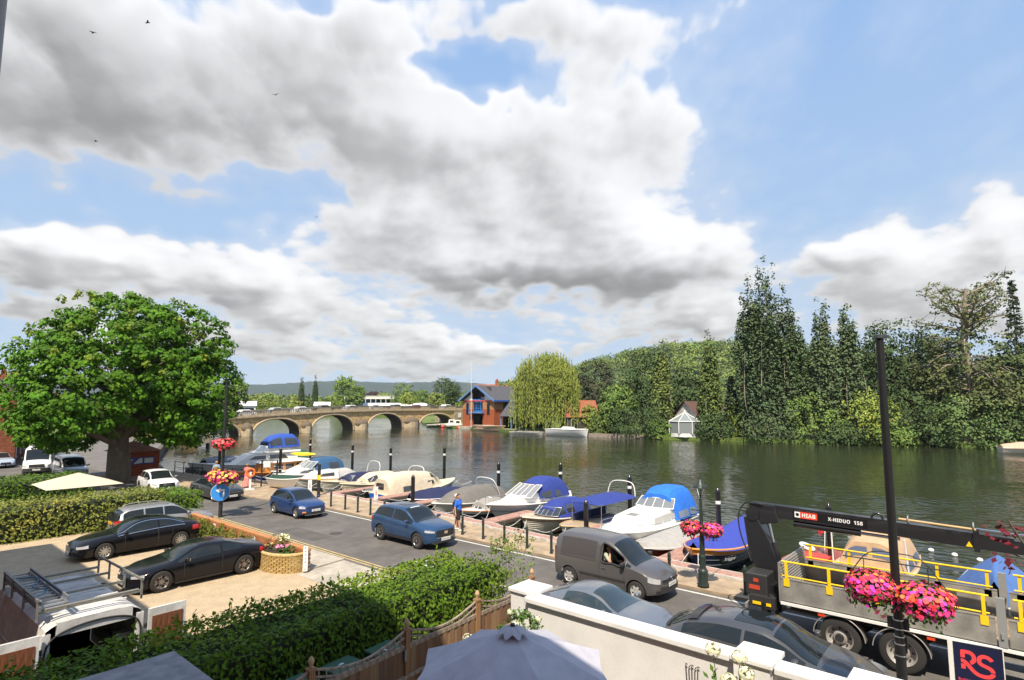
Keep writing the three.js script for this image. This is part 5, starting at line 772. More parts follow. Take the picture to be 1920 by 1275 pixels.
// grey panel van with its driver
const vanX = -11.2, vanZ = -18.72;
car({ name: 'grey_van', label: 'grey panel van with its window down and driver inside, in the middle of the road', cat: 'van', x: vanX, z: vanZ, turn: 0, L: 4.28, W: 1.83, wheelR: 0.315, axles: [-1.42, 1.28], sill: 0.24, paint: [0.105, 0.102, 0.105], metal: 0.35, shoulder: 0.985, roofW: 0.70, taperF: 0.62, taperR: 0.16, nr: 3, roofDrop: 0.13,
  top: [[-2.14, 0.9], [-2.11, 1.5], [-2.0, 1.72], [-1.7, 1.82], [-0.8, 1.84], [0, 1.80], [0.35, 1.70], [1.15, 1.14], [1.5, 1.06], [1.95, 0.88], [2.1, 0.68], [2.14, 0.55]], belt: [[-2.14, 0.85], [-2.08, 1.05], [-1, 1.06], [0.95, 1.02], [1.5, 0.92], [2.14, 0.5]],
  cowl: 1.18, header: 0.32, rearHeader: -2.0, windows: [[0.9, 1.08, 0.15, 0.8]], hole: [-0.02, 0.80], doors: [[-0.12, 0.86]], cuts: [-0.02, 0.8], head: [1.72, 2.04, x => lerp(0.72, 0.62, clamp((x - 1.5) / 0.5)), x => lerp(0.93, 0.78, clamp((x - 1.5) / 0.5))], tail: [-2.12, -2.0, 0.75, 1.25],
  front: [[-0.55, 0.55, 0.66, 0.74, M.black, 'grille'], [-0.62, 0.62, 0.32, 0.52, plastic, 'lower_grille'], [0.62, 0.76, 0.3, 0.42, M.black, 'fog_light'], [-0.76, -0.62, 0.3, 0.42, M.black, 'fog_light']], mirror: [0.86, 1.12], mirrorMat: plastic, plate: ['LG70 WUY', 0.56], rim: { n: 6, w: 0.085 }, rimMat: mat([0.5, 0.5, 0.49], { rough: 0.4, metal: 0.3 }), moulding: [-0.95, 0.9, 0.50, 0.57],
  extra: (o, k) => {
    for (const m of [0, 1]) { const g = k.patch((u, v) => { const y = lerp(0.92, 1.02, v); return v < 0.001 ? [u, 1.0, k.sideZ(u, 1.0)] : k.side(u, v * 0.9 + 0.03); }, [-1.78, -0.28], [0, 1], 12, 6, 0.006); const r = mesh('blank_side_panel', m ? k.both(g) : g, mat([0.082, 0.080, 0.083], { rough: 0.35, metal: 0.35, clear: 1 }), o); }
    mesh('badge', [bar([2.16, 0.66, 0], [2.10, 0.74, 0.045], 0.05, 0.02), bar([2.16, 0.66, 0], [2.10, 0.74, -0.045], 0.05, 0.02), bar([2.16, 0.64, 0], [2.13, 0.57, 0.045], 0.05, 0.02), bar([2.16, 0.64, 0], [2.13, 0.57, -0.045], 0.05, 0.02)], chrome, o);
    mesh('bulkhead', box(0.05, 1.0, 1.4, -0.35, 1.15, 0), mat([0.04, 0.04, 0.04], { rough: 0.9 }), o);
    mesh('driver_seat', [rbox(0.5, 0.14, 0.5, 0.05, 0.1, 0.72, 0.38), rbox(0.14, 0.62, 0.48, 0.05, -0.18, 1.02, 0.38), rbox(0.1, 0.2, 0.26, 0.04, -0.2, 1.4, 0.38)], mat([0.03, 0.03, 0.033], { rough: 0.9 }), o);
    mesh('dashboard', rbox(0.4, 0.3, 1.5, 0.08, 0.95, 0.9, 0), mat([0.025, 0.025, 0.028], { rough: 0.7 }), o);
    mesh('steering_wheel', at(new THREE.TorusGeometry(0.18, 0.016, 8, 24), 0.66, 1.08, 0.38, 0, Math.PI / 2, -0.4), M.black, o);
    for (const m of [1, -1]) mesh('window_frame', tube([k.side(-0.03, 0.02), k.side(-0.03, 0.92), k.side(0.35, 0.93), k.side(0.6, 0.93), k.side(0.8, 0.93), k.side(0.81, 0.02), k.side(0.4, 0.02)].map(p => [p[0], p[1], p[2] * m]), 0.03, 60, 6, true), plastic, o);
  } });
// grey sports coupe parked behind the garden wall
car({ name: 'grey_coupe', label: 'blue grey sports coupe parked close behind the white garden wall', x: -9.25, z: -14.95, turn: 0, L: 4.3, W: 1.82, wheelR: 0.33, axles: [-1.2, 1.3], sill: 0.16, paint: [0.19, 0.21, 0.235], metal: 0.5, rough: 0.3, taperF: 0.75, roofW: 0.56, roofDrop: 0.1,
  top: [[-2.15, 0.5], [-2.05, 0.82], [-1.7, 0.94], [-1.0, 1.22], [-0.4, 1.3], [-0.1, 1.27], [0.75, 0.94], [1.3, 0.86], [1.9, 0.7], [2.1, 0.52], [2.15, 0.42]], belt: [[-2.15, 0.45], [-1.9, 0.78], [-1.2, 0.92], [0.6, 0.84], [1.4, 0.76], [2.15, 0.4]],
  cowl: 0.72, header: -0.14, rearHeader: -0.95, rearGlass: [-1.6, -0.98], windows: [[-0.95, 0.62]], doors: [[-0.62, 0.55]], head: [1.7, 2.0, x => lerp(0.60, 0.52, clamp((x - 1.5) / 0.5)), x => lerp(0.72, 0.62, clamp((x - 1.5) / 0.5))], tail: [-2.1, -1.85, 0.62, 0.78],
  front: [[-0.45, 0.45, 0.2, 0.42, plastic, 'grille'], [-0.3, 0.3, 0.44, 0.52, chrome, 'grille_bar']], mirror: [0.45, 0.9], rim: { n: 10, w: 0.04 }, glassMat: mat([0.02, 0.03, 0.03], { rough: 0.04, phys: { ior: 1.6, clearcoat: 1 } }) });
// dark grey sporting estate parked in front of the lorry
car({ name: 'grey_shooting_brake', label: 'dark grey sporty five door car with glass roof beside the lorry', x: -4.75, z: -14.75, turn: 0.02, L: 4.85, W: 1.98, wheelR: 0.37, axles: [-1.45, 1.45], sill: 0.2, paint: [0.085, 0.088, 0.092], metal: 0.5, rough: 0.3, taperF: 0.8, taperR: 0.6, nr: 2.4, roofW: 0.68, roofDrop: 0.10,
  top: [[-2.42, 0.6], [-2.36, 0.98], [-2.1, 1.12], [-1.6, 1.36], [-0.7, 1.50], [0.0, 1.50], [0.35, 1.42], [1.15, 1.06], [1.7, 0.98], [2.2, 0.8], [2.38, 0.6], [2.42, 0.45]], belt: [[-2.42, 0.55], [-2.1, 0.94], [-1.3, 1.06], [0.9, 0.96], [1.7, 0.84], [2.42, 0.42]],
  cowl: 1.15, header: 0.3, rearHeader: -1.3, rearGlass: [-2.1, -1.72], windows: [[-1.75, -0.35, 0.1, 0.9], [-0.28, 1.0, 0.1, 0.9]], doors: [[-1.05, -0.32], [-0.3, 0.82]], head: [1.95, 2.28, x => 0.66, x => 0.78], tail: [-2.38, -1.95, 0.74, 0.92], mirror: [0.85, 1.06], rim: { n: 7, w: 0.05 }, handle: chrome,
  front: [[-0.45, 0.45, 0.3, 0.6, plastic, 'grille']],
  extra: (o, k) => { mesh('glass_roof', k.patch((u, v) => k.over(u, v), [-0.6, 0.26], [-0.72, 0.72], 10, 10, 0.008), M.glass, o); mesh('roof_spoiler', k.patch((u, v) => k.over(u, v), [-1.7, -1.42], [-0.95, 0.95], 4, 10, 0.03), M.blackGloss, o); mesh('boot_spoiler', k.patch((u, v) => k.over(u, v), [-2.26, -2.14], [-0.95, 0.95], 3, 10, 0.03), M.blackGloss, o); mesh('roof_aerial', at(new THREE.ConeGeometry(0.05, 0.09, 4).scale(2, 1, 0.6), -1.15, 1.5, 0), plastic, o); for (const [n, z] of [['wiper', 0.3], ['wiper', -0.3]]) mesh(n, rod(k.over(1.12, z), k.over(0.8, z * 0.4 - 0.2), 0.012), plastic, o); } });

// ---------------------------------------------------------------- the house the photographer stands in (out of view; it shades the yard)
{
  const b = thing('brick_house', 'tall brick house behind the viewpoint shading the garden', 'house', [0, 0, 0]);
  mesh('wall', [box(21, 18.4, 10, 1.8, 9.2, 5.7)], brickRed, b);
  mesh('wing', box(16.2, 13.2, 10, -21.4, 6.6, 5.7), brickRed, b);
  mesh('roof_edge', box(21.3, 0.15, 10.2, 1.8, 18.48, 5.7), slate, b); mesh('wing_roof', box(16.5, 0.15, 10.2, -21.4, 13.28, 5.7), slate, b);
  const p = thing('downpipe', 'grey downpipe at the extreme top left corner of the picture', 'downpipe', [-6.03, 0, -0.60]);
  mesh('pipe', cyl(0.06, 0.06, 14, 0, 0, 0), mat([0.30, 0.30, 0.31], { rough: 0.6 }), p); for (const y of [3, 12]) mesh('bracket', box(0.2, 0.05, 0.2, 0, y, 0.08), plastic, p);
  const s = thing('porch_roof', 'flat grey porch roof slab at the bottom left', 'porch', [-8.6, 0, -1.45]);
  mesh('slab', rbox(1.75, 0.14, 4.1, 0.02, 0, 2.93, 0), mat([0.36, 0.38, 0.41], { rough: 0.85, t: 'mottle', ts: 1.5, b: 'gritBump', bs: 0.5, bm: 0.004 }), s);
  mesh('fascia', box(1.7, 0.2, 4.0, 0, 2.76, 0), M.white, s); for (const x of [-0.75, 0.75]) mesh('post', box(0.12, 2.7, 0.12, x, 1.35, -1.85), M.white, s);
}
// ---------------------------------------------------------------- hedges
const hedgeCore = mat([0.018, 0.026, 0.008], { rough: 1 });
function hedge(label, x0, x1, z0, z1, h, c, seed, o = {}) {
  const t = thing('hedge', label, 'hedge', [(x0 + x1) / 2, 0, (z0 + z1) / 2]), w = x1 - x0, d = z1 - z0, L = new Leaves(seed), dens = o.dens || 210, s = o.s || 0.11;
  const bump = (u, v) => 0.10 * noise(u * 0.9 + seed, v * 0.9) + 0.07 * noise(u * 2.7, v * 2.7 + seed);
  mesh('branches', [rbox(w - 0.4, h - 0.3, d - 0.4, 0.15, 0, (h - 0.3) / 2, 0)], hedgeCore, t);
  const put = (n, f) => { for (let i = 0; i < n; i++) { const [x, y, z, nx, ny, nz] = f(L.r(), L.r()); const dep = -0.22 * L.r() ** 1.5 + 0.05, cc = o.patch ? c.map((k, j) => k * (1 + o.patch[j] * Math.max(0, noise(x * 0.5 + seed, z * 0.5 + y) * 2))) : c; L.leaf(x + nx * dep + 0.03 * L.g(), y + ny * dep + 0.03 * L.g(), z + nz * dep + 0.03 * L.g(), nx + 0.75 * L.g(), ny + 0.35 + 0.6 * L.g(), nz + 0.75 * L.g(), s * (0.7 + 0.6 * L.r()), L.tint(cc, 0.3), 0.55); } };
  const e = 0.12, round = (y) => e * sstep(h - 0.35, h, y);
  put(w * d * dens, (a, b) => { const x = (a - 0.5) * (w - e), z = (b - 0.5) * (d - e); return [x, h + bump(x, z) - 0.05, z, 0, 1, 0]; });
  for (const sx of [-1, 1]) put(d * h * dens * (o.sides ?? 0.9), (a, b) => { const y = b * h, z = (a - 0.5) * d; return [sx * (w / 2 + bump(y, z) - round(y)), y, z, sx, 0.1, 0]; });
  for (const sz of [-1, 1]) put(w * h * dens * (o.sides ?? 0.9), (a, b) => { const y = b * h, x = (a - 0.5) * w; return [x, y, sz * (d / 2 + bump(y, x) - round(y)), 0, 0.1, sz]; });
  for (let i = 0; i < (o.shoots || 0); i++) { const x = (L.r() - 0.5) * w, z = (L.r() - 0.5) * d, k = 0.1 + 0.25 * L.r(); for (let j = 0; j < 7; j++) L.leaf(x + 0.04 * L.g(), h + k * j / 7, z + 0.04 * L.g(), L.g(), 0.6, L.g(), s, L.tint([c[0] * 1.3, c[1] * 1.25, c[2]], 0.2), 0.5); }
  mesh('foliage', L.geo(), leafMat, t, true); return t;
}
hedge('long clipped laurel hedge along the near side of the gravel yard', -14.3, -11.75, -13.3, -0.6, 1.78, [0.100, 0.185, 0.014], 701, { dens: 300, s: 0.115, shoots: 130, patch: [0.9, 0.45, 0.2] });
hedge('broad variegated hedge behind the silver estate car', -38.4, -35.6, -12.3, -2.5, 1.75, [0.20, 0.235, 0.045], 702, { dens: 130, s: 0.14, patch: [0.7, 0.4, 0.6] });
hedge('rounded bright green hedge end beside the round blue sign', -39.0, -35.5, -14.2, -12.4, 1.5, [0.12, 0.22, 0.02], 703, { dens: 170, s: 0.12 });
hedge('dark green hedge at the far left below the white van', -50.5, -46.6, -11.6, -2.5, 1.75, [0.09, 0.165, 0.018], 704, { dens: 75, s: 0.18 });
function shrub(name, label, [x, y, z], blobs, n, s, c, seed, o = {}) { return tree(name, label, [x, y, z], o.stem === false ? [] : [limb([[0, 0, 0], [0.05, 0.3, 0], [0, 0.6, 0.05]], 0.04, 0.02, 5), limb([[0, 0, 0], [-0.2, 0.4, 0.1], [-0.25, 0.8, 0.1]], 0.03, 0.01, 5)], L => L.crown(blobs, n, o.per || 12, o.rad || 0.14, s, c, { floor: 0.05, fill: 0.4, cv: 0.3, asp: 0.45 }), seed, { cat: 'shrub', crownName: 'foliage', near: true }); }
shrub('wispy_shrub', 'loose pale green shrub at the river end of the laurel hedge', [-12.0, 0, -13.3], [[0, 1.3, 0, 1.0, 1.3, 0.8], [0.5, 1.9, -0.2, 0.7, 0.9, 0.6], [-0.4, 1.2, 0.2, 0.8, 1.0, 0.6]], 210, 0.10, [0.13, 0.19, 0.035], 711, { per: 10, rad: 0.2 });
shrub('flower_bed', 'low mixed planting inside the brick wall behind the coupe', [-27.5, 0, -11.9], [[0, 0.45, 0, 3.2, 0.5, 0.5], [-2.6, 0.5, 0, 1.6, 0.5, 0.5], [2.3, 0.4, 0, 1.2, 0.45, 0.4]], 330, 0.13, [0.14, 0.17, 0.03], 712, { stem: false });
// ---------------------------------------------------------------- blossom helper
class Petals extends Leaves {
  flower(x, y, z, nx, ny, nz, r, col) { let l = Math.hypot(nx, ny, nz) || 1; nx /= l; ny /= l; nz /= l; let tx = ny, ty = nz - 0.3, tz = nx; const d = tx * nx + ty * ny + tz * nz; tx -= d * nx; ty -= d * ny; tz -= d * nz; l = Math.hypot(tx, ty, tz) || 1; tx /= l; ty /= l; tz /= l; const bx = ny * tz - nz * ty, by = nz * tx - nx * tz, bz = nx * ty - ny * tx, n = 6, P = k => { const a = k / n * 6.2832, rr = r * (k & 1 ? 0.86 : 1.08), c = Math.cos(a) * rr, s = Math.sin(a) * rr, u = r * 0.3; return [x + tx * c + bx * s + nx * u, y + ty * c + by * s + ny * u, z + tz * c + bz * s + nz * u]; };
    for (let k = 0; k < n; k++) { this.p.push(x, y, z, ...P(k), ...P(k + 1)); for (let i = 0; i < 3; i++) { this.n.push(nx, ny, nz); this.c.push(...col); } } }
}
const petalMat = mat([1, 1, 1], { rough: 0.6, vc: 1, phys: { transmission: 0.15, thickness: 0 } });
const PINKS = [[0.72, 0.03, 0.20], [0.75, 0.045, 0.11], [0.78, 0.06, 0.30], [0.68, 0.03, 0.055], [0.55, 0.05, 0.55], [0.80, 0.25, 0.06], [0.72, 0.12, 0.04], [0.75, 0.70, 0.62]];
function basket(t, x, y, z, r, seed, o = {}) {
  const F = new Petals(seed), L = new Leaves(seed + 1), pal = o.pal || PINKS;
  mesh('basket', lathe([[0.02, -r * 0.75], [r * 0.5, -r * 0.62], [r * 0.8, -r * 0.2], [r * 0.84, 0], [r * 0.78, 0]], 16).translate(x, y, z), mat([0.03, 0.05, 0.05], { rough: 0.9 }), t);
  for (let i = 0; i < (o.n || 300); i++) { const u = F.r() * 1.75 - 0.75, a = F.r() * 6.283, q = Math.sqrt(Math.max(0, 1 - u * u)), k = 0.9 + 0.2 * F.r(), hang = u < 0 ? 1.05 : 1, X = x + Math.cos(a) * q * r * 1.15 * k, Y = y + u * r * (u > 0 ? 0.62 : 0.95) * k - (F.r() < 0.12 ? 0.22 * F.r() : 0), Z = z + Math.sin(a) * q * r * 1.15 * k;
    if (F.r() < 0.6) { const b = Math.floor(Math.pow(F.r(), u > 0 ? 1.2 : 2) * (u > 0.0 ? 7 : 4.6)), c = pal[Math.min(b, pal.length - 1)]; F.flower(X, Y, Z, Math.cos(a) * q + 0.3 * F.g(), u + 0.3 + 0.3 * F.g(), Math.sin(a) * q + 0.3 * F.g(), (o.s || 0.055) * (0.75 + 0.5 * F.r()), F.tint(c, 0.15)); }
    for (let j = 0; j < 2; j++) L.leaf(X * 1 - Math.cos(a) * 0.05 + 0.05 * L.g(), Y - 0.03 + 0.05 * L.g(), Z - Math.sin(a) * 0.05 + 0.05 * L.g(), Math.cos(a) + L.g(), 0.5 + L.g(), Math.sin(a) + L.g(), 0.09, L.tint([0.07, 0.14, 0.025], 0.25)); }
  mesh('foliage', L.geo(), leafMat, t, true); mesh('blossom', F.geo(), petalMat, t, true);
}
// ---------------------------------------------------------------- street lamps and signs
{
  const p = thing('lamp_post', 'tall plain black lamp post at the right', 'lamp post', [-1.86, 0, -13.0]);
  mesh('pole', [cyl(0.085, 0.085, 2.2), cyl(0.075, 0.068, 5.62, 0, 2.2, 0)], mat([0.007, 0.007, 0.008], { rough: 0.5 }), p);
  mesh('cap', [cyl(0.10, 0.10, 0.06, 0, 7.80, 0), box(0.16, 0.04, 0.12, 0.08, 7.83, 0)], mat([0.05, 0.06, 0.075], { rough: 0.5 }), p);
  for (const y of [2.2, 2.33, 2.46, 2.0, 2.62]) mesh('clamp_band', cyl(0.088, 0.088, 0.018, 0, y, 0), M.steel, p);
  mesh('rear_plate', [box(0.34, 0.2, 0.02, -0.02, 2.53, -0.1), box(0.14, 0.3, 0.02, 0.03, 2.18, -0.1)], mat([0.05, 0.052, 0.05], { rough: 0.6 }), p);
  mesh('basket_bracket', [rod([-0.85, 3.62, 0], [0.85, 3.62, 0], 0.012), tube([[-0.75, 3.3, 0], [-0.4, 3.75, 0], [0, 3.8, 0], [0.4, 3.75, 0], [0.75, 3.3, 0]], 0.01, 24, 5), rod([-0.5, 3.62, 0], [-0.5, 3.2, 0], 0.008), rod([0.5, 3.62, 0], [0.5, 3.2, 0], 0.008)], M.iron, p);
  const b1 = thing('flower_basket', 'left hanging basket of pink, red and purple flowers on the tall right lamp post', 'flower basket', [-2.25, 3.18, -13.0], 0, 'hanging baskets on the tall right lamp post'); basket(b1, 0, 0, 0, 0.37, 721, { n: 1000, s: 0.042 });
  const b2 = thing('flower_basket', 'right hanging basket trailing pink and orange flowers on the tall right lamp post', 'flower basket', [-1.44, 3.10, -13.0], 0, 'hanging baskets on the tall right lamp post'); basket(b2, 0, 0, 0, 0.37, 723, { n: 1000, s: 0.042 });
}
{
  const p = thing('lamp_post', 'tall plain black lamp post on the left carrying the round blue sign', 'lamp post', [-34.75, 0, -14.85]);
  mesh('pole', [cyl(0.11, 0.1, 1.6), cyl(0.085, 0.07, 6.15, 0, 1.6, 0)], M.black, p); mesh('cap', [cyl(0.09, 0.09, 0.06, 0, 7.75, 0), box(0.3, 0.06, 0.12, 0.1, 7.72, 0)], M.black, p);
  const sg = thing('direction_sign', 'round blue sign with a white left turn arrow on the left lamp post', 'road sign', [-34.60, 1.42, -14.72], 1.17);
  mesh('disc', at(new THREE.CylinderGeometry(0.47, 0.47, 0.02, 40), 0, 0, 0, Math.PI / 2), mat([0.035, 0.25, 0.68], { rough: 0.45 }), sg);
  mesh('arrow', extrude([[0.14, -0.26], [0.22, -0.26], [0.22, 0.17], [0.0, 0.17], [0.0, 0.27], [-0.24, 0.12], [0.0, -0.03], [0.0, 0.08], [0.14, 0.08]], 0.006).translate(0, 0, 0.011), mat([0.82, 0.82, 0.80], { rough: 0.5 }), sg);
  mesh('backing', at(new THREE.CylinderGeometry(0.49, 0.49, 0.012, 40), 0, 0, -0.012, Math.PI / 2), M.white, sg);
  for (const [x, y, l, s] of [[-35.25, 2.3, 'left low basket of magenta flowers on the left lamp post', 731], [-34.2, 2.3, 'right low basket of magenta flowers on the left lamp post', 733]]) { const b = thing('flower_basket', l, 'flower basket', [x, y, -14.85], 0, 'hanging baskets on the left lamp post'); basket(b, 0, 0, 0, 0.52, s, { n: 300, s: 0.085, pal: [[0.72, 0.02, 0.22], [0.75, 0.03, 0.15], [0.8, 0.05, 0.3], [0.75, 0.4, 0.06]] }); }
  for (const [x, y, l, s] of [[-35.3, 4.15, 'left upper tuft of red flowers on the left lamp post', 735], [-34.3, 4.2, 'right upper tuft of red flowers on the left lamp post', 737]]) { const b = thing('flower_basket', l, 'flower basket', [x, y, -14.85], 0, 'hanging baskets on the left lamp post'); basket(b, 0, 0, 0, 0.38, s, { n: 170, s: 0.08, pal: [[0.7, 0.02, 0.05], [0.75, 0.04, 0.08], [0.7, 0.1, 0.1]] }); }
  mesh('basket_bracket', [rod([-0.95, 2.72, 0], [0.95, 2.72, 0], 0.015), rod([-0.9, 4.4, 0], [0.9, 4.4, 0], 0.015), ...[-0.5, 0.55].flatMap(x => [rod([x, 2.72, 0], [x, 2.3, 0], 0.01), rod([x, 4.4, 0], [x, 4.15, 0], 0.01)])], M.iron, p);
}
{
  const p = thing('ornate_lamp', 'ornate dark green cast iron lamp standard with finial beside the quay', 'lamp post', [-8.72, 0.08, -20.5]);
  mesh('base', lathe([[0.0, 0], [0.21, 0], [0.21, 0.1], [0.18, 0.14], [0.17, 0.5], [0.19, 0.54], [0.15, 0.6], [0.115, 0.66], [0.11, 1.0], [0.13, 1.04], [0.10, 1.1]], 8), M.iron, p);
  mesh('column', lathe([[0.095, 1.08], [0.085, 1.6], [0.10, 1.63], [0.075, 1.7], [0.06, 2.5], [0.085, 2.54], [0.055, 2.6], [0.045, 2.95], [0.075, 3.0], [0.03, 3.05], [0.018, 3.3], [0.02, 3.42]], 12), M.iron, p);
  mesh('crossbar', [rod([-0.34, 2.62, 0], [0.34, 2.62, 0], 0.018), ball(0.03, -0.34, 2.62, 0), ball(0.03, 0.34, 2.62, 0)], M.iron, p);
  mesh('lantern_cage', [0, 1, 2, 3].map(i => { const a = i * Math.PI / 2 + 0.78; return rod([0.05 * Math.cos(a), 3.05, 0.05 * Math.sin(a)], [0.17 * Math.cos(a), 3.42, 0.17 * Math.sin(a)], 0.008); }), M.iron, p);
  mesh('lantern_glass', at(new THREE.CylinderGeometry(0.165, 0.055, 0.36, 4, 1, true), 0, 3.24, 0), M.pane, p);
  mesh('crown', lathe([[0.24, 3.42], [0.25, 3.46], [0.17, 3.5], [0.12, 3.6], [0.10, 3.62], [0.07, 3.7], [0.035, 3.72], [0.045, 3.78], [0.018, 3.84], [0, 3.92]], 12), M.iron, p);
  for (let i = 0; i < 8; i++) { const a = i / 8 * 6.28; mesh('crest', ball(0.035, Math.cos(a) * 0.22, 3.48, Math.sin(a) * 0.22, 1, 1.3, 1, 6), M.iron, p); }
  for (const [x, l, s] of [[-9.1, 'left basket of pink and red flowers on the ornate lamp', 741], [-8.35, 'right basket of pink and red flowers on the ornate lamp', 743]]) { const b = thing('flower_basket', l, 'flower basket', [x, 2.12, -20.5], 0, 'hanging baskets on the ornate lamp'); basket(b, 0, 0, 0, 0.31, s, { n: 520, s: 0.044 }); }
  mesh('basket_arm', [rod([-0.4, 2.45, 0], [0.4, 2.45, 0], 0.014), rod([-0.38, 2.45, 0], [-0.38, 2.05, 0], 0.007), rod([0.37, 2.45, 0], [0.37, 2.05, 0], 0.007)], M.iron, p);
}
// bollards along the kerb
{
  const shape = lathe([[0, 0], [0.075, 0], [0.075, 0.05], [0.06, 0.08], [0.055, 0.78], [0.07, 0.80], [0.07, 0.84], [0.055, 0.86], [0.05, 0.92], [0.03, 0.96], [0, 0.97]], 12);
  const near = ['just beyond the sign post on the quay', 'left of the blue crossover', 'second left of the blue crossover', 'third left of the blue crossover', 'fourth left of the blue crossover'];
  const list = [[-32.6, 'dark green bollard behind the blue hatchback'], [-31.05, 'first dark green bollard right of the blue hatchback'], [-29.75, 'second dark green bollard right of the blue hatchback'], [-28.5, 'third dark green bollard right of the blue hatchback'], [-27.2, 'fourth dark green bollard right of the blue hatchback'], [-25.8, 'fifth dark green bollard right of the blue hatchback'], [-24.4, 'dark green bollard behind the blue crossover roof'], [-20.95, 'first dark green bollard right of the walking couple'], [-19.55, 'second dark green bollard right of the walking couple'], [-18.2, 'third dark green bollard right of the walking couple'], [-16.85, 'fourth dark green bollard right of the walking couple'], [-15.5, 'dark green bollard next to the rear of the grey van'], [-10.05, 'dark green bollard behind the nose of the grey van'], [-7.3, 'dark green bollard between the ornate lamp and the lorry']];
  for (const [x, label] of list) { const b = thing('bollard', label, 'bollard', [x, 0.08, -20.62], 0, 'bollards along the quay'); mesh('post', shape.clone(), M.iron, b); mesh('collar', cyl(0.073, 0.073, 0.03, 0, 0.68, 0, 12), M.iron, b); }
}
// black mooring posts with white bands
{
  const g0 = h => lathe([[0, 0], [0.125, 0], [0.125, h - 0.2], [0.13, h - 0.18], [0.06, h - 0.02], [0, h]], 14);
  for (const [x, z, h, band, label] of [[-49.1, -25.9, 3.4, 0, 'mooring post left of the dark blue canopied cruiser'], [-61.5, -36.0, 3.2, 1, 'mooring post behind the black canopied cruiser'], [-49.0, -33.2, 3.3, 1, 'mooring post behind the navy covered boat'], [-44.6, -34.4, 3.2, 1, 'mooring post behind the cream clinker boat'], [-38.2, -35.3, 3.5, 1, 'mooring post at the bow of the blue hulled boat'], [-29.0, -32.2, 3.0, 1, 'mooring post behind the small grey canopied boat'], [-24.2, -33.3, 3.2, 1, 'mooring post at the stern of the white express cruiser'], [-17.9, -31.7, 3.0, 1, 'mooring post beside the bright blue canopy'], [-11.6, -29.4, 3.1, 1, 'mooring post behind the ornate lamp'], [-6.45, -28.8, 3.0, 0, 'mooring post beside the beige canopied boat'], [-29.9, -24.9, 2.7, 0, 'short mooring post beside the walking couple'], [-17.0, -25.6, 2.4, 0, 'mooring post at the bow of the white cruiser behind the van'], [-53.6, -22.6, 3.6, 0, 'mooring post beside the orange launch']]) {
    const p = thing('mooring_post', 'black ' + label, 'mooring post', [x, -2.2, z], 0, 'black mooring posts along the river'); mesh('post', g0(h + 1.35), M.blackGloss, p); if (band) mesh('white_band', cyl(0.132, 0.132, 0.16, 0, h + 0.55, 0), M.white, p);
  }
  const s = thing('sign_pole', 'black post with a small yellow notice at the quay edge', 'post', [-37.0, 0.06, -22.4]); mesh('post', cyl(0.11, 0.11, 2.15), M.black, s); mesh('notice', box(0.2, 0.34, 0.02, 0.11, 1.25, 0.06, 1.05), mat([0.75, 0.58, 0.02], { rough: 0.5 }), s);
  const n = thing('notice_frame', 'dark framed notice board on two legs near the dinghy', 'notice board', [-43.9, 0.06, -22.3], 1.1); for (const x of [-0.55, 0.55]) mesh('leg', cyl(0.06, 0.06, 2.0, x, 0, 0), M.black, n); mesh('panel', box(0.5, 0.5, 0.04, -0.2, 1.7, 0.02), M.white, n); mesh('beam', box(1.2, 0.07, 0.06, 0, 1.98, 0), M.black, n);
}
// lifebuoy on its stand, white marker posts and railings on the plaza
{
  const l = thing('lifebuoy_stand', 'orange lifebuoy on a white post on the quay', 'lifebuoy', [-43.4, 0.06, -20.6], 1.1); mesh('post', [box(0.14, 1.3, 0.1, 0, 0.65, 0), box(0.6, 0.05, 0.4, 0, 0.03, 0)], M.white, l); mesh('ring', new THREE.TorusGeometry(0.28, 0.07, 10, 26).translate(0, 1.25, 0.1), mat([0.75, 0.16, 0.03], { rough: 0.5 }), l);
  const mk = (x, z, label) => { const m = thing('depth_marker', label, 'marker post', [x, 0.06, z], 1.0); mesh('board', box(0.26, 0.85, 0.05, 0, 0.43, 0), M.white, m); mesh('mark', box(0.05, 0.3, 0.01, 0, 0.45, 0.031), mat([0.6, 0.03, 0.03], { rough: 0.6 }), m); };
  mk(-32.6, -24.0, 'white marker board with a red mark beside the blue hulled boat'); mk(-39.0, -22.9, 'white marker board beside the green covered dinghy');
  const r = thing('railing', 'thin black railing along the plaza in front of the big cruisers', 'railing', [0, 0.06, 0]);
  for (let i = 0; i < 9; i++) { const t = i / 8; mesh('upright', cyl(0.035, 0.035, 1.05, lerp(-59, -46, t), 0, lerp(-20.9, -22.2, t), 8), M.black, r); } for (const y of [0.5, 1.0]) mesh('rail', rod([-59, y, -20.9], [-46, y, -22.2], 0.02), M.black, r);
}
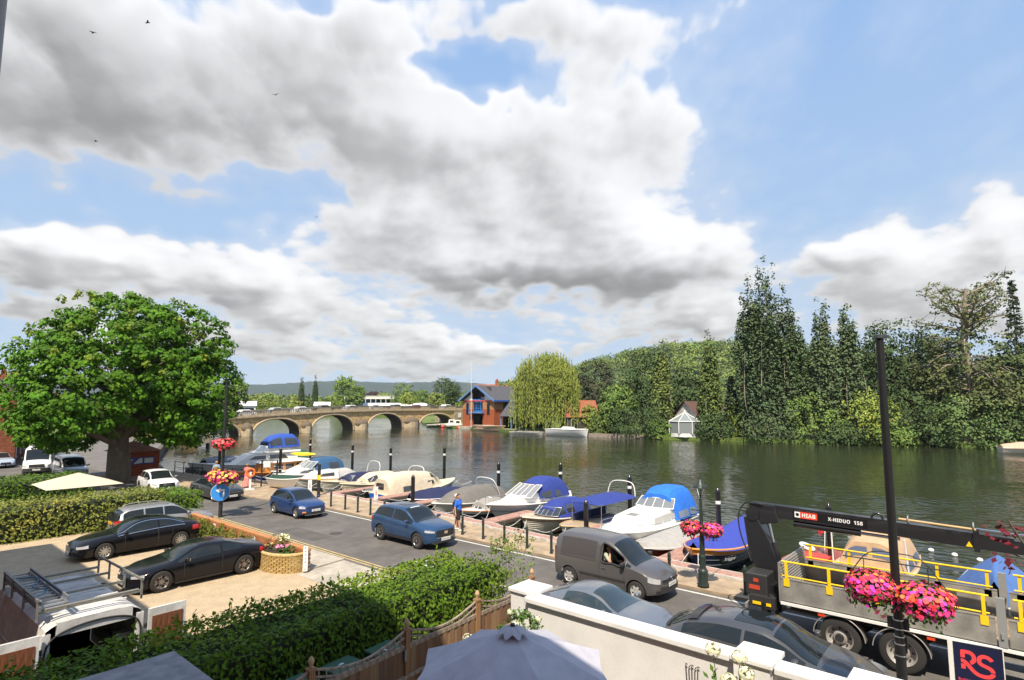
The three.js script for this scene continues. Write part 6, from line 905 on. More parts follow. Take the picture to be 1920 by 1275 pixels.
// ---------------------------------------------------------------- brick wall, planter and PRIVATE sign
{
  const orange = [[0.55, 0.20, 0.07], [0.60, 0.25, 0.09], [0.50, 0.17, 0.06], [0.62, 0.29, 0.12]].map((c, i) => mat(c, { rough: 0.9, t: 'mottle', ts: 0.7 })), q = mulberry(61);
  const w = thing('brick_wall', 'low orange brick wall between the gravel yard and the road', 'wall', [0, 0, -12.45]);
  mesh('mortar', [box(12.9, 0.78, 0.19, -27.6, 0.39, 0)], mat([0.50, 0.42, 0.32], { rough: 0.95 }), w);
  const b = new THREE.BoxGeometry(0.212, 0.066, 0.215), cap = new THREE.BoxGeometry(0.107, 0.1, 0.235); let n = 0;
  for (let row = 0; row < 10; row++) for (let i = 0; i < 29; i++) { const x = -21.25 - i * 0.222 - (row & 1) * 0.111; mesh('brick', b, orange[q() * 4 | 0], w).position.set(x, 0.045 + row * 0.077, 0); n++; }
  stuff(mesh('far_bricks', (() => { const g = []; for (let row = 0; row < 10; row++) for (let i = 29; i < 57; i++) g.push(b.clone().translate(-21.25 - i * 0.222 - (row & 1) * 0.111, 0.045 + row * 0.077, 0)); return g; })(), orange[0], w));
  for (let i = 0; i < 112; i++) mesh('coping_brick', cap, orange[(q() * 2 | 0) * 2 + 1], w).position.set(-21.2 - i * 0.1135, 0.835, 0);
  for (const x of [-25.4, -29.4]) mesh('white_plaque', box(0.24, 0.26, 0.02, x, 0.62, 0.125), M.white, w);
  const yel = [[0.58, 0.40, 0.15], [0.64, 0.47, 0.20], [0.52, 0.34, 0.12]].map(c => mat(c, { rough: 0.9, t: 'mottle', ts: 0.6 }));
  const p = thing('brick_planter', 'curved yellow brick planter against the orange wall', 'planter', [-22.55, 0, -12.36]);
  const R0 = 1.15, yb = new THREE.BoxGeometry(0.2, 0.062, 0.1);
  for (let row = 0; row < 9; row++) for (let i = 0; i < 15; i++) { const a = (i + (row & 1) * 0.5) / 15 * Math.PI * 0.99 + 0.03; if (a > Math.PI) continue; const o = mesh('brick', yb, yel[q() * 3 | 0], p); o.position.set(Math.cos(a) * R0 * 1.05, 0.04 + row * 0.072, Math.sin(a) * R0 * 0.82); o.rotation.y = -Math.atan2(0.82 * Math.cos(a) * R0, -1.05 * Math.sin(a) * R0); }
  const ring = k => { const pts = []; for (let i = 0; i <= 20; i++) { const a = i / 20 * Math.PI; pts.push([Math.cos(a) * R0 * 1.05 * k, Math.sin(a) * R0 * 0.82 * k]); } return pts; };
  mesh('mortar', sheet((u, v) => { const a = u * Math.PI; return [Math.cos(a) * R0 * 1.035, v * 0.64, Math.sin(a) * R0 * 0.805]; }, 24, 1), mat([0.42, 0.33, 0.2], { rough: 0.95 }), p);
  mesh('rim', tube(ring(1).map(([x, z]) => [x, 0.68, z]), 0.075, 30, 6), yel[1], p); mesh('soil', slab(ring(0.94), 0.58, 0.1), M.soil, p);
  const plants = (label, x, z, c, s, h, col, seed) => { const t = thing('planter_flowers', label, 'flowers', [-22.55 + x, 0.56, -12.36 + z]), F = new Petals(seed), L = new Leaves(seed + 1); L.crown([[0, h * 0.5, 0, s, h * 0.55, s]], 26, 12, 0.08, 0.07, col, { floor: 0 }); for (let i = 0; i < (c ? 46 : 0); i++) { const a = F.r() * 6.28, r = s * Math.sqrt(F.r()); F.flower(Math.cos(a) * r, h * (0.75 + 0.35 * F.r()), Math.sin(a) * r, F.g(), 1, F.g() + 0.5, 0.045, F.tint(c, 0.12)); } mesh('foliage', L.geo(), leafMat, t, true); if (c) mesh('blossom', F.geo(), petalMat, t, true); };
  plants('pink geraniums in the yellow brick planter', 0.35, 0.42, [0.72, 0.22, 0.42], 0.24, 0.34, [0.07, 0.14, 0.03], 751); plants('cream flowers at the back of the yellow brick planter', -0.15, 0.12, [0.75, 0.70, 0.38], 0.25, 0.6, [0.10, 0.12, 0.03], 753); plants('grey green lavender at the left of the yellow brick planter', -0.62, 0.2, null, 0.34, 0.6, [0.11, 0.13, 0.08], 755); plants('small green shrub at the right of the yellow brick planter', 0.72, 0.3, null, 0.16, 0.42, [0.05, 0.13, 0.025], 757);
  const cv = document.createElement('canvas'); cv.width = 64; cv.height = 448; const g = cv.getContext('2d'); g.fillStyle = '#eceae4'; g.fillRect(0, 0, 64, 448); g.fillStyle = '#5c6874'; g.font = 'bold 52px sans-serif'; g.textAlign = 'center'; g.textBaseline = 'middle'; [...'PRIVATE'].forEach((c, i) => g.fillText(c, 32, 34 + i * 63));
  const t = new THREE.CanvasTexture(cv); t.colorSpace = THREE.SRGBColorSpace;
  const s = thing('private_sign', 'narrow white upright PRIVATE sign at the end of the orange brick wall', 'sign', [-21.08, 0, -12.30], 0.95);
  mesh('backing', box(0.19, 0.96, 0.02, 0, 0.56, 0), mat([0.25, 0.25, 0.24], { rough: 0.6 }), s); const fc = new THREE.Mesh(new THREE.BoxGeometry(0.17, 0.93, 0.012), new THREE.MeshStandardMaterial({ map: t, roughness: 0.5 })); fc.name = 'face'; fc.position.set(0, 0.56, 0.017); s.add(fc); mesh('post', box(0.06, 1.0, 0.06, 0, 0.5, -0.05), M.pile, s);
}
// ---------------------------------------------------------------- timber fence
{
  const tones = [[0.30, 0.155, 0.075], [0.26, 0.15, 0.085], [0.34, 0.19, 0.095], [0.22, 0.13, 0.08], [0.38, 0.24, 0.13]].map(c => mat(c, { rough: 0.9, t: 'wood', ts: 0.5, ts2: 2.2 })), grey = mat([0.40, 0.31, 0.235], { rough: 0.9, t: 'wood', ts: 2, ts2: 0.5 }), postM = mat([0.40, 0.22, 0.10], { rough: 0.85, t: 'wood', ts: 0.5, ts2: 2 });
  const f = thing('timber_fence', 'timber garden fence with scooped trellis top and ball finials', 'fence', [0, 0, 0]), q = mulberry(44);
  const P = [[-10.36, -12.88], [-10.22, -10.58], [-10.08, -8.29], [-9.93, -5.98], [-9.78, -3.7]];
  for (const [x, z] of P) { const p = mesh('post', box(0.125, 1.78, 0.125, x, 0.89, z), postM, f); mesh('post_cap', [box(0.15, 0.04, 0.15, x, 1.79, z)], postM, p); mesh('finial', lathe([[0.03, 0], [0.045, 0.02], [0.03, 0.04], [0.055, 0.09], [0.06, 0.12], [0.04, 0.17], [0.012, 0.2], [0, 0.2]], 10).translate(x, 1.81, z), mat([0.42, 0.28, 0.16], { rough: 0.85 }), p); }
  for (let k = 0; k < P.length - 1; k++) {
    const [x0, z0] = P[k], [x1, z1] = P[k + 1], len = Math.hypot(x1 - x0, z1 - z0), pt = t => [lerp(x0, x1, t), lerp(z0, z1, t)], n = 19;
    for (let i = 0; i < n; i++) { const [x, z] = pt((i + 0.5) / n); mesh('board', box(0.018 + 0.012 * (i & 1), 1.36, len / n + 0.012 * (i & 1), x + 0.008 * (i & 1), 0.72, z), tones[q() * 5 | 0], f); }
    mesh('top_rail', bar([x0, 1.43, z0], [x1, 1.43, z1], 0.06, 0.09), grey, f); mesh('back_rail', bar([x0 + 0.05, 0.85, z0], [x1 + 0.05, 0.85, z1], 0.05, 0.07), grey, f);
    const sag = t => 1.78 - 0.24 * Math.sin(t * Math.PI), pts = []; for (let i = 0; i <= 12; i++) { const [x, z] = pt(i / 12); pts.push([x, sag(i / 12), z]); }
    for (const o of [0, -0.13]) mesh('trellis_rail', pts.slice(1).map((p, i) => bar([pts[i][0], pts[i][1] + o, pts[i][2]], [p[0], p[1] + o, p[2]], 0.045, o ? 0.028 : 0.034)), grey, f);
    for (let i = 1; i < 14; i++) { const t = i / 14, [x, z] = pt(t); mesh('trellis_slat', box(0.02, sag(t) - 1.46, 0.028, x, (sag(t) + 1.46) / 2, z), grey, f); }
  }
  mesh('hinge', [box(0.02, 0.22, 0.05, -10.0, 1.3, -8.21)], M.alu, f);
}
// ---------------------------------------------------------------- white garden wall
{
  const white = mat([0.74, 0.74, 0.73], { rough: 0.85, t: 'cloth', ts: 3, b: 'gritBump', bs: 0.7, bm: 0.004 });
  const w = thing('garden_wall', 'white rendered garden wall with coping and square piers', 'wall', [0, 0, 0]);
  mesh('wall_panel', [box(12, 1.86, 0.24, -3, 0.93, -11.16)], white, w);
  mesh('coping', [rbox(5.0, 0.13, 0.42, 0.03, -6.55, 1.95, -11.16), rbox(1.2, 0.13, 0.42, 0.03, -2.86, 1.95, -11.16)], white, w);
  for (const [x, z, s] of [[-9.25, -11.45, 0.66], [-3.8, -11.18, 0.62], [-2.0, -11.3, 0.62]]) { const p = mesh('pier', box(s, 2.0, s + 0.04, x, 1.0, z), white, w); mesh('pier_cap', [rbox(s + 0.12, 0.1, s + 0.14, 0.025, x, 2.05, z), box(s + 0.04, 0.05, s + 0.06, x, 1.975, z)], white, p); }
  // metal grass ornaments fixed on the wall
  for (const [x, y, label] of [[-4.95, 1.3, 'left zigzag metal ornament on the white wall'], [-4.45, 1.12, 'right zigzag metal ornament on the white wall']]) { const t = thing('wall_ornament', label, 'ornament', [x, y, -11.0]); for (let i = 0; i < 5; i++) mesh('blade', [rod([i * 0.045 - 0.1, -0.3, 0], [i * 0.06 - 0.13, 0.32 - 0.06 * (i % 2), 0], 0.009), rod([i * 0.06 - 0.13, 0.32 - 0.06 * (i % 2), 0], [i * 0.06 - 0.09, 0.31, 0.01], 0.008)], mat([0.06, 0.05, 0.045], { rough: 0.6 }), t); }
}
// ---------------------------------------------------------------- garden: parasol, bench, bins, flowers, board
{
  const cloth = mat([0.47, 0.47, 0.53], { rough: 0.9, t: 'cloth', ts: 0.9 }), N = 8;
  const p = thing('grey_parasol', 'large grey garden parasol open at the bottom of the picture', 'parasol', [-6.95, 0, -8.1], 0.3), r = 1.72, y0 = 2.0, y1 = 2.56;
  for (let i = 0; i < N; i++) mesh('canopy_panel', sheet((u, v) => { const a = (i + u) / N * 6.2832, sag = Math.sin(u * Math.PI), k = v * (1 - 0.10 * sag * v), rr = r * k, drop = 1 - v; return [Math.cos(a) * rr, lerp(y0, y1, Math.pow(drop, 1.1)) - 0.055 * sag * v + 0.035 * Math.sin(v * 3.14), Math.sin(a) * rr]; }, 8, 10), cloth, p);
  for (let i = 0; i < N; i++) { const a = i / N * 6.2832; mesh('rib', rod([0, y1 - 0.1, 0], [Math.cos(a) * r * 0.98, y0 - 0.02, Math.sin(a) * r * 0.98], 0.01), plastic, p); }
  mesh('vent_flap', sheet((u, v) => { const a = u * 6.2832, w = 1 + 0.14 * Math.cos(a * N); return [Math.cos(a) * 0.27 * v * w, y1 + 0.10 - 0.10 * v * v - 0.03 * v * Math.cos(a * N), Math.sin(a) * 0.27 * v * w]; }, 64, 6), cloth, p);
  mesh('finial', [cyl(0.05, 0.04, 0.06, 0, y1 + 0.08, 0)], plastic, p); mesh('pole', cyl(0.024, 0.024, 2.6, 0, 0, 0), plastic, p);
  const bp = thing('beige_parasol', 'cream garden parasol between the two left hedges', 'parasol', [-39.9, 0, -9.2]);
  for (let i = 0; i < 4; i++) mesh('canopy_panel', sheet((u, v) => { const a = (i + u) / 4 * 6.2832 + 0.78, e = 1 / Math.max(Math.abs(Math.cos(a - 0.0)), Math.abs(Math.sin(a))), rr = 1.75 * e * v; return [Math.cos(a) * rr, 2.62 - 0.62 * v, Math.sin(a) * rr]; }, 8, 5), mat([0.48, 0.42, 0.32], { rough: 0.9 }), bp);
  mesh('pole', cyl(0.03, 0.03, 2.6), M.alu, bp);
  // wrought iron bench
  const b = thing('garden_bench', 'dark wrought iron bench with arched scroll back by the white wall', 'bench', [-7.55, 0.35, -10.45], 0.06), ir = mat([0.05, 0.045, 0.04], { rough: 0.6 });
  mesh('back_frame', [tube([[-0.75, 0.45, 0], [-0.7, 0.75, 0], [-0.35, 0.95, 0], [-0.12, 1.12, 0], [0, 1.2, 0], [0.12, 1.12, 0], [0.35, 0.95, 0], [0.7, 0.75, 0], [0.75, 0.45, 0]], 0.022, 48, 7)], ir, b);
  for (let i = 0; i < 7; i++) { const x = -0.54 + i * 0.18; mesh('back_scroll', tube([[x, 0.45, 0], [x + 0.06, 0.6, 0], [x - 0.05, 0.72, 0], [x + 0.03, 0.8 + 0.22 * (1 - Math.abs(x) * 1.4), 0]], 0.012, 18, 5), ir, b); }
  mesh('seat', [-0.02, 0.1, 0.2, 0.3, 0.4].map(z => box(1.5, 0.025, 0.06, 0, 0.43, z)), ir, b); for (const x of [-0.72, 0.72]) { mesh('leg', [rod([x, 0, 0], [x, 0.45, 0], 0.025), rod([x, 0, 0.42], [x, 0.62, 0.42], 0.025)], ir, b); mesh('arm', tube([[x, 0.75, 0], [x, 0.72, 0.25], [x, 0.62, 0.44]], 0.022, 12, 6), ir, b); }
  // wheelie bins
  const bin = mat([0.035, 0.10, 0.06], { rough: 0.5 });
  for (const [z, label] of [[-6.35, 'green wheelie bin nearest the camera behind the fence'], [-7.45, 'green wheelie bin with white markings behind the fence'], [-8.55, 'furthest green wheelie bin behind the fence']]) { const t = thing('wheelie_bin', label, 'bin', [-11.1, 0, z], 0.1, 'green wheelie bins behind the fence'); mesh('body', extrude([[-0.24, 0], [0.24, 0], [0.29, 0.95], [-0.29, 0.95]], 0.62, 0.02).translate(0, 0.02, -0.31), bin, t); mesh('lid', [rbox(0.64, 0.07, 0.76, 0.03, 0, 1.03, 0)], bin, t); mesh('handle', rod([-0.3, 1.0, -0.36], [0.3, 1.0, -0.36], 0.018), bin, t); mesh('number_mark', [box(0.18, 0.004, 0.04, 0.05, 1.068, 0.1, 0.4), box(0.06, 0.004, 0.1, -0.05, 1.068, 0.02)], M.white, t); for (const s of [-1, 1]) mesh('wheel', at(new THREE.CylinderGeometry(0.1, 0.1, 0.05, 14), s * 0.25, 0.1, -0.3, 0, 0, Math.PI / 2), M.rubber, t); }
  // white flowering plants
  function bloom(name, label, [x, y, z], heads, r, seed, h, o = {}) { const t = thing(name, label, 'plant', [x, y, z]), L = new Leaves(seed), F = new Petals(seed + 1); const st = [];
    for (const [hx, hy, hz] of heads) { st.push(rod([hx * 0.3, 0, hz * 0.3], [hx, hy - 0.05, hz], 0.012, 0.007, 5)); for (let i = 0; i < 70; i++) { let u = L.r() * 2 - 0.75, a = L.r() * 6.28; u = clamp(u, -1, 1); const q = Math.sqrt(1 - u * u); F.flower(hx + Math.cos(a) * q * r, hy + u * r * 0.85, hz + Math.sin(a) * q * r, Math.cos(a) * q, u, Math.sin(a) * q, r * 0.30, F.tint(o.c || [0.70, 0.70, 0.50], 0.08)); } for (let i = 0; i < 16; i++) L.leaf(hx * 0.8 + 0.16 * L.g(), hy * (0.5 + 0.4 * L.r()), hz * 0.8 + 0.16 * L.g(), L.g(), 0.8, L.g(), o.ls || 0.15, L.tint([0.08, 0.16, 0.025], 0.22), 0.6); }
    if (o.bush) L.crown(o.bush, o.n || 120, 12, 0.12, 0.085, [0.085, 0.165, 0.03], { floor: 0 });
    mesh('stem', st, mat([0.09, 0.12, 0.03], { rough: 0.9 }), t); mesh('foliage', L.geo(), leafMat, t, true); mesh('blossom', F.geo(), petalMat, t, true); }
  bloom('hydrangea', 'tall cream hydrangea in front of the square white pier', [-3.95, 0.3, -10.3], [[-0.3, 2.0, 0], [0.0, 1.62, 0.12], [0.28, 1.78, 0.05], [0.5, 1.6, 0.1], [-0.15, 1.4, 0.2], [0.3, 1.3, 0.25], [0.12, 1.95, -0.1]], 0.12, 761, 1);
  bloom('rose_bush', 'cream flowering rose bush in the corner of fence and white wall', [-8.75, 0.1, -10.55], [[-0.2, 1.75, 0.2], [0.1, 1.6, 0.35], [0.3, 1.35, 0.5], [-0.1, 1.4, 0.5], [0.45, 1.7, 0.0], [0.65, 1.1, 0.45], [0.9, 1.0, 0.3]], 0.07, 763, 1, { bush: [[0, 1.2, 0.1, 0.5, 0.6, 0.4], [0.5, 0.9, 0.2, 0.6, 0.5, 0.4]], ls: 0.09, n: 210 });
  bloom('hydrangea', 'cream hydrangea blooms low in front of the fence at the left of the parasol', [-9.55, 0.1, -7.1], [[-0.1, 0.95, 0], [0.2, 0.9, -0.4], [-0.05, 0.85, 0.4]], 0.11, 765, 1);
  bloom('hydrangea', 'single cream hydrangea bloom between fence and parasol', [-9.3, 0.1, -9.35], [[0, 1.38, 0]], 0.11, 767, 1);
  shrub('garden_shrub', 'green foliage at the very bottom right beside the white pier', [-3.1, 0.3, -10.2], [[0, 0.7, 0, 0.4, 0.5, 0.3]], 60, 0.1, [0.08, 0.16, 0.03], 769);
  // copper leaved branches at the right edge
  tree('copper_plum', 'copper leaved branch reaching in at the right edge', [0.62, 0, -8.3], [limb([[0.2, 0, 0], [0.1, 2.5, 0], [-0.3, 4.4, -0.2]], 0.09, 0.03, 7), limb([[0, 3.6, 0], [-0.4, 4.6, -0.1], [-0.75, 5.3, -0.2]], 0.03, 0.008, 5)], L => { for (let i = 0; i < 26; i++) { const t = L.r(), x = -0.1 - 0.72 * t, y = 4.45 + 0.85 * L.r() * (0.4 + 0.6 * t); L.clump(x + 0.12 * L.g(), y, -0.2 + 0.25 * L.g(), 0.14, 9, 0.08, [0.14, 0.018, 0.03], { cv: 0.35 }); } L.crown([[0.7, 4.9, 0, 0.9, 0.9, 0.7]], 120, 12, 0.15, 0.09, [0.13, 0.018, 0.028], {}); }, 771, { near: true });
  // estate agent's board
  const cv = document.createElement('canvas'); cv.width = 512; cv.height = 560; const g = cv.getContext('2d'); g.fillStyle = '#1d2340'; g.fillRect(0, 0, 512, 560); g.strokeStyle = '#f04a50'; g.lineWidth = 46; g.lineCap = 'butt'; g.lineJoin = 'round';
  g.beginPath(); g.moveTo(96, 190); g.lineTo(96, 112); g.lineTo(150, 112); g.bezierCurveTo(232, 112, 232, 226, 172, 240); g.stroke();
  g.beginPath(); g.moveTo(74, 228); g.bezierCurveTo(160, 226, 170, 380, 300, 384); g.bezierCurveTo(360, 386, 400, 366, 402, 330); g.stroke();
  g.beginPath(); g.moveTo(402, 318); g.bezierCurveTo(400, 240, 270, 270, 264, 200); g.bezierCurveTo(262, 120, 360, 112, 398, 176); g.stroke();
  g.beginPath(); g.moveTo(96, 268); g.lineTo(96, 330); g.stroke();
  g.fillStyle = '#d84860'; g.font = 'bold 50px sans-serif'; g.textAlign = 'center'; g.fillText('Robinson Sherston', 256, 486, 452);
  const t = new THREE.CanvasTexture(cv); t.colorSpace = THREE.SRGBColorSpace;
  const s = thing('estate_board', 'navy estate agent board with red RS lettering at the bottom right', 'sign', [-0.62, 0, -10.25], 0.12);
  const f = new THREE.Mesh(new THREE.BoxGeometry(0.52, 0.57, 0.02), [0, 1, 2, 3, 4, 5].map(i => i === 4 ? new THREE.MeshStandardMaterial({ map: t, roughness: 0.35 }) : mat([0.02, 0.025, 0.06], { rough: 0.4 }))); f.name = 'board'; f.position.set(0.03, 3.07, 0.03); s.add(f);
  mesh('rim', [box(0.52, 0.012, 0.03, 0.03, 3.361, 0.03), box(0.012, 0.58, 0.03, 0.295, 3.07, 0.03)], M.white, s); mesh('post', box(0.055, 3.38, 0.07, -0.262, 1.69, 0.02), M.white, s);
}

// ---------------------------------------------------------------- boats
// local axes: bow towards +x, y = 0 is the waterline, z across
const BOW_IN = -Math.PI / 2;
const canvas = c => mat(c, { rough: 0.85, t: 'cloth', ts: 1.1, b: 'clothBump', bs: 1.3, bm: 0.03 });
const paintB = c => mat(c, { rough: 0.3, clear: 0.4 });
const clearVinyl = mat([0.25, 0.28, 0.30], { rough: 0.12, phys: { transmission: 0.35, thickness: 0, ior: 1.4 } }), tint = mat([0.03, 0.035, 0.04], { rough: 0.06, clear: 1 });
function boat(s) {
  const o = thing(s.name, s.label, 'boat', [s.x, WATER, s.z], s.turn ?? BOW_IN, s.group ?? 'boats moored along the quay');
  const { L, B } = s, free = s.free ?? 0.6, rise = s.rise ?? 0.35, rake = s.rake ?? 0.6, full = s.full ?? 2.3, st = s.stern ?? 0.82;
  const half = t => B / 2 * (t < 0.5 ? lerp(st, 1, Math.sin(t * Math.PI)) : Math.pow(Math.max(0, 1 - Math.pow((t - 0.5) / 0.5, full)), 0.85) || 0.001);
  const sheer = t => free + rise * Math.pow(t, 2.2) + (s.sternRise || 0) * Math.pow(1 - t, 3);
  const pt = (t, v, sg = 1) => { // v: 0 gunwale, 1 keel
    const y = lerp(sheer(t), -0.35 + 0.25 * t ** 4, v), b = half(t), flare = Math.pow(1 - v, 0.55 + 0.55 * t) * 0.55 + 0.45 * Math.sqrt(Math.max(0, 1 - v ** 2.4));
    return [-L / 2 + t * L - rake * v * Math.pow(t, 3) + 0.12 * v * (1 - t) ** 4, y, sg * b * flare];
  };
  const NT = 30, tt = u => 1 - Math.pow(1 - u, 1.35);
  const band = (v0, v1, lift = 0) => [1, -1].map(sg => sheet((u, v) => { const p = pt(tt(u), v, sg); return [p[0], p[1], p[2] + sg * lift]; }, NT, Math.max(2, Math.round((v1 - v0) * 12)), [0, 1], [v0, v1]));
  const transom = sheet((u, v) => { const p = pt(0, v, u); return [p[0], p[1], pt(0, v, 1)[2] * u]; }, 8, 6, [-1, 1], [0, 1]);
  const hm = paintB(s.hull);
  mesh('hull', [...band(s.stripe ? s.stripe[0] : 0, 1), transom], hm, o);
  if (s.stripe) mesh('hull_band', band(0, s.stripe[0]), paintB(s.stripe[1]), o);
  if (s.boot) mesh('boot_stripe', band(s.boot[0], s.boot[1], 0.006), paintB(s.boot[2]), o);
  if (s.strakes) for (let i = 1; i <= s.strakes; i++) { const v = 0.62 * i / (s.strakes + 1); for (const sg of [1, -1]) { const pts = []; for (let k = 0; k <= 20; k++) { const p = pt(tt(k / 20) * 0.985, v, sg); pts.push([p[0], p[1], p[2] + sg * 0.008]); } mesh('strake', tube(pts, s.strakeMat ? 0.007 : 0.012, 30, 4), s.strakeMat || hm, o); } }
  const gun = []; for (const sg of [1, -1]) { const pts = []; for (let k = 0; k <= 24; k++) { const p = pt(tt(k / 24), 0, sg); pts.push([p[0], p[1], p[2]]); } gun.push(tube(pts, s.gunR || 0.035, 40, 6)); }
  mesh('gunwale', gun, paintB(s.gun || [0.7, 0.68, 0.62]), o);
  mesh('deck', sheet((u, v) => { const t = tt(u), z = half(t) * v * 0.99; return [-L / 2 + t * L, sheer(t) - 0.015 + 0.05 * (1 - v * v) * (1 - t) - (s.well && t < s.well ? 0.02 : 0), z]; }, 26, 8, [0, 0.995], [-1, 1]), paintB(s.deck || [0.70, 0.67, 0.58]), o);
  const k = { o, L, B, half, sheer, pt, T: x => (x + L / 2) / L };
  if (s.group === undefined) for (const q of [-0.7, 0.9]) mesh('mooring_rope', tube([[L / 2 - 0.35, sheer(0.95), q * 0.15], [L / 2 + 0.4, 0.62, q * 0.6], [L / 2 + 1.1, 0.82, q]], 0.014, 12, 4), M.white, o);
  for (const f of s.fit || []) f(k);
  return o;
}
// block with a side profile, narrowed towards the top and bow
function prism(pts, w, tum = 0.12, bow = 0, x0 = 0, x1 = 1) { const ys = pts.map(p => p[1]), y0 = Math.min(...ys), y1 = Math.max(...ys); const g = extrude(pts, w, 0.03).translate(0, 0, -w / 2), p = g.attributes.position; for (let i = 0; i < p.count; i++) { const f = 1 - tum * (p.getY(i) - y0) / (y1 - y0 + 1e-6), b = 1 - bow * clamp((p.getX(i) - x0) / (x1 - x0 + 1e-6)) ** 1.6; p.setZ(i, p.getZ(i) * f * b); } g.computeVertexNormals(); return g; }
const cabin = (pts, w, color, o = {}) => k => { const xs = pts.map(p => p[0]), a = [o.tum ?? 0.14, o.bow ?? 0.3, Math.min(...xs), Math.max(...xs)]; const c = mesh(o.name || 'cabin', prism(pts, w, ...a), color, k.o);
  for (const wp of o.wins || []) mesh('cabin_window', (() => { const ys = pts.map(p => p[1]), y0 = Math.min(...ys), y1 = Math.max(...ys), g = extrude(wp, 1, 0).translate(0, 0, -0.5), p = g.attributes.position; for (let i = 0; i < p.count; i++) { const f = 1 - a[0] * (p.getY(i) - y0) / (y1 - y0), b = 1 - a[1] * clamp((p.getX(i) - a[2]) / (a[3] - a[2])) ** 1.6; p.setZ(i, Math.sign(p.getZ(i)) * ((w / 2 + 0.03) * f * b + 0.012)); } g.computeVertexNormals(); return g; })(), o.glass || tint, c); };
// canvas over hoops: heights along x, p shapes the section
const canopy = (xs, hs, ws, base, c, o = {}) => k => { const H = curve(xs.map((x, i) => [x, hs[i]])), W2 = curve(xs.map((x, i) => [x, ws[i]])), p = o.p ?? 3.2, q = mulberry(xs.length * 7 + Math.round(xs[0] * 31)), s0 = q() * 99;
  const f = (u, v) => { const x = lerp(xs[0], xs.at(-1), u), n = (o.fold ?? 0.02) * (noise(u * 9 + s0, v * 3) + 0.6 * noise(u * 22, v * 5 + s0)), b = typeof base === 'function' ? base(x, k) : base; return [x, b + Math.max(0.01, H(x) - b + n) * (1 - Math.abs(v) ** p), W2(x) * v * (1 + (o.flare ?? 0.05) * Math.abs(v) ** 6)]; };
  const m = canvas(c), g = [sheet(f, o.nu || 40, 26, [0, 1], [-1, 1])];
  for (const e of o.ends ?? [0, 1]) g.push(sheet((u, v) => { const a = f(e, u); const b = typeof base === 'function' ? base(a[0], k) : base; return [a[0] + 0.001, lerp(b, a[1], v), a[2]]; }, 26, 3, [-1, 1], [0, 1]));
  const cv = mesh(o.name || 'canopy', g, m, k.o);
  for (const [u0, u1, v0, v1] of o.wins || []) for (const sg of [1, -1]) mesh('vinyl_window', sheet((u, v) => { const a = f(u, sg * v); return [a[0], a[1] + 0.006, a[2] + sg * 0.016]; }, 8, 6, [u0, u1], [v0, v1]), o.glass || tint, cv);
  for (const e of o.endWins || []) { const [eu, v0, v1, h0, h1] = e; mesh('vinyl_window', sheet((u, v) => { const a = f(eu, u), b = typeof base === 'function' ? base(a[0], k) : base; return [a[0] + (eu < 0.5 ? -0.015 : 0.018), lerp(b, a[1], v), a[2]]; }, 8, 4, [v0, v1], [h0, h1]), o.glass || tint, cv); } };
const gunBase = (x, k) => k.sheer(clamp((x + k.L / 2) / k.L)) - 0.04;
const cover = (c, h, o = {}) => k => { const n = 9, xs = [], hs = [], ws = []; for (let i = 0; i < n; i++) { const t = lerp(o.t0 ?? 0.01, o.t1 ?? 0.97, i / (n - 1)); xs.push(-k.L / 2 + t * k.L); hs.push(k.sheer(t) + h * (o.shape ? o.shape(t) : Math.sin(Math.PI * clamp(t * 0.9 + 0.1)) ** 0.7)); ws.push(k.half(t) * 1.02 + 0.02); } canopy(xs, hs, ws, gunBase, c, { p: o.p ?? 1.7, fold: o.fold ?? 0.06, name: 'cover', ends: [0], ...o.more })(k); };
// raked windscreen of framed panes, x0 foot, x1 head
const screen = (x0, x1, y0, y1, w, o = {}) => k => { const n = o.n || 3, fr = []; const f = (u, v) => [lerp(x0, x1, v) - (o.bend ?? 0.25) * u * u, lerp(y0, y1, v), w / 2 * u * (1 - 0.12 * v)]; for (let i = 0; i <= n; i++) { const u = lerp(-1, 1, i / n); fr.push(rod(f(u, 0), f(u, 1), 0.018, 0.018, 5)); } const top = [], bot = []; for (let i = 0; i <= 10; i++) { top.push(f(lerp(-1, 1, i / 10), 1)); bot.push(f(lerp(-1, 1, i / 10), 0)); } fr.push(tube(top, 0.02, 14, 5), tube(bot, 0.02, 14, 5)); const s = mesh('windscreen_frame', fr, o.frame || M.gel, k.o); mesh('windscreen', sheet(f, 10, 2, [-1, 1], [0, 1]), o.glass || clearVinyl, s); };
const bowRail = (t0 = 0.6, h = 0.5) => k => { const pts = [], st = []; for (let i = 0; i <= 16; i++) { const a = lerp(-1, 1, i / 16), t = lerp(t0, 0.985, 1 - Math.abs(a) ** 1.5), p = k.pt(t, 0, Math.sign(a) || 1); pts.push([p[0], p[1] + h * (0.6 + 0.4 * (1 - Math.abs(a))), p[2] * 0.93]); if (i % 4 === 0) st.push(rod([p[0], p[1], p[2] * 0.93], pts.at(-1), 0.012, 0.012, 5)); } mesh('pulpit_rail', [tube(pts, 0.014, 30, 5), ...st], M.steel, k.o); };
const fender = (t, sg, c) => k => { const p = k.pt(t, 0, sg); const f = mesh('fender', at(new THREE.CapsuleGeometry(0.085, 0.34, 4, 10), p[0], p[1] - 0.32, p[2] + sg * 0.1), c ? mat(c, { rough: 0.5 }) : M.gel, k.o); mesh('rope', rod([p[0], p[1] + 0.05, p[2]], [p[0], p[1] - 0.1, p[2] + sg * 0.1], 0.01, 0.01, 4), M.white, f); };
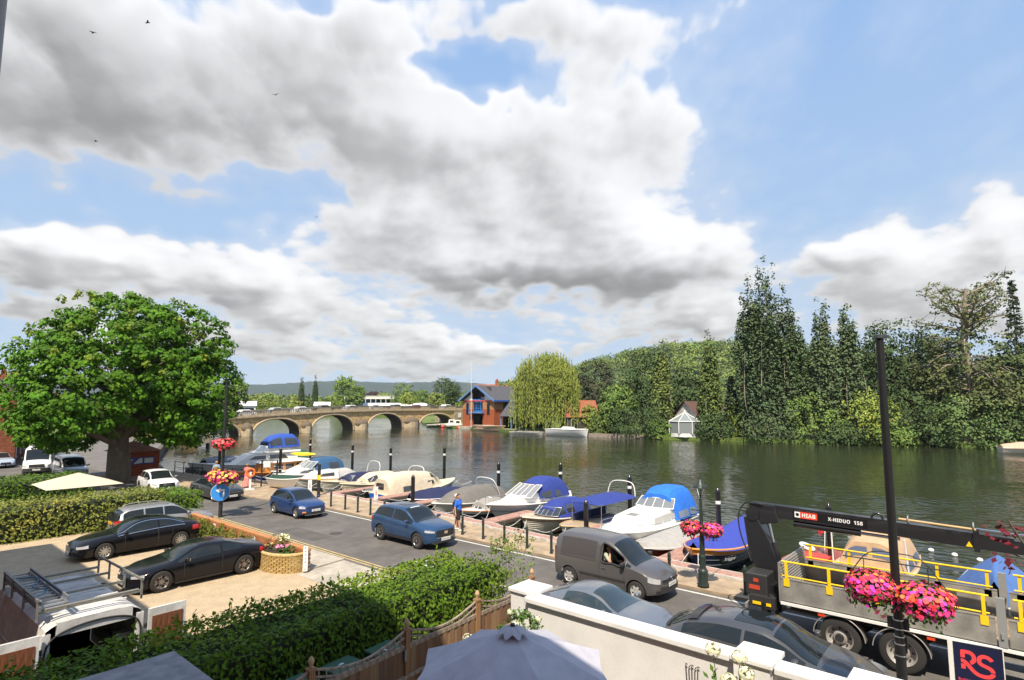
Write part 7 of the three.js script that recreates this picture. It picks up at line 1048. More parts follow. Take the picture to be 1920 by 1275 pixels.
const outboard = (c = [0.02, 0.02, 0.022]) => k => { const x = -k.L / 2 - 0.18, y = k.sheer(0); const m = mesh('outboard_motor', [rbox(0.36, 0.42, 0.3, 0.08, x, y + 0.25, 0), box(0.14, 0.7, 0.1, x, y - 0.25, 0)], mat(c, { rough: 0.3 }), k.o); };
const arch = (x, w, h, lean = 0.3) => k => { const y = k.sheer(k.T(x)); mesh('arch_frame', tube([[x, y, -w / 2], [x + lean, y + h * 0.8, -w / 2 * 0.92], [x + lean * 1.2, y + h, -w / 2 * 0.7], [x + lean * 1.2, y + h, w / 2 * 0.7], [x + lean, y + h * 0.8, w / 2 * 0.92], [x, y, w / 2]], 0.028, 40, 6), M.gel, k.o); };
const W = [0.78, 0.77, 0.74], CREAM = [0.70, 0.62, 0.46], NAVY = [0.012, 0.02, 0.055];

// left group
boat({ name: 'river_cruiser', label: 'large white flybridge cruiser with blue canopy, biggest boat at the left', x: -56.6, z: -27.6, L: 11, B: 3.5, free: 1.15, rise: 0.5, rake: 1.5, hull: W, deck: W, full: 2.0, fit: [
  cabin([[-3.4, 1.2], [2.6, 1.35], [1.2, 2.2], [-3.4, 2.35]], 2.7, M.gel, { bow: 0.45, wins: [[[-0.2, 1.75], [1.4, 1.75], [0.8, 2.05], [-0.2, 2.08]], [[-2.4, 1.72], [-0.6, 1.74], [-0.6, 2.1], [-2.0, 2.12]]] }), cabin([[-3.6, 2.3], [0.6, 2.3], [0.2, 2.42], [-3.6, 2.42]], 2.9, M.gel, { name: 'flybridge', tum: 0.02 }), cabin([[-2.6, 2.4], [0.1, 2.4], [-0.5, 2.95], [-2.6, 2.9]], 2.2, M.gel, { name: 'helm_coaming' }),
  canopy([-3.7, -3.2, -2.2, -1.2, -0.5], [3.6, 4.0, 4.05, 3.9, 3.4], [1.15, 1.2, 1.2, 1.15, 1.0], 2.75, [0.025, 0.085, 0.42], { p: 4, wins: [[0.1, 0.5, 0.75, 0.95], [0.6, 0.95, 0.7, 0.95]], endWins: [[1, -0.7, 0.7, 0.25, 0.8]] }), bowRail(0.5, 0.55), fender(0.3, 1)] });
boat({ name: 'orange_launch', label: 'varnished orange cabin launch with bright blue hull beside the big cruiser', x: -52.9, z: -27.0, L: 7.2, B: 2.3, free: 0.75, rise: 0.35, hull: [0.03, 0.07, 0.55], stripe: [0.22, [0.72, 0.25, 0.05]], deck: [0.70, 0.30, 0.08], gun: [0.62, 0.22, 0.05], fit: [
  cabin([[-3.2, 0.75], [1.2, 0.8], [1.0, 1.7], [-3.2, 1.7]], 1.8, mat([0.66, 0.30, 0.07], { rough: 0.35, clear: 0.6 }), { tum: 0.08, bow: 0.1, wins: [[[-2.9, 1.05], [-2.1, 1.05], [-2.1, 1.5], [-2.9, 1.5]], [[-1.8, 1.05], [-1.0, 1.05], [-1.0, 1.5], [-1.8, 1.5]], [[-0.7, 1.05], [0.1, 1.05], [0.1, 1.5], [-0.7, 1.5]]] }), cabin([[-3.4, 1.7], [1.3, 1.7], [1.2, 1.8], [-3.4, 1.8]], 2.05, M.gel, { name: 'cabin_roof', tum: 0.05, bow: 0.1 })] });
boat({ name: 'white_cruiser', label: 'white cruiser with faded grey blue covers, leftmost boat at the quay', x: -62.4, z: -27.0, L: 7.5, B: 2.6, free: 0.85, rise: 0.4, hull: W, deck: [0.6, 0.56, 0.5], boot: [0.3, 0.4, [0.05, 0.05, 0.06]], fit: [cover([0.16, 0.17, 0.22], 0.75, { t0: 0.02, t1: 0.8 }), screen(0.9, 0.3, 1.0, 1.5, 2.0), bowRail()] });
boat({ name: 'green_covered_boat', label: 'boat under a dark green cover behind the left cruisers', x: -63.4, z: -33.6, turn: BOW_IN + 0.25, L: 6.5, B: 2.3, free: 0.7, hull: [0.72, 0.5, 0.34], fit: [canopy([-3, -2, 0.5, 2], [1.7, 1.8, 1.7, 0.95], [1, 1.08, 1.05, 0.6], 0.7, [0.012, 0.13, 0.085], { p: 3 })] });
boat({ name: 'black_canopied_cruiser', label: 'white cruiser with a black canopy and yellow kayak behind it', x: -50.4, z: -29.2, L: 7.0, B: 2.5, free: 0.8, rise: 0.35, hull: W, deck: W, rake: 1.0, fit: [cabin([[-1.2, 0.85], [2.0, 1.0], [0.6, 1.35], [-1.2, 1.4]], 1.9, M.gel, { bow: 0.5 }), screen(0.7, -0.1, 1.3, 1.85, 1.9), canopy([-3.2, -2.4, -1, 0.0], [1.75, 2.05, 2.1, 1.8], [1.0, 1.1, 1.1, 0.95], 0.95, [0.022, 0.023, 0.026], { wins: [[0.55, 0.9, 0.75, 0.95]] }), bowRail()] });
boat({ name: 'dark_blue_canopied_cruiser', label: 'white cruiser with a steel blue canopy left of the cream boats', x: -47.9, z: -28.0, L: 6.6, B: 2.5, free: 0.85, rise: 0.35, hull: W, deck: W, rake: 1.0, fit: [cabin([[-0.6, 0.9], [2.3, 1.05], [0.9, 1.45], [-0.6, 1.5]], 1.9, M.gel, { bow: 0.5, wins: [[[0.1, 1.12], [1.3, 1.15], [0.9, 1.32], [0.1, 1.34]]] }), screen(0.7, -0.1, 1.4, 2.0, 1.9), canopy([-3.0, -2.2, -0.8, -0.1], [1.95, 2.3, 2.3, 2.0], [1.0, 1.12, 1.12, 1.0], 1.0, [0.03, 0.10, 0.22], { wins: [[0.2, 0.55, 0.72, 0.93]] }), bowRail(0.55, 0.45), fender(0.4, -1)] });
boat({ name: 'cabin_cruiser', label: 'small white cabin cruiser with tan gunwale and grey back cover', x: -45.0, z: -27.8, L: 5.8, B: 2.2, free: 0.75, rise: 0.3, hull: [0.62, 0.58, 0.48], deck: [0.68, 0.62, 0.5], gun: [0.55, 0.36, 0.18], fit: [cabin([[-0.8, 0.8], [1.9, 0.95], [0.9, 1.4], [-0.8, 1.45]], 1.7, M.gel, { bow: 0.4, wins: [[[-0.4, 1.05], [0.9, 1.08], [0.6, 1.28], [-0.4, 1.32]]] }), canopy([-2.7, -2, -0.9], [1.2, 1.5, 1.5], [0.85, 0.95, 0.9], 0.8, [0.45, 0.44, 0.42])] });
boat({ name: 'navy_covered_boat', label: 'cream clinker boat with a flat navy cover', x: -42.2, z: -28.4, L: 5.8, B: 2.2, free: 0.7, rise: 0.35, hull: [0.66, 0.62, 0.52], strakes: 5, gun: [0.6, 0.5, 0.3], deck: [0.66, 0.58, 0.42], fit: [screen(0.7, 0.2, 0.85, 1.25, 1.6, { frame: M.steel }), canopy([-2.7, -2.0, -0.4, 0.6], [1.15, 1.35, 1.4, 1.15], [0.9, 1.02, 1.05, 0.85], gunBase, [0.014, 0.02, 0.075], { p: 2.4, wins: [[0.85, 0.98, 0.5, 0.8]] }), arch(-2.2, 1.8, 1.4, -0.2)] });
boat({ name: 'cream_canopied_boat', label: 'cream clinker boat with a cream canopy right of the sign pole', x: -39.7, z: -28.6, L: 5.6, B: 2.2, free: 0.7, rise: 0.35, hull: CREAM, strakes: 5, deck: CREAM, gun: [0.62, 0.52, 0.34], boot: [0.55, 0.7, [0.05, 0.04, 0.03]], fit: [screen(0.9, 0.4, 0.9, 1.3, 1.6, { frame: M.gel }), canopy([-2.5, -1.8, -0.2, 0.75], [1.35, 1.6, 1.62, 1.25], [0.9, 1.0, 1.0, 0.85], gunBase, [0.70, 0.60, 0.42], { wins: [[0.7, 0.97, 0.6, 0.88], [0.3, 0.62, 0.72, 0.9]] })] });
boat({ name: 'grey_tarp_boat', label: 'boat wholly under a ridged grey tarpaulin with a pale arch behind', x: -37.0, z: -28.9, turn: BOW_IN + 0.08, L: 6.2, B: 2.1, free: 0.5, rise: 0.25, hull: [0.03, 0.032, 0.035], fit: [cover([0.12, 0.135, 0.14], 0.62, { p: 1.35, shape: t => 1.05 - 0.85 * t, fold: 0.09 }), arch(-2.0, 1.9, 1.5, -0.4)] });
boat({ name: 'blue_hulled_boat', label: 'bright blue hulled motor boat with a tall cream canopy', x: -34.9, z: -29.6, turn: Math.PI / 2, L: 7.6, B: 2.5, free: 0.62, rise: 0.5, sternRise: 0.1, hull: [0.02, 0.13, 0.55], stripe: [0.18, CREAM], deck: [0.62, 0.54, 0.4], gun: CREAM, fit: [cabin([[-0.2, 0.65], [2.0, 0.85], [1.3, 1.45], [-0.2, 1.5]], 1.9, mat([0.70, 0.62, 0.48], { rough: 0.4 }), { bow: 0.35, wins: [[[0.2, 1.05], [0.9, 1.08], [0.8, 1.35], [0.2, 1.35]]] }), screen(1.4, 0.9, 1.4, 1.85, 1.7, { frame: M.gel }), canopy([-3.5, -3.0, -1.2, 0.6], [1.75, 2.0, 2.1, 1.95], [1.0, 1.05, 1.05, 0.95], 0.62, [0.66, 0.57, 0.43], { p: 4.5, endWins: [[0, -0.55, 0.35, 0.35, 0.75]], wins: [[0.3, 0.55, 0.9, 0.97]] })] });
boat({ name: 'navy_tarp_boat', label: 'low boat under a long navy tarpaulin beside the blue hulled one', x: -31.7, z: -28.9, L: 6.0, B: 2.1, free: 0.5, rise: 0.2, hull: [0.05, 0.05, 0.06], gun: W, fit: [cover([0.016, 0.024, 0.085], 0.55, { shape: t => 0.6 + 0.6 * Math.sin(t * 3), p: 1.5, t0: 0.02 }), outboard()] });
boat({ name: 'grey_brown_covered_boat', label: 'white boat under a big grey brown hooped cover', x: -28.4, z: -28.3, L: 6.2, B: 2.4, free: 0.6, rise: 0.3, hull: [0.68, 0.64, 0.56], deck: [0.6, 0.56, 0.48], boot: [0.5, 0.6, [0.05, 0.05, 0.05]], fit: [canopy([-3.0, -2.2, -0.5, 1.0, 2.2], [1.35, 1.55, 1.6, 1.45, 0.85], [1.1, 1.18, 1.2, 1.1, 0.75], gunBase, [0.17, 0.16, 0.145], { p: 2.4, fold: 0.07 }), arch(-2.4, 2, 1.35, 0.5)] });
boat({ name: 'small_day_boat', label: 'small navy hulled day boat with a grey cuddy canopy', x: -25.9, z: -27.4, L: 4.4, B: 1.8, free: 0.5, rise: 0.25, hull: NAVY, stripe: [0.2, W], deck: W, gun: [0.45, 0.2, 0.08], fit: [screen(0.65, 0.25, 0.62, 1.0, 1.4, { frame: M.gel, glass: tint, n: 4 }), canopy([-1.7, -1.2, -0.2, 0.5], [0.95, 1.15, 1.2, 1.0], [0.75, 0.82, 0.82, 0.7], gunBase, [0.30, 0.29, 0.27], { p: 2.8 }), fender(0.5, 1), outboard()] });
boat({ name: 'express_cruiser', label: 'sleek white express cruiser with a royal blue canopy in the middle', x: -23.9, z: -29.2, L: 7.6, B: 2.6, free: 0.95, rise: 0.35, rake: 1.5, full: 1.9, hull: W, deck: W, boot: [0.26, 0.34, [0.5, 0.5, 0.5]], fit: [cabin([[-1.5, 1.0], [2.6, 1.12], [0.8, 1.5], [-1.5, 1.6]], 2.0, M.gel, { bow: 0.6 }), cabin([[-3.4, 0.95], [-1.2, 0.98], [-1.5, 1.5], [-3.4, 1.35]], 2.3, M.gel, { name: 'cockpit_coaming', bow: 0 }), screen(1.1, -0.2, 1.42, 2.05, 2.1, { n: 5, glass: mat([0.30, 0.31, 0.32], { rough: 0.1, phys: { transmission: 0.3, thickness: 0 } }) }), canopy([-3.5, -2.9, -1.6, -0.25], [1.7, 2.25, 2.42, 2.15], [0.95, 1.12, 1.14, 1.0], 1.2, [0.025, 0.05, 0.27], { p: 4, wins: [[0.42, 0.6, 0.9, 0.99], [0.7, 0.97, 0.88, 0.985]], endWins: [[0, -0.6, 0.6, 0.2, 0.8]] }), bowRail(0.45, 0.45), ...[-0.6, 0.3].map(x => k => mesh('port_light', [1, -1].map(s => box(0.3, 0.12, 0.02, x - 0.6, 0.82, s * 1.27)), tint, k.o)), fender(0.2, 1)] });
boat({ name: 'clinker_launch', label: 'cream clinker launch with rounded royal blue canopy', x: -20.5, z: -27.6, L: 5.9, B: 2.3, free: 0.68, rise: 0.45, full: 2.6, hull: [0.70, 0.66, 0.56], strakes: 6, stripe: [0.16, [0.42, 0.20, 0.07]], gun: [0.66, 0.6, 0.48], gunR: 0.05, deck: [0.62, 0.5, 0.36], fit: [screen(1.1, 0.6, 0.95, 1.35, 1.75, { frame: M.steel, glass: tint, n: 5 }), canopy([-2.6, -2.0, -0.4, 0.75], [1.3, 1.62, 1.68, 1.3], [0.95, 1.05, 1.06, 0.88], gunBase, [0.022, 0.045, 0.26], { p: 2.8, wins: [[0.55, 0.75, 0.62, 0.86], [0.8, 0.97, 0.6, 0.86]] })] });
boat({ name: 'bimini_launch', label: 'open launch shaded by a flat royal blue bimini on poles', x: -18.1, z: -28.2, L: 6.6, B: 2.2, free: 0.6, rise: 0.35, hull: [0.70, 0.66, 0.56], gun: [0.6, 0.42, 0.2], deck: [0.55, 0.42, 0.26], fit: [
  k => { mesh('well', box(3.8, 0.05, 1.6, -0.8, 0.62, 0), mat([0.04, 0.045, 0.07], { rough: 0.8 }), k.o); for (const x of [-2.6, -0.9, 0.9]) for (const s of [-1, 1]) mesh('awning_pole', rod([x, 0.6, s * 0.95], [x, 1.85, s * 0.95], 0.018), M.steel, k.o); mesh('side_screen', [1, -1].map(s => box(3.4, 0.45, 0.03, -0.9, 0.85, s * 0.96)), canvas([0.03, 0.05, 0.14]), k.o); }, canopy([-2.9, -2.3, -0.8, 0.6, 1.2], [1.88, 2.0, 2.04, 2.0, 1.86], [0.95, 1.1, 1.12, 1.05, 0.85], 1.78, [0.022, 0.045, 0.26], { p: 2.2, name: 'bimini' }), arch(-2.6, 1.9, 1.9, -0.3)] });
boat({ name: 'broad_cruiser', label: 'broad white cruiser with a bright blue canopy behind the grey van', x: -15.0, z: -28.3, L: 8.6, B: 2.8, free: 0.95, rise: 0.25, rake: 0.9, full: 2.8, hull: W, deck: W, boot: [0.3, 0.36, [0.45, 0.42, 0.36]], fit: [cabin([[-1.6, 1.0], [2.7, 1.08], [2.0, 1.55], [-1.6, 1.75]], 2.2, M.gel, { bow: 0.35, wins: [[[-1.3, 1.22], [-0.75, 1.22], [-0.75, 1.55], [-1.2, 1.58]], [[-0.68, 1.2], [0.1, 1.2], [0.1, 1.5], [-0.68, 1.53]], [[0.18, 1.2], [0.95, 1.2], [0.85, 1.45], [0.18, 1.48]]], glass: mat([0.42, 0.42, 0.40], { rough: 0.2 }) }), screen(-0.6, -1.1, 1.7, 2.15, 2.2, { n: 4 }), canopy([-3.9, -3.3, -2.0, -1.1], [2.25, 2.62, 2.66, 2.35], [1.12, 1.22, 1.22, 1.12], 1.1, [0.02, 0.17, 0.68], { p: 4.5, wins: [[0.1, 0.45, 0.93, 0.99], [0.52, 0.9, 0.93, 0.99]], endWins: [[0, -0.75, -0.1, 0.3, 0.8], [0, 0.1, 0.75, 0.3, 0.8]], glass: mat([0.16, 0.20, 0.27], { rough: 0.2 }) }), k => mesh('deck_hatch', box(0.5, 0.05, 0.5, 1.4, 1.62, 0), M.alu, k.o), bowRail(0.6, 0.4), fender(0.35, 1), fender(0.65, 1)] });
boat({ name: 'red_bottomed_boat', label: 'boat with red lower hull under a pale grey fitted cover', x: -12.9, z: -26.6, L: 6.4, B: 2.3, free: 0.65, rise: 0.3, hull: [0.33, 0.045, 0.025], gun: [0.5, 0.5, 0.48], fit: [cover([0.38, 0.37, 0.35], 0.62, { p: 1.8, t1: 0.985, shape: t => 0.9 - 0.5 * t, fold: 0.05 }), fender(0.75, 1)] });
{ // navy clinker boat with its name on the bow
  const b = boat({ name: 'navy_clinker_boat', label: 'navy clinker boat named Trigger with an orange rail and blue cover', x: -10.35, z: -26.6, L: 6.6, B: 2.3, free: 0.98, rise: 0.36, sternRise: 0.1, full: 2.7, hull: [0.008, 0.014, 0.045], strakes: 3, strakeMat: mat([0.30, 0.32, 0.36], { rough: 0.4 }), stripe: [0.17, [0.62, 0.24, 0.04]], gun: [0.66, 0.28, 0.05], gunR: 0.045, fit: [cover([0.035, 0.06, 0.38], 0.62, { p: 1.5, t1: 0.975, shape: t => 1.1 - 0.75 * t, fold: 0.07 }), k => mesh('lifebuoy', at(new THREE.TorusGeometry(0.34, 0.08, 10, 24), -3.0, 1.35, -0.5, 0, 0.5), mat([0.72, 0.36, 0.07], { rough: 0.5 }), k.o), fender(0.35, 1, [0.05, 0.12, 0.5])] });
  const cv = document.createElement('canvas'); cv.width = 256; cv.height = 80; const g = cv.getContext('2d'); g.fillStyle = '#060a1c'; g.fillRect(0, 0, 256, 80); g.fillStyle = '#eeeeee'; g.font = 'italic bold 62px serif'; g.textAlign = 'center'; g.textBaseline = 'middle'; g.fillText('Trigger', 128, 40);
  const t = new THREE.CanvasTexture(cv); t.colorSpace = THREE.SRGBColorSpace; const m = new THREE.Mesh(new THREE.BoxGeometry(0.78, 0.22, 0.006), new THREE.MeshStandardMaterial({ map: t, roughness: 0.35 })); m.name = 'name_lettering'; m.position.set(1.85, 0.84, -1.0); m.rotation.set(0, Math.PI - 0.34, 0); m.rotation.order = 'YXZ'; m.rotation.x = 0.22; b.add(m); const m2 = m.clone(); m2.position.z = 1.0; m2.rotation.y = 0.34; b.add(m2);
}
boat({ name: 'ensign_boat', label: 'low boat flying a red ensign at its stern behind the lorry', x: -7.0, z: -27.4, L: 6.0, B: 1.9, free: 0.55, rise: 0.3, hull: [0.05, 0.06, 0.16], stripe: [0.2, W], deck: [0.30, 0.05, 0.03], gun: [0.4, 0.1, 0.05], fit: [k => { mesh('flagstaff', rod([-2.7, 0.5, 0], [-3.1, 1.9, 0], 0.018), M.white, k.o); mesh('ensign', sheet((u, v) => [-3.08 + 0.12 * v - 0.1 * u, 1.85 - v * 0.55 - u * 0.25, 0.42 * u * (1 - 0.2 * v) + 0.06 * Math.sin(u * 5)], 8, 5), mat([0.58, 0.02, 0.035], { rough: 0.8 }), k.o); mesh('seat', box(1.8, 0.08, 1.2, -0.6, 0.62, 0), mat([0.45, 0.05, 0.04], { rough: 0.6 }), k.o); mesh('lifebuoy', at(new THREE.TorusGeometry(0.28, 0.07, 10, 22), -1.8, 0.8, 0.5, 1.2), M.white, k.o); }] });
boat({ name: 'beige_canopied_boat', label: 'boat with a tall rounded beige canopy seen over the lorry bed', x: -4.55, z: -27.2, L: 7.0, B: 2.7, free: 0.8, rise: 0.35, hull: W, gun: [0.6, 0.45, 0.28], deck: CREAM, fit: [canopy([-2.9, -2.3, -0.6, 0.9], [1.8, 2.05, 2.15, 1.95], [1.1, 1.22, 1.22, 1.1], 0.8, [0.52, 0.36, 0.22], { p: 4, endWins: [[1, -0.75, -0.08, 0.55, 0.85], [1, 0.08, 0.75, 0.55, 0.85]], wins: [[0.2, 0.5, 0.9, 0.97], [0.6, 0.9, 0.9, 0.97]], glass: mat([0.10, 0.13, 0.22], { rough: 0.15 }) }), k => { for (const s of [-1, 1]) mesh('rail_post', rod([1.0, 0.8, s * 1.25], [1.3, 2.3, s * 1.2], 0.03), M.gel, k.o); }] });
boat({ name: 'blue_tented_boat', label: 'boat under a peaked mid blue tent cover at the right edge', x: -0.85, z: -27.4, L: 6.0, B: 2.3, free: 0.6, rise: 0.25, hull: W, fit: [cover([0.07, 0.16, 0.42], 0.95, { p: 1.15, shape: t => 0.75 + 0.35 * Math.sin(t * 3.1), t1: 0.95, fold: 0.05 })] });
// dinghy drawn up on the quay
boat({ name: 'covered_dinghy', label: 'white dinghy with a dark green cover standing on the quay', group: 'none', x: -41.6, z: -22.4, turn: 0.1, L: 3.4, B: 1.3, free: 0.4, rise: 0.15, hull: W, gun: W, fit: [cover([0.012, 0.06, 0.035], 0.25, { p: 1.8 })] }).position.y = 0.42;
delete scene.getObjectByName('covered_dinghy').userData.group;
// far bank craft
boat({ name: 'white_catamaran', label: 'long flat white catamaran moored against the far bank lawn', group: 'boats along the far bank', x: -71.6, z: -101.3, turn: 0.05, L: 10.0, B: 3.0, free: 1.45, rise: 0.1, rake: 0.4, full: 5, hull: [0.80, 0.80, 0.80], deck: [0.8, 0.8, 0.8], gun: [0.8, 0.8, 0.8], fit: [cabin([[-1.2, 1.45], [1.8, 1.45], [0.8, 1.9], [-0.8, 1.95]], 1.8, M.gel, {}), k => mesh('mast', rod([0, 1.4, 0], [0, 3.6, 0], 0.05), M.alu, k.o)] });
boat({ name: 'cream_far_launch', label: 'cream covered launch at the right edge of the far bank', group: 'boats along the far bank', x: 1.6, z: -110.0, turn: 0.4, L: 7.5, B: 2.4, free: 0.8, hull: [0.68, 0.62, 0.52], fit: [cover([0.55, 0.38, 0.27], 0.8, { p: 2 })] });
for (const [x, z, t, L, c, label] of [[-116.5, -112.5, 0.9, 6.5, [0.02, 0.10, 0.06], 'green working boat left of the boathouse with a red buoy'], [-121, -114.5, 0.8, 6, [0.03, 0.14, 0.09], 'green launch with white wheelhouse under the right arch'], [-124.5, -112.5, 0.7, 6.5, [0.03, 0.09, 0.06], 'green boat with orange deck near the right pier']]) boat({ name: 'working_boat', label, group: 'boats along the far bank', x, z, turn: t, L, B: 2.2, free: 0.7, hull: c, stripe: [0.25, [0.55, 0.62, 0.56]], deck: x < -123 ? [0.6, 0.14, 0.05] : [0.4, 0.42, 0.4], fit: x < -123 ? [] : [cabin([[-1, 0.7], [1.0, 0.75], [0.7, 2.1], [-0.8, 2.1]], 1.4, M.gel, { wins: [[[-0.6, 1.3], [0.5, 1.3], [0.4, 1.9], [-0.5, 1.9]]] })] });
for (const [x, z, label] of [[-114.2, -110.6, 'red mooring buoy nearest the boathouse'], [-118.2, -111.2, 'red mooring buoy between the green boats'], [-121.2, -111.2, 'red mooring buoy left of the green boats']]) { const b = thing('mooring_buoy', label, 'buoy', [x, WATER + 0.25, z], 0, 'red mooring buoys'); mesh('float', ball(0.55, 0, 0, 0), mat([0.65, 0.05, 0.025], { rough: 0.4 }), b); mesh('eye', new THREE.TorusGeometry(0.1, 0.03, 6, 12).translate(0, 0.6, 0), M.steel, b); }
for (const [x, z, t, label] of [[-97, -106.2, 0.15, 'upturned pale rowing skiff on the landing stage'], [-101.5, -107.0, 0.1, 'pale wooden skiff lying on the landing stage by the boathouse door']]) boat({ name: 'rowing_skiff', label, group: 'skiffs at the boathouse', x, z, turn: t, L: 6.5, B: 1.3, free: 0.35, rise: 0.1, hull: [0.58, 0.42, 0.28], deck: [0.66, 0.58, 0.46], gun: [0.6, 0.5, 0.4] }).position.y = 0.16;
boat({ name: 'moored_skiff', label: 'low dark skiff row moored under the willow', group: 'skiffs at the boathouse', x: -82.5, z: -101.0, turn: 0.05, L: 9, B: 1.6, free: 0.5, rise: 0.1, hull: [0.62, 0.60, 0.55], deck: [0.5, 0.45, 0.38] });
boat({ name: 'passenger_boat', label: 'white passenger boat seen through the leftmost bridge arch', group: 'boats along the far bank', x: -150, z: -62, turn: 0.5, L: 14, B: 4, free: 1.2, hull: [0.55, 0.55, 0.56], deck: W, fit: [cabin([[-5, 1.2], [4, 1.2], [3.6, 2.8], [-5, 2.8]], 3.2, M.gel, { wins: [[[-4.5, 1.7], [3, 1.7], [2.9, 2.4], [-4.5, 2.4]]] })] });
// string of white mooring floats on the water at the right
for (let i = 0; i < 9; i++) { const f = mesh('mooring_float', ball(0.13, 0, 0, 0, 1, 0.8, 1, 10), M.white); f.position.set(-8.3 + i * 0.95, WATER + 0.05, -37.5 + i * 0.35); tag(f, ['first', 'second', 'third', 'fourth', 'fifth', 'sixth', 'seventh', 'eighth', 'ninth'][i] + ' white float from the left in the line beyond the lorry', 'float', 'line of white floats'); }

// ---------------------------------------------------------------- flatbed lorry with folding crane
{
  const yellow = mat([0.78, 0.52, 0.01], { rough: 0.45 }), alu = mat([0.40, 0.39, 0.36], { rough: 0.55, metal: 0.3, t: 'mottle', ts: 2.5 }), dk = mat([0.025, 0.025, 0.027], { rough: 0.55 }), crn = mat([0.014, 0.014, 0.016], { rough: 0.32, clear: 0.3 });
  const t = thing('flatbed_lorry', 'flatbed lorry with grey drop sides and yellow guard rails at the right', 'lorry', [0, 0, -18.65]), Z = 1.25, X0 = -5.2, X1 = 6.4;
  mesh('bed_floor', box(X1 - X0, 0.12, 2 * Z - 0.04, (X0 + X1) / 2, 1.12, 0), mat([0.34, 0.25, 0.15], { rough: 0.9, t: 'wood', ts: 1.5, ts2: 0.6 }), t);
  mesh('bed_edge', [box(X1 - X0, 0.07, 0.05, (X0 + X1) / 2, 1.10, Z + 0.03)], M.white, t); mesh('bed_edge', [box(X1 - X0, 0.07, 0.05, (X0 + X1) / 2, 1.10, -Z - 0.03)], M.white, t);
  for (const s of [1, -1]) { for (const [a, b] of [[X0, -0.62], [-0.42, X1]]) { mesh('drop_side', [box(b - a - 0.03, 0.58, 0.04, (a + b) / 2, 1.46, s * Z), box(b - a - 0.03, 0.03, 0.06, (a + b) / 2, 1.752, s * Z), box(b - a - 0.03, 0.03, 0.06, (a + b) / 2, 1.18, s * Z)], alu, t); }
    mesh('side_pillar', [box(0.16, 1.05, 0.1, -0.52, 1.68, s * (Z + 0.015)), box(0.05, 0.12, 0.04, -0.52, 1.4, s * (Z + 0.08))], mat([0.22, 0.23, 0.23], { rough: 0.5 }), t);
    for (const [a, b] of [[X0 + 0.05, -0.72], [-0.3, X1]]) { for (const [y, r] of [[2.2, 0.025], [1.82, 0.02]]) mesh('guard_rail', rod([a, y, s * (Z - 0.02)], [b, y, s * (Z - 0.02)], r), yellow, t); const n = a < -1 ? 5 : 6; for (let i = 0; i < n; i++) { const x = lerp(a + 0.12, b - 0.1, i / (n - 1)); mesh('rail_post', [box(0.07, 0.62, 0.05, x, 1.9, s * (Z + 0.005)), box(0.15, 0.2, 0.06, x, 1.66, s * (Z + 0.01))], yellow, t); } } }
  mesh('rear_gate', [box(0.06, 1.05, 2 * Z, X0 - 0.02, 1.62, 0)], alu, t); for (let i = 0; i < 12; i++) mesh('gate_rib', box(0.02, 0.03, 2 * Z - 0.16, X0 + 0.02, 1.2 + i * 0.08, 0), mat([0.30, 0.29, 0.27], { rough: 0.6 }), t);
  mesh('chassis', [box(X1 - X0, 0.3, 0.9, (X0 + X1) / 2, 0.85, 0), box(1.2, 0.5, 0.5, 1.2, 0.7, 0.9), box(1.2, 0.5, 0.5, 1.2, 0.7, -0.9)], dk, t);
  for (let i = 0; i < 4; i++) mesh('marker_lamp', box(0.16, 0.06, 0.03, -4.2 + i * 2.35, 1.0, Z + 0.03), mat([0.65, 0.06, 0.02], { rough: 0.2, clear: 1 }), t);
  const wg = wheelGeo(0.5, 0.3, { n: 8, w: 0.1 }), hubM = mat([0.38, 0.36, 0.34], { rough: 0.45, metal: 0.4 });
  const rimG = join([lathe([[0.34, -0.1], [0.335, 0.13], [0.30, 0.15], [0.28, 0.04], [0.17, -0.02], [0.16, 0.06], [0.0, 0.07]], 28).rotateX(Math.PI / 2)]);
  for (const x of [-3.82, -2.47, 5.2]) for (const s of [1, -1]) { const w = mesh('wheel', at(new THREE.CylinderGeometry(0.1, 0.1, 0.2, 16), 0, 0, 0.05, Math.PI / 2), dk, t); mesh('tyre', wg.tyre.clone(), M.rubber, w); mesh('rim', rimG.clone(), hubM, w); for (let i = 0; i < 8; i++) mesh('wheel_nut', at(new THREE.CylinderGeometry(0.022, 0.022, 0.05, 6), Math.cos(i * 0.785) * 0.22, Math.sin(i * 0.785) * 0.22, 0.04, Math.PI / 2), dk, w); w.position.set(x, 0.5, s * (Z - 0.17)); if (s < 0) w.rotation.y = Math.PI;
    const arc = []; for (let k = 0; k <= 12; k++) { const a = Math.PI * (0.02 + 0.96 * k / 12); arc.push([x + Math.cos(a) * 0.6, 0.5 + Math.sin(a) * 0.56]); } mesh('mudguard', sheet((u, v) => { const p = arc[Math.round(u * 12)]; return [p[0], p[1], s * (Z - 0.32 + 0.33 * v)]; }, 12, 1), mat([0.10, 0.095, 0.09], { rough: 0.6 }), t); mesh('mudguard_edge', tube(arc.map(p => [p[0], p[1], s * (Z + 0.012)]), 0.014, 24, 5), hubM, t); }
  for (const y of [0.62, 0.9]) mesh('side_guard', box(2.6, 0.1, 0.04, 0.2, y, Z - 0.02), alu, t); mesh('tool_locker', rbox(1.4, 0.5, 0.5, 0.04, 2.4, 0.68, Z - 0.3), mat([0.13, 0.13, 0.135], { rough: 0.5 }), t);
  // cab, out of the picture to the right
  mesh('cab', rbox(1.9, 2.5, 2.4, 0.15, 7.5, 1.75, 0), M.white, t); mesh('cab_glass', box(0.04, 0.9, 2.1, 8.46, 2.2, 0), M.glass, t);
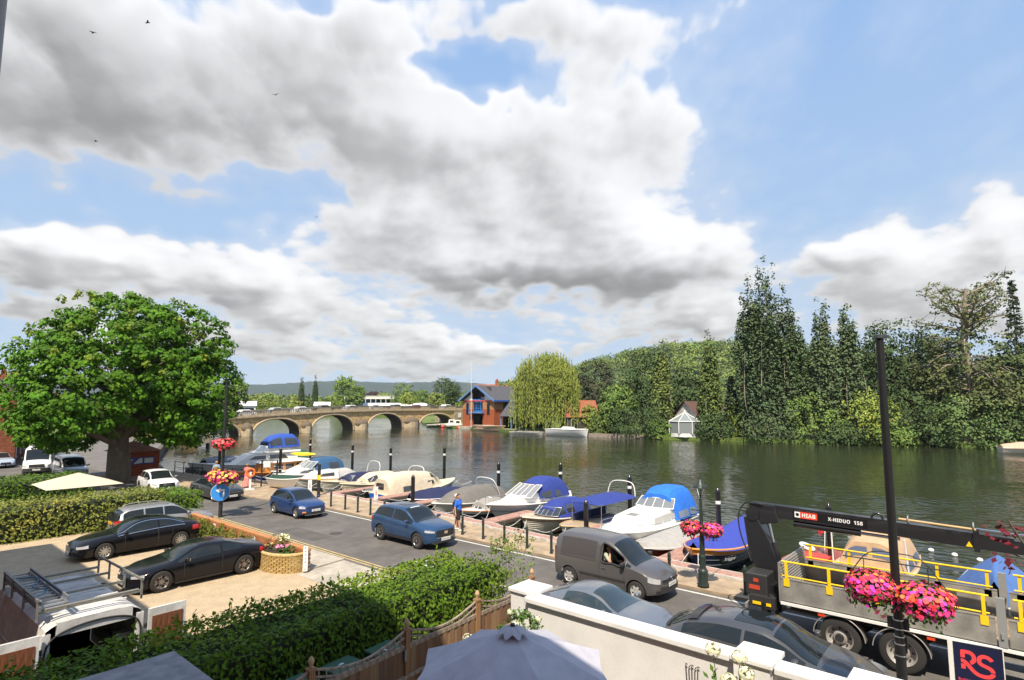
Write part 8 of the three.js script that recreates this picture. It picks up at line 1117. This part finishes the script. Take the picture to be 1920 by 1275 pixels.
  // load
  const bag = mesh('sack', ball(0.3, 0, 0, 0, 1.3, 0.6, 1), mat([0.02, 0.025, 0.05], { rough: 0.9 })); bag.position.set(-4.5, 1.32, -18.2); tag(bag, 'dark bundle lying on the lorry bed near the gate', 'sack');
  const gr = mesh('tool_rack', [box(0.9, 0.5, 0.5), box(0.8, 0.05, 0.7, 0, 0.28, 0)], mat([0.35, 0.35, 0.36], { rough: 0.6 })); gr.position.set(-3.5, 1.44, -19.3); tag(gr, 'grey metal crate on the lorry bed by the river side', 'crate');
  // crane
  const c = mesh('crane_base', [rbox(0.62, 0.62, 0.7, 0.05, -5.95, 1.35, 0.62), box(0.7, 0.3, 2.3, -5.75, 0.95, 0)], dk, t);
  mesh('control_panel', [box(0.3, 0.12, 0.01, -6.0, 1.28, 0.98), box(0.14, 0.1, 0.01, -5.95, 1.48, 0.98)], mat([0.45, 0.06, 0.03], { rough: 0.4 }), c); mesh('bumper_bar', box(0.06, 0.12, 2.3, -6.2, 0.78, 0), alu, t); mesh('hydraulic_block', [box(0.3, 0.7, 0.5, -5.5, 1.0, 0.5), cyl(0.06, 0.06, 0.8, -5.45, 0.4, 0.85), cyl(0.05, 0.05, 0.7, -5.62, 0.4, 0.95)], crn, t);
  mesh('hazard_plate', box(0.5, 0.08, 0.01, -5.75, 0.92, 1.17), yellow, t);
  mesh('outrigger', [cyl(0.09, 0.09, 0.9, -5.7, 0.06, 1.12), cyl(0.18, 0.18, 0.06, -5.7, 0, 1.12)], crn, t);
  const col = mesh('crane_column', [extrude([[-5.95, 0.9], [-5.3, 0.9], [-5.75, 2.4], [-6.12, 3.1], [-6.48, 3.05], [-6.38, 2.2]], 0.4, 0.02).translate(0, 0, -0.2)], crn, t);
  mesh('crane_knuckle', [at(new THREE.CylinderGeometry(0.2, 0.2, 0.5, 20), -6.22, 3.2, 0, Math.PI / 2), extrude([[-6.35, 3.0], [-5.9, 2.95], [-5.5, 3.05], [-5.6, 3.48], [-6.3, 3.5]], 0.36, 0.02).translate(0, 0, -0.18)], crn, t);
  mesh('hydraulic_hose', tube([[-6.3, 1.8, 0.24], [-6.6, 2.6, 0.24], [-6.62, 3.2, 0.24], [-6.35, 3.55, 0.24], [-5.9, 3.5, 0.24]], 0.022, 40, 6), M.rubber, t);
  const boom = mesh('main_boom', [bar([-6.0, 3.34, 0], [-2.6, 3.26, 0], 0.3, 0.36)], crn, t); mesh('boom_cylinder', [rod([-5.1, 3.03, 0.05], [-3.4, 3.0, 0.05], 0.09)], crn, t); mesh('cylinder_rod', rod([-3.4, 3.0, 0.05], [-2.5, 2.98, 0.05], 0.045), chrome, t);
  mesh('lift_cylinder', [rod([-5.55, 1.6, 0], [-5.72, 2.4, 0], 0.11)], crn, t); mesh('lift_rod', rod([-5.72, 2.4, 0], [-5.82, 2.95, 0], 0.05), chrome, t);
  mesh('jib', [bar([-2.7, 3.24, 0], [-0.2, 3.16, 0], 0.26, 0.36), bar([-0.3, 3.14, 0], [2.2, 3.06, 0], 0.2, 0.3)], crn, t); mesh('jib_collar', [box(0.12, 0.5, 0.36, -0.9, 3.18, 0), box(0.12, 0.42, 0.32, 1.2, 3.1, 0)], crn, t); mesh('extension_tube', [rod([-2.5, 3.5, 0.05], [-0.9, 3.44, 0.05], 0.03)], mat([0.5, 0.33, 0.16], { rough: 0.5 }), t); mesh('extension_rod', rod([-0.9, 3.46, 0.05], [2, 3.36, 0.05], 0.028), chrome, t);
  for (const x of [-2.3, -0.95, 0.2]) mesh('hose_clip', at(new THREE.TorusGeometry(0.09, 0.02, 6, 14), x, 3.5, 0, 0, Math.PI / 2), M.alu, t);
  mesh('lifting_lug', at(new THREE.TorusGeometry(0.13, 0.03, 8, 18, Math.PI), -3.0, 3.44, 0), crn, t);
  mesh('warning_triangle', extrude([[-0.07, -0.06], [0.07, -0.06], [0, 0.07]], 0.004).translate(-1.05, 3.1, 0.185), yellow, t);
  const cv = document.createElement('canvas'); cv.width = 1024; cv.height = 128; const g = cv.getContext('2d'); g.fillStyle = '#131315'; g.fillRect(0, 0, 1024, 128); g.fillStyle = '#e8e8e8'; g.fillRect(30, 20, 80, 88); g.fillStyle = '#e2402c'; g.fillRect(112, 14, 240, 100); g.fillStyle = '#f0e6e0'; g.textBaseline = 'middle'; g.font = 'bold 84px sans-serif'; g.fillText('HIAB', 130, 66, 204); g.fillStyle = '#141416'; g.beginPath(); g.arc(70, 64, 26, 0, 6.3); g.fill(); g.fillStyle = '#e8e8e8'; g.font = 'bold 74px sans-serif'; g.fillText('X-HIDUO', 500, 66, 300); g.fillText('158', 840, 66, 150);
  const tx = new THREE.CanvasTexture(cv); tx.colorSpace = THREE.SRGBColorSpace; const sg = new THREE.Mesh(new THREE.BoxGeometry(1.9, 0.235, 0.006), new THREE.MeshStandardMaterial({ map: tx, roughness: 0.4 })); sg.name = 'boom_lettering'; sg.position.set(-4.15, 3.30, 0.155); sg.rotation.z = -0.0235; t.add(sg);
}
// ---------------------------------------------------------------- old white van with open rear doors, roof rack and ladder
{
  const wp = mat([0.68, 0.68, 0.66], { rough: 0.55, t: 'patch', ts: 3 }), dark = mat([0.012, 0.012, 0.014], { rough: 0.9 }), ply = mat([0.24, 0.085, 0.035], { rough: 0.7, t: 'wood', ts: 1.4, ts2: 0.5 }), galv = mat([0.34, 0.33, 0.29], { rough: 0.55, metal: 0.4, t: 'mottle', ts: 0.8 });
  const t = thing('old_white_van', 'old white van with both rear doors open and ladder on its roof rack', 'van', [-17.2, 0, -3.95], Math.PI + 0.02); // local x forward
  const H = 2.1, Wd = 0.96, L0 = -2.1, L1 = 1.6;
  const shell = (y0, y1, w0, w1) => [1, -1].map(s => sheet((u, v) => [lerp(L0, L1, u), lerp(y0, y1, v), s * lerp(w0, w1, v)], 6, 4));
  for (const s of [1, -1]) mesh('side_panel', [sheet((u, v) => { const y = lerp(0.35, H - 0.14, v); return [lerp(L0, L1, u), y, s * (Wd - 0.10 * v ** 3)]; }, 8, 8), box(L1 - L0, 0.04, 0.02, (L0 + L1) / 2, 1.15, s * (Wd + 0.002))], wp, t);
  mesh('roof', sheet((u, v) => { const a = Math.abs(v); return [lerp(L0, L1, u), H - 0.14 * a ** 5, v * (Wd - 0.10)]; }, 8, 20, [0, 1], [-1, 1]), wp, t);
  for (let i = 0; i < 5; i++) mesh('roof_rib', box(0.06, 0.02, 1.5, L0 + 0.65 + i * 0.6, H + 0.005, 0), wp, t);
  mesh('rear_frame', [box(0.1, 0.27, 1.36, L0 + 0.05, H - 0.145, 0), ...[1, -1].map(s => box(0.1, 1.6, 0.13, L0 + 0.05, 1.1, s * 0.84)), box(0.1, 0.14, 1.7, L0 + 0.05, 0.42, 0)], wp, t); mesh('door_seal_or_gap_shade', tube([[L0 - 0.01, 0.5, -0.76], [L0 - 0.01, H - 0.32, -0.76], [L0 - 0.01, H - 0.3, 0.76], [L0 - 0.01, 0.5, 0.76]], 0.02, 40, 5), M.rubber, t);
  mesh('load_bay', [box(3.4, 0.04, 1.7, -0.3, 0.45, 0), box(0.04, 1.5, 1.7, 1.3, 1.2, 0)], dark, t); mesh('racking', [box(1.6, 0.03, 0.3, -1.0, 1.1, 0.68), box(0.3, 0.3, 0.3, -1.6, 1.28, 0.66)], M.alu, t);
  mesh('cab', extrude([[1.6, 0.35], [3.2, 0.35], [3.25, 0.85], [2.7, 1.1], [2.0, 1.95], [1.6, H - 0.02]], 1.84, 0.03).translate(0, 0, -0.92), wp, t); mesh('windscreen', sheet((u, v) => [lerp(2.74, 2.04, v) + 0.03, lerp(1.12, 1.92, v) + 0.02, lerp(-0.8, 0.8, u)], 4, 2), M.glass, t); for (const s of [1, -1]) mesh('cab_window', extrude([[1.75, 1.15], [2.55, 1.15], [2.02, 1.85], [1.75, 1.88]], 0.01).translate(0, 0, s > 0 ? 0.955 : -0.965), M.glass, t);
  for (const s of [1, -1]) { const m = mesh('wing_mirror', [rbox(0.1, 0.36, 0.24, 0.04, 2.2, 1.42, s * 1.28), rod([2.2, 1.35, s * 0.95], [2.2, 1.35, s * 1.2], 0.025)], plastic, t);
    const d = mesh('rear_door', [box(0.06, 1.52, 0.78, L0 - 0.09, 1.2, s * 1.36)], wp, t); mesh('plywood_lining', box(0.012, 1.3, 0.64, L0 - 0.128, 1.14, s * 1.36), ply, d); mesh('hinge', box(0.05, 0.1, 0.1, L0 - 0.04, 1.6, s * 0.96), plastic, d); }
  const wg = wheelGeo(0.33, 0.2, { n: 6, w: 0.07 }); for (const x of [-1.3, 2.3]) for (const s of [1, -1]) { const w = mesh('wheel', wg.disc.clone(), discDark, t); mesh('tyre', wg.tyre.clone(), M.rubber, w); mesh('rim', wg.rim.clone(), alloyDark, w); w.position.set(x, 0.33, s * 0.87); if (s < 0) w.rotation.y = Math.PI; }
  const r = thing('roof_rack', 'galvanised roof rack on the old white van', 'roof rack', [-17.2, 0, -3.95], Math.PI + 0.02), y = H + 0.16;
  for (const x of [-1.7, -0.6, 0.5, 1.3]) mesh('cross_bar', box(0.05, 0.05, 1.9, x, y, 0), galv, r); for (const s of [-0.95, 0.95]) { mesh('side_rail', [box(3.2, 0.04, 0.04, -0.2, y + 0.26, s), ...[-1.75, -0.6, 0.5, 1.35].map(x => box(0.04, 0.44, 0.04, x, y + 0.06, s))], galv, r); }
  mesh('roller', rod([-1.85, y + 0.08, -0.85], [-1.85, y + 0.08, 0.85], 0.03), galv, r);
  const l = thing('ladder', 'grey aluminium ladder lying along the near side of the roof rack', 'ladder', [-17.2, 0, -3.95], Math.PI + 0.02), lm = mat([0.20, 0.22, 0.25], { rough: 0.5, metal: 0.4 });
  for (const z of [-0.92, -0.46]) mesh('stile', [box(3.4, 0.09, 0.035, -0.15, y + 0.1, z), box(3.3, 0.07, 0.03, -0.1, y + 0.2, z + 0.03)], lm, l); for (let i = 0; i < 14; i++) mesh('rung', box(0.035, 0.035, 0.46, -1.72 + i * 0.245, y + 0.12, -0.69), mat([0.42, 0.43, 0.44], { rough: 0.4, metal: 0.4 }), l);
  mesh('blue_rope', tube([[-1.2, y + 0.18, -0.9], [-0.8, y + 0.2, -0.6], [-0.2, y + 0.17, -0.72], [0.5, y + 0.2, -0.5], [1.0, y + 0.16, -0.85]], 0.014, 30, 5), mat([0.04, 0.20, 0.32], { rough: 0.8 }), l);
}

// ---------------------------------------------------------------- people
const skin = mat([0.48, 0.27, 0.18], { rough: 0.6 });
const smin = (a, b, k) => { const h = clamp(0.5 + 0.5 * (b - a) / k); return lerp(b, a, h) - k * h * (1 - h); };
function fieldMesh(bones, lo, hi, res = 52) {  // bones: [a, b, ra, rb]; tapered capsules melted together
  const mc = new MarchingCubes(res, skin, false, false, 60000), n = res, f = mc.field; mc.isolation = 0;
  for (let k = 0; k < n; k++) for (let j = 0; j < n; j++) for (let i = 0; i < n; i++) {
    const x = lerp(lo[0], hi[0], i / n), y = lerp(lo[1], hi[1], j / n), z = lerp(lo[2], hi[2], k / n); let d = 9;
    for (const [a, b, ra, rb] of bones) { const bx = b[0] - a[0], by = b[1] - a[1], bz = b[2] - a[2], t = clamp(((x - a[0]) * bx + (y - a[1]) * by + (z - a[2]) * bz) / (bx * bx + by * by + bz * bz + 1e-9)); d = smin(d, Math.hypot(x - a[0] - bx * t, y - a[1] - by * t, z - a[2] - bz * t) - lerp(ra, rb, t), 0.035); }
    f[i + j * n + k * n * n] = -d;
  }
  mc.update();
  const c = mc.count, p = mc.positionArray.slice(0, c * 3), g = new THREE.BufferGeometry();
  for (let i = 0; i < c; i++) for (let a = 0; a < 3; a++) p[3 * i + a] = lerp(lo[a], hi[a], (p[3 * i + a] + 1) / 2);
  g.setAttribute('position', new THREE.BufferAttribute(p, 3)); return toCreasedNormals(mergeVertices(g, 1e-4), 1.2);
}
const bodyCache = {};
function person(label, [x, y, z], turn, o = {}) {   // faces +x
  const P = thing('person', label, 'person', [x, y, z], turn, o.group), st = o.step ?? 0.16, k = o.h ? o.h / 1.75 : 1, sit = o.sit, key = JSON.stringify([st, o.arms, sit, o.dress]);
  if (!bodyCache[key]) {
    const A = o.arms || [[0.02, 0.86, 0.30], [-0.02, 0.86, -0.30]], J = [];
    const hipY = 0.93, legs = sit ? [[[0.42, 0.90, 0.1], [0.46, 0.45, 0.1]], [[0.42, 0.90, -0.1], [0.46, 0.45, -0.1]]] : [[[st * 0.6, 0.50, 0.09], [st, 0.07, 0.09]], [[-st * 0.2, 0.50, -0.09], [-st, 0.09, -0.09]]];
    const B = { torso: [[[0, 0.95, 0.06], [0, 0.95, -0.06], 0.125, 0.125], [[0, 1.0, 0], [0.01, 1.30, 0], 0.12, 0.125], [[0, 1.28, 0.09], [0, 1.28, -0.09], 0.11, 0.11], [[0, 1.42, 0.13], [0, 1.42, -0.13], 0.06, 0.06]], leg: [], arm: [], fore: [], foot: [] };
    legs.forEach(([kn, an], i) => { const s = i ? -1 : 1; B.leg.push([[0, hipY, s * 0.09], kn, 0.092, 0.06]); B.fore.push([kn, an, 0.058, 0.04]); B.foot.push([[an[0] - 0.03, an[1] - 0.03, an[2]], [an[0] + 0.15, an[1] - 0.04, an[2]], 0.042, 0.035]); });
    const head = [[[0, 1.42, 0], [0.01, 1.52, 0], 0.05, 0.05], [[0.0, 1.66, 0], [0.015, 1.60, 0], 0.098, 0.075], [[0.095, 1.62, 0], [0.112, 1.60, 0], 0.014, 0.012], [[0.0, 1.63, 0.09], [0, 1.61, 0.092], 0.02, 0.016], [[0.0, 1.63, -0.09], [0, 1.61, -0.092], 0.02, 0.016]];
    const fingers = [];
    A.forEach((h, i) => { const s = i ? -1 : 1, sh = [0, 1.41, s * 0.18], el = h[3] ? h[3] : [(sh[0] + h[0]) / 2 - 0.04, (sh[1] + h[1]) / 2, (sh[2] + h[2]) / 2 + s * 0.02]; B.arm.push([sh, el, 0.052, 0.042]); B.fore.push([el, h, 0.04, 0.028]); const d = V3(h[0] - el[0], h[1] - el[1], h[2] - el[2]).normalize(); B.fore.push([h, [h[0] + d.x * 0.08, h[1] + d.y * 0.08, h[2] + d.z * 0.08], 0.032, 0.03]); for (let q = 0; q < 5; q++) { const a = q === 4 ? [h[0] + d.x * 0.03 + 0.03, h[1] + d.y * 0.03, h[2]] : [h[0] + d.x * 0.1 + (q - 1.5) * 0.018, h[1] + d.y * 0.1, h[2] + d.z * 0.1], l = q === 4 ? 0.05 : 0.07 - 0.008 * Math.abs(q - 1.4); fingers.push(rod(a, [a[0] + d.x * l + (q === 4 ? 0.02 : 0), a[1] + d.y * l, a[2] + d.z * l - s * 0.012], 0.009, 0.007, 5)); } });
    const lo = [-0.45, -0.02, -0.45], hi = [0.62, 1.85, 0.45];
    bodyCache[key] = { body: [fieldMesh([...B.torso.map(b => [b[0], b[1], b[2] * 0.9, b[3] * 0.9]), ...B.leg, ...B.arm, ...B.fore, ...B.foot, ...head], lo, hi, 64), ...fingers], B, grow: (bones, e) => fieldMesh(bones.map(([a, b, p, q]) => [a, b, p + e, q + e]), lo, hi, 56) };
  }
  const { body, B, grow } = bodyCache[key];
  mesh('body', body, skin, P);
  const part = (a, t) => a.map(([p, q, r0, r1]) => [p, p.map((v, i) => lerp(v, q[i], t)), r0, lerp(r0, r1, t)]);
  mesh('shirt', grow([...B.torso, ...part(B.arm, 0.75)], 0.016), mat(o.shirt || [0.05, 0.15, 0.5], { rough: 0.9 }), P);
  if (o.dress) mesh('dress', lathe([[0.13, 1.1], [0.16, 0.95], [0.2, 0.7], [0.27, 0.35], [0.33, 0.1], [0.31, 0.1]], 20), o.dressMat || mat(o.shirt, { rough: 0.9 }), P);
  else mesh('trousers', grow([...B.torso.slice(0, 1), ...part(B.leg, o.long ? 1 : 0.85), ...(o.long ? part(B.fore.slice(0, 2), 0.95) : [])], 0.022), mat(o.legs || [0.02, 0.02, 0.025], { rough: 0.9 }), P);
  mesh('shoes', grow(B.foot, 0.012), mat(o.shoes || [0.6, 0.6, 0.58], { rough: 0.7 }), P);
  mesh(o.cap ? 'cap' : 'hair', [ball(0.108, -0.015, 1.675, 0, 1, 0.95, 0.98), ...(o.cap ? [box(0.12, 0.015, 0.14, 0.12, 1.68, 0)] : [])], mat(o.cap || o.hair || [0.06, 0.04, 0.025], { rough: 0.9 }), P);
  if (o.bag) mesh('bag', rbox(0.16, 0.34, 0.28, 0.05, -0.2, 1.2, 0), mat(o.bag, { rough: 0.9 }), P);
  P.scale.setScalar(k); return P;
}
const floral = new THREE.MeshStandardMaterial({ roughness: 0.9, map: sized(tex(128, (u, v) => fbm(u * 9, v * 9, 3, 9) > 0.02 ? [0.72, 0.26, 0.24] : [0.80, 0.62, 0.58]), 0.5) }); floral.side = THREE.DoubleSide;
person('man in a bright blue T-shirt and dark shorts walking along the quay', [-21.75, 0.08, -21.1], 0.25, { shirt: [0.02, 0.13, 0.62], bag: [0.02, 0.02, 0.022], h: 1.8 });
person('person in a white cap and dark top beside the man in blue', [-22.25, 0.08, -21.45], 0.25, { shirt: [0.03, 0.05, 0.12], cap: [0.7, 0.7, 0.7], h: 1.7, st: 0.1 });
person('woman in a long red patterned dress on the quay by the orange launch', [-44.6, 0.08, -20.9], 2.4, { shirt: [0.55, 0.15, 0.14], dress: true, dressMat: floral, hair: [0.25, 0.15, 0.07], step: 0.05, arms: [[0.18, 1.1, 0.2], [0.16, 1.1, -0.2]] });
person('child in a pale pink top beside the woman in the red dress', [-46.0, 0.08, -20.5], 2.2, { shirt: [0.68, 0.36, 0.34], legs: [0.2, 0.22, 0.3], h: 1.2, step: 0.05 });
person('person in a pale blue top carrying brown bags behind the dark saloon', [-48.4, 0.08, -20.2], 2.6, { shirt: [0.16, 0.30, 0.42], legs: [0.1, 0.08, 0.07], hair: [0.4, 0.2, 0.08], bag: [0.35, 0.17, 0.06] });
person('person in a red top by the pale blue car at the left edge', [-74.2, 0, -9.6], 0.5, { shirt: [0.6, 0.03, 0.04], legs: [0.6, 0.6, 0.6], hair: [0.55, 0.55, 0.55] });
person('driver of the grey van raising a hand to the face', [vanX - 0.06, -0.22, vanZ + 0.38], 0, { sit: true, step: 0, shirt: [0.34, 0.38, 0.30], legs: [0.05, 0.05, 0.07], hair: [0.16, 0.09, 0.05], arms: [[0.16, 1.56, 0.14, [0.22, 1.25, 0.28]], [0.4, 1.2, -0.16, [0.2, 1.15, -0.28]]] });
[[-97.5, -35.6, [0.6, 0.6, 0.58], 'person in white at the riverside terrace'], [-99.5, -36.6, [0.10, 0.2, 0.45], 'person in blue at the riverside terrace'], [-101.5, -37.2, [0.5, 0.12, 0.1], 'person in red at the riverside terrace'], [-103.5, -38.2, [0.55, 0.5, 0.4], 'person in cream at the riverside terrace'], [-105.5, -39.0, [0.08, 0.09, 0.1], 'person in black at the riverside terrace']].forEach(([x, z, c, l], i) => person(l, [x, 0.3, z], i * 1.3, { shirt: c, step: 0.05, group: 'people on the riverside terrace' }));

// ---------------------------------------------------------------- the left side: terrace, kiosk, houses
{
  const tr = thing('river_terrace_deck', 'dark timber restaurant deck over the water left of the bridge', 'deck', [-101, 0, -38.2], -0.36); for (let i = 0; i < 14; i++) mesh('deck_board', box(0.98, 0.12, 5, -6.5 + i, 0.22, 0), mat([0.10, 0.08, 0.06], { rough: 0.9 }), tr);
  for (let i = 0; i < 8; i++) mesh('rail_post', box(0.12, 1.0, 0.12, -6.8 + i * 1.95, 0.75, -2.4), mat([0.16, 0.12, 0.08], { rough: 0.9 }), tr); mesh('rail', box(13.8, 0.1, 0.1, 0, 1.25, -2.4), mat([0.16, 0.12, 0.08], { rough: 0.9 }), tr); for (let i = 0; i < 5; i++) mesh('pile', cyl(0.15, 0.15, 2.4, -6 + i * 3, -2.2, -2.2), M.pile, tr);
  const k = thing('brick_kiosk', 'small red brick kiosk with a blue and white boat hire banner beside the sycamore', 'kiosk', [-60.4, 0, -17.9]);
  mesh('wall', box(3.2, 2.15, 3.2, 0, 1.08, 0), mat([0.46, 0.13, 0.06], { rough: 0.9, t: 'brick', ts: 1.7, ts2: 1.2 }), k); mesh('roof', new THREE.ConeGeometry(2.6, 0.9, 4).rotateY(Math.PI / 4).translate(0, 2.6, 0), tileRed, k); mesh('parapet', box(3.3, 0.08, 3.3, 0, 2.18, 0), M.pile, k);
  const b = mesh('banner', box(0.03, 0.62, 2.5, 1.63, 1.35, 0.05), mat([0.05, 0.06, 0.26], { rough: 0.6 }), k); mesh('banner_print', [box(0.01, 0.42, 0.7, 1.652, 1.36, -0.75), extrude([[-0.35, -0.25], [0.35, -0.2], [0.35, 0.22], [0.1, 0.2]], 0.01).rotateY(Math.PI / 2).translate(1.648, 1.36, 0.1), box(0.01, 0.1, 0.7, 1.652, 1.45, 0.85)], mat([0.62, 0.62, 0.58], { rough: 0.6 }), b);
  const bw = mat([0.30, 0.12, 0.07], { rough: 0.9, t: 'brick', ts: 1.9, ts2: 1.3 });
  for (const [x, z, w, label] of [[-84, -9.4, 11, 'brown brick house with white window frames at the left edge of the street'], [-96.5, -12.1, 11, 'second brick house along the left street half hidden by the sycamore'], [-109, -14.9, 11, 'third brick house along the left street behind the sycamore'], [-122, -17.6, 12, 'furthest brick house along the left street behind the sycamore']]) house('street_house', label, [x, 0, z], Math.PI - 0.217, w, 8.5, 6.6, 3.2, bw, mat([0.12, 0.075, 0.055], { rough: 0.9, t: 'patch', ts: 1.5 }), [[-3.2, 4.9, 1.3, 1.7], [0, 4.9, 1.3, 1.7], [3.2, 4.9, 1.3, 1.7], [-3.2, 1.7, 1.9, 2.0], [3.2, 1.7, 1.9, 2.0]], [-w / 2 + 1.2]);
  const gw = thing('street_wall', 'low dark wall with red flowers along the left street', 'wall', [-92, 0, -17.2], -0.217 + Math.PI); mesh('wall', box(42, 0.9, 0.3, 0, 0.45, 0), mat([0.06, 0.035, 0.04], { rough: 0.9, t: 'patch', ts: 2 }), gw); const F = new Petals(811); for (let i = 0; i < 500; i++) F.flower((F.r() - 0.5) * 40, 0.9 + 0.3 * F.r(), 0.15 * F.g(), F.g(), 1, F.g() - 0.5, 0.12, F.tint([0.34, 0.03, 0.08], 0.3)); mesh('flowers', F.geo(), petalMat, gw, true);
  bush('bright green creeper shrub in front of the brown brick house', -88, -15.6, 5.4, 2.2, [0.09, 0.17, 0.02], 821, { name: 'street_tree', y: 0, n: 260, s: 0.34, floor: 1.6, group: 'street greenery' });
  person('distant pedestrian crossing under the sycamore', [-83, 0, -14.6], 1.5, { shirt: [0.5, 0.05, 0.05], step: 0.1 });
  const yk = mesh('yellow_kayak', ball(1, 0, 0, 0, 1.5, 0.18, 0.32, 16), mat([0.78, 0.58, 0.02], { rough: 0.4 })); yk.position.set(-53.2, 1.42, -30.4); yk.rotation.y = 0.4; tag(yk, 'yellow kayak lying on top of the black canopied cruiser', 'kayak');
}
// ---------------------------------------------------------------- birds
{
  const wing = s => sheet((u, v) => [lerp(-0.14, 0.14, v) * (1 - 0.75 * u) - 0.1 * u * u, 0.12 * Math.sin(u * 2.2) + 0.02, s * u * 0.62], 6, 2);
  for (const [d, dist, t, label] of [[[-1.161, 0.633, 0.24], 62, 0.4, 'small dark bird high at the far left of the sky'], [[-1.088, 0.65, 0.30], 58, 1.4, 'dark bird second from the left near the top of the sky'], [[-0.929, 0.526, 0.454], 60, 2.4, 'dark gliding bird in front of the big grey cloud'], [[-1.169, 0.446, 0.258], 75, 0.9, 'tiny dark bird below the big cloud at the left'], [[-0.89, 0.316, 0.517], 70, 2.9, 'dark bird over the centre left of the sky']]) { const l = Math.hypot(...d), b = thing('bird', label, 'bird', [d[0] / l * dist, EYE + d[1] / l * dist, -d[2] / l * dist], t, 'birds in the sky'); b.rotation.x = 0.35; b.scale.setScalar(0.55); mesh('body', [ball(0.09, 0, 0, 0, 2.6, 0.8, 0.9), ball(0.06, 0.24, 0.02, 0), at(new THREE.ConeGeometry(0.07, 0.2, 4).scale(1, 1, 1.4), -0.28, 0, 0, 0, 0, Math.PI / 2)], M.black, b); for (const s of [1, -1]) mesh('wing', wing(s), M.black, b); }
}
scene.fog = new THREE.FogExp2(0xd5e2f0, 0.00008);   // thin summer haze over the far hills
scene.traverse(o => { if (o.isMesh) { o.castShadow = true; o.receiveShadow = true; } });
renderer.render(scene, camera);
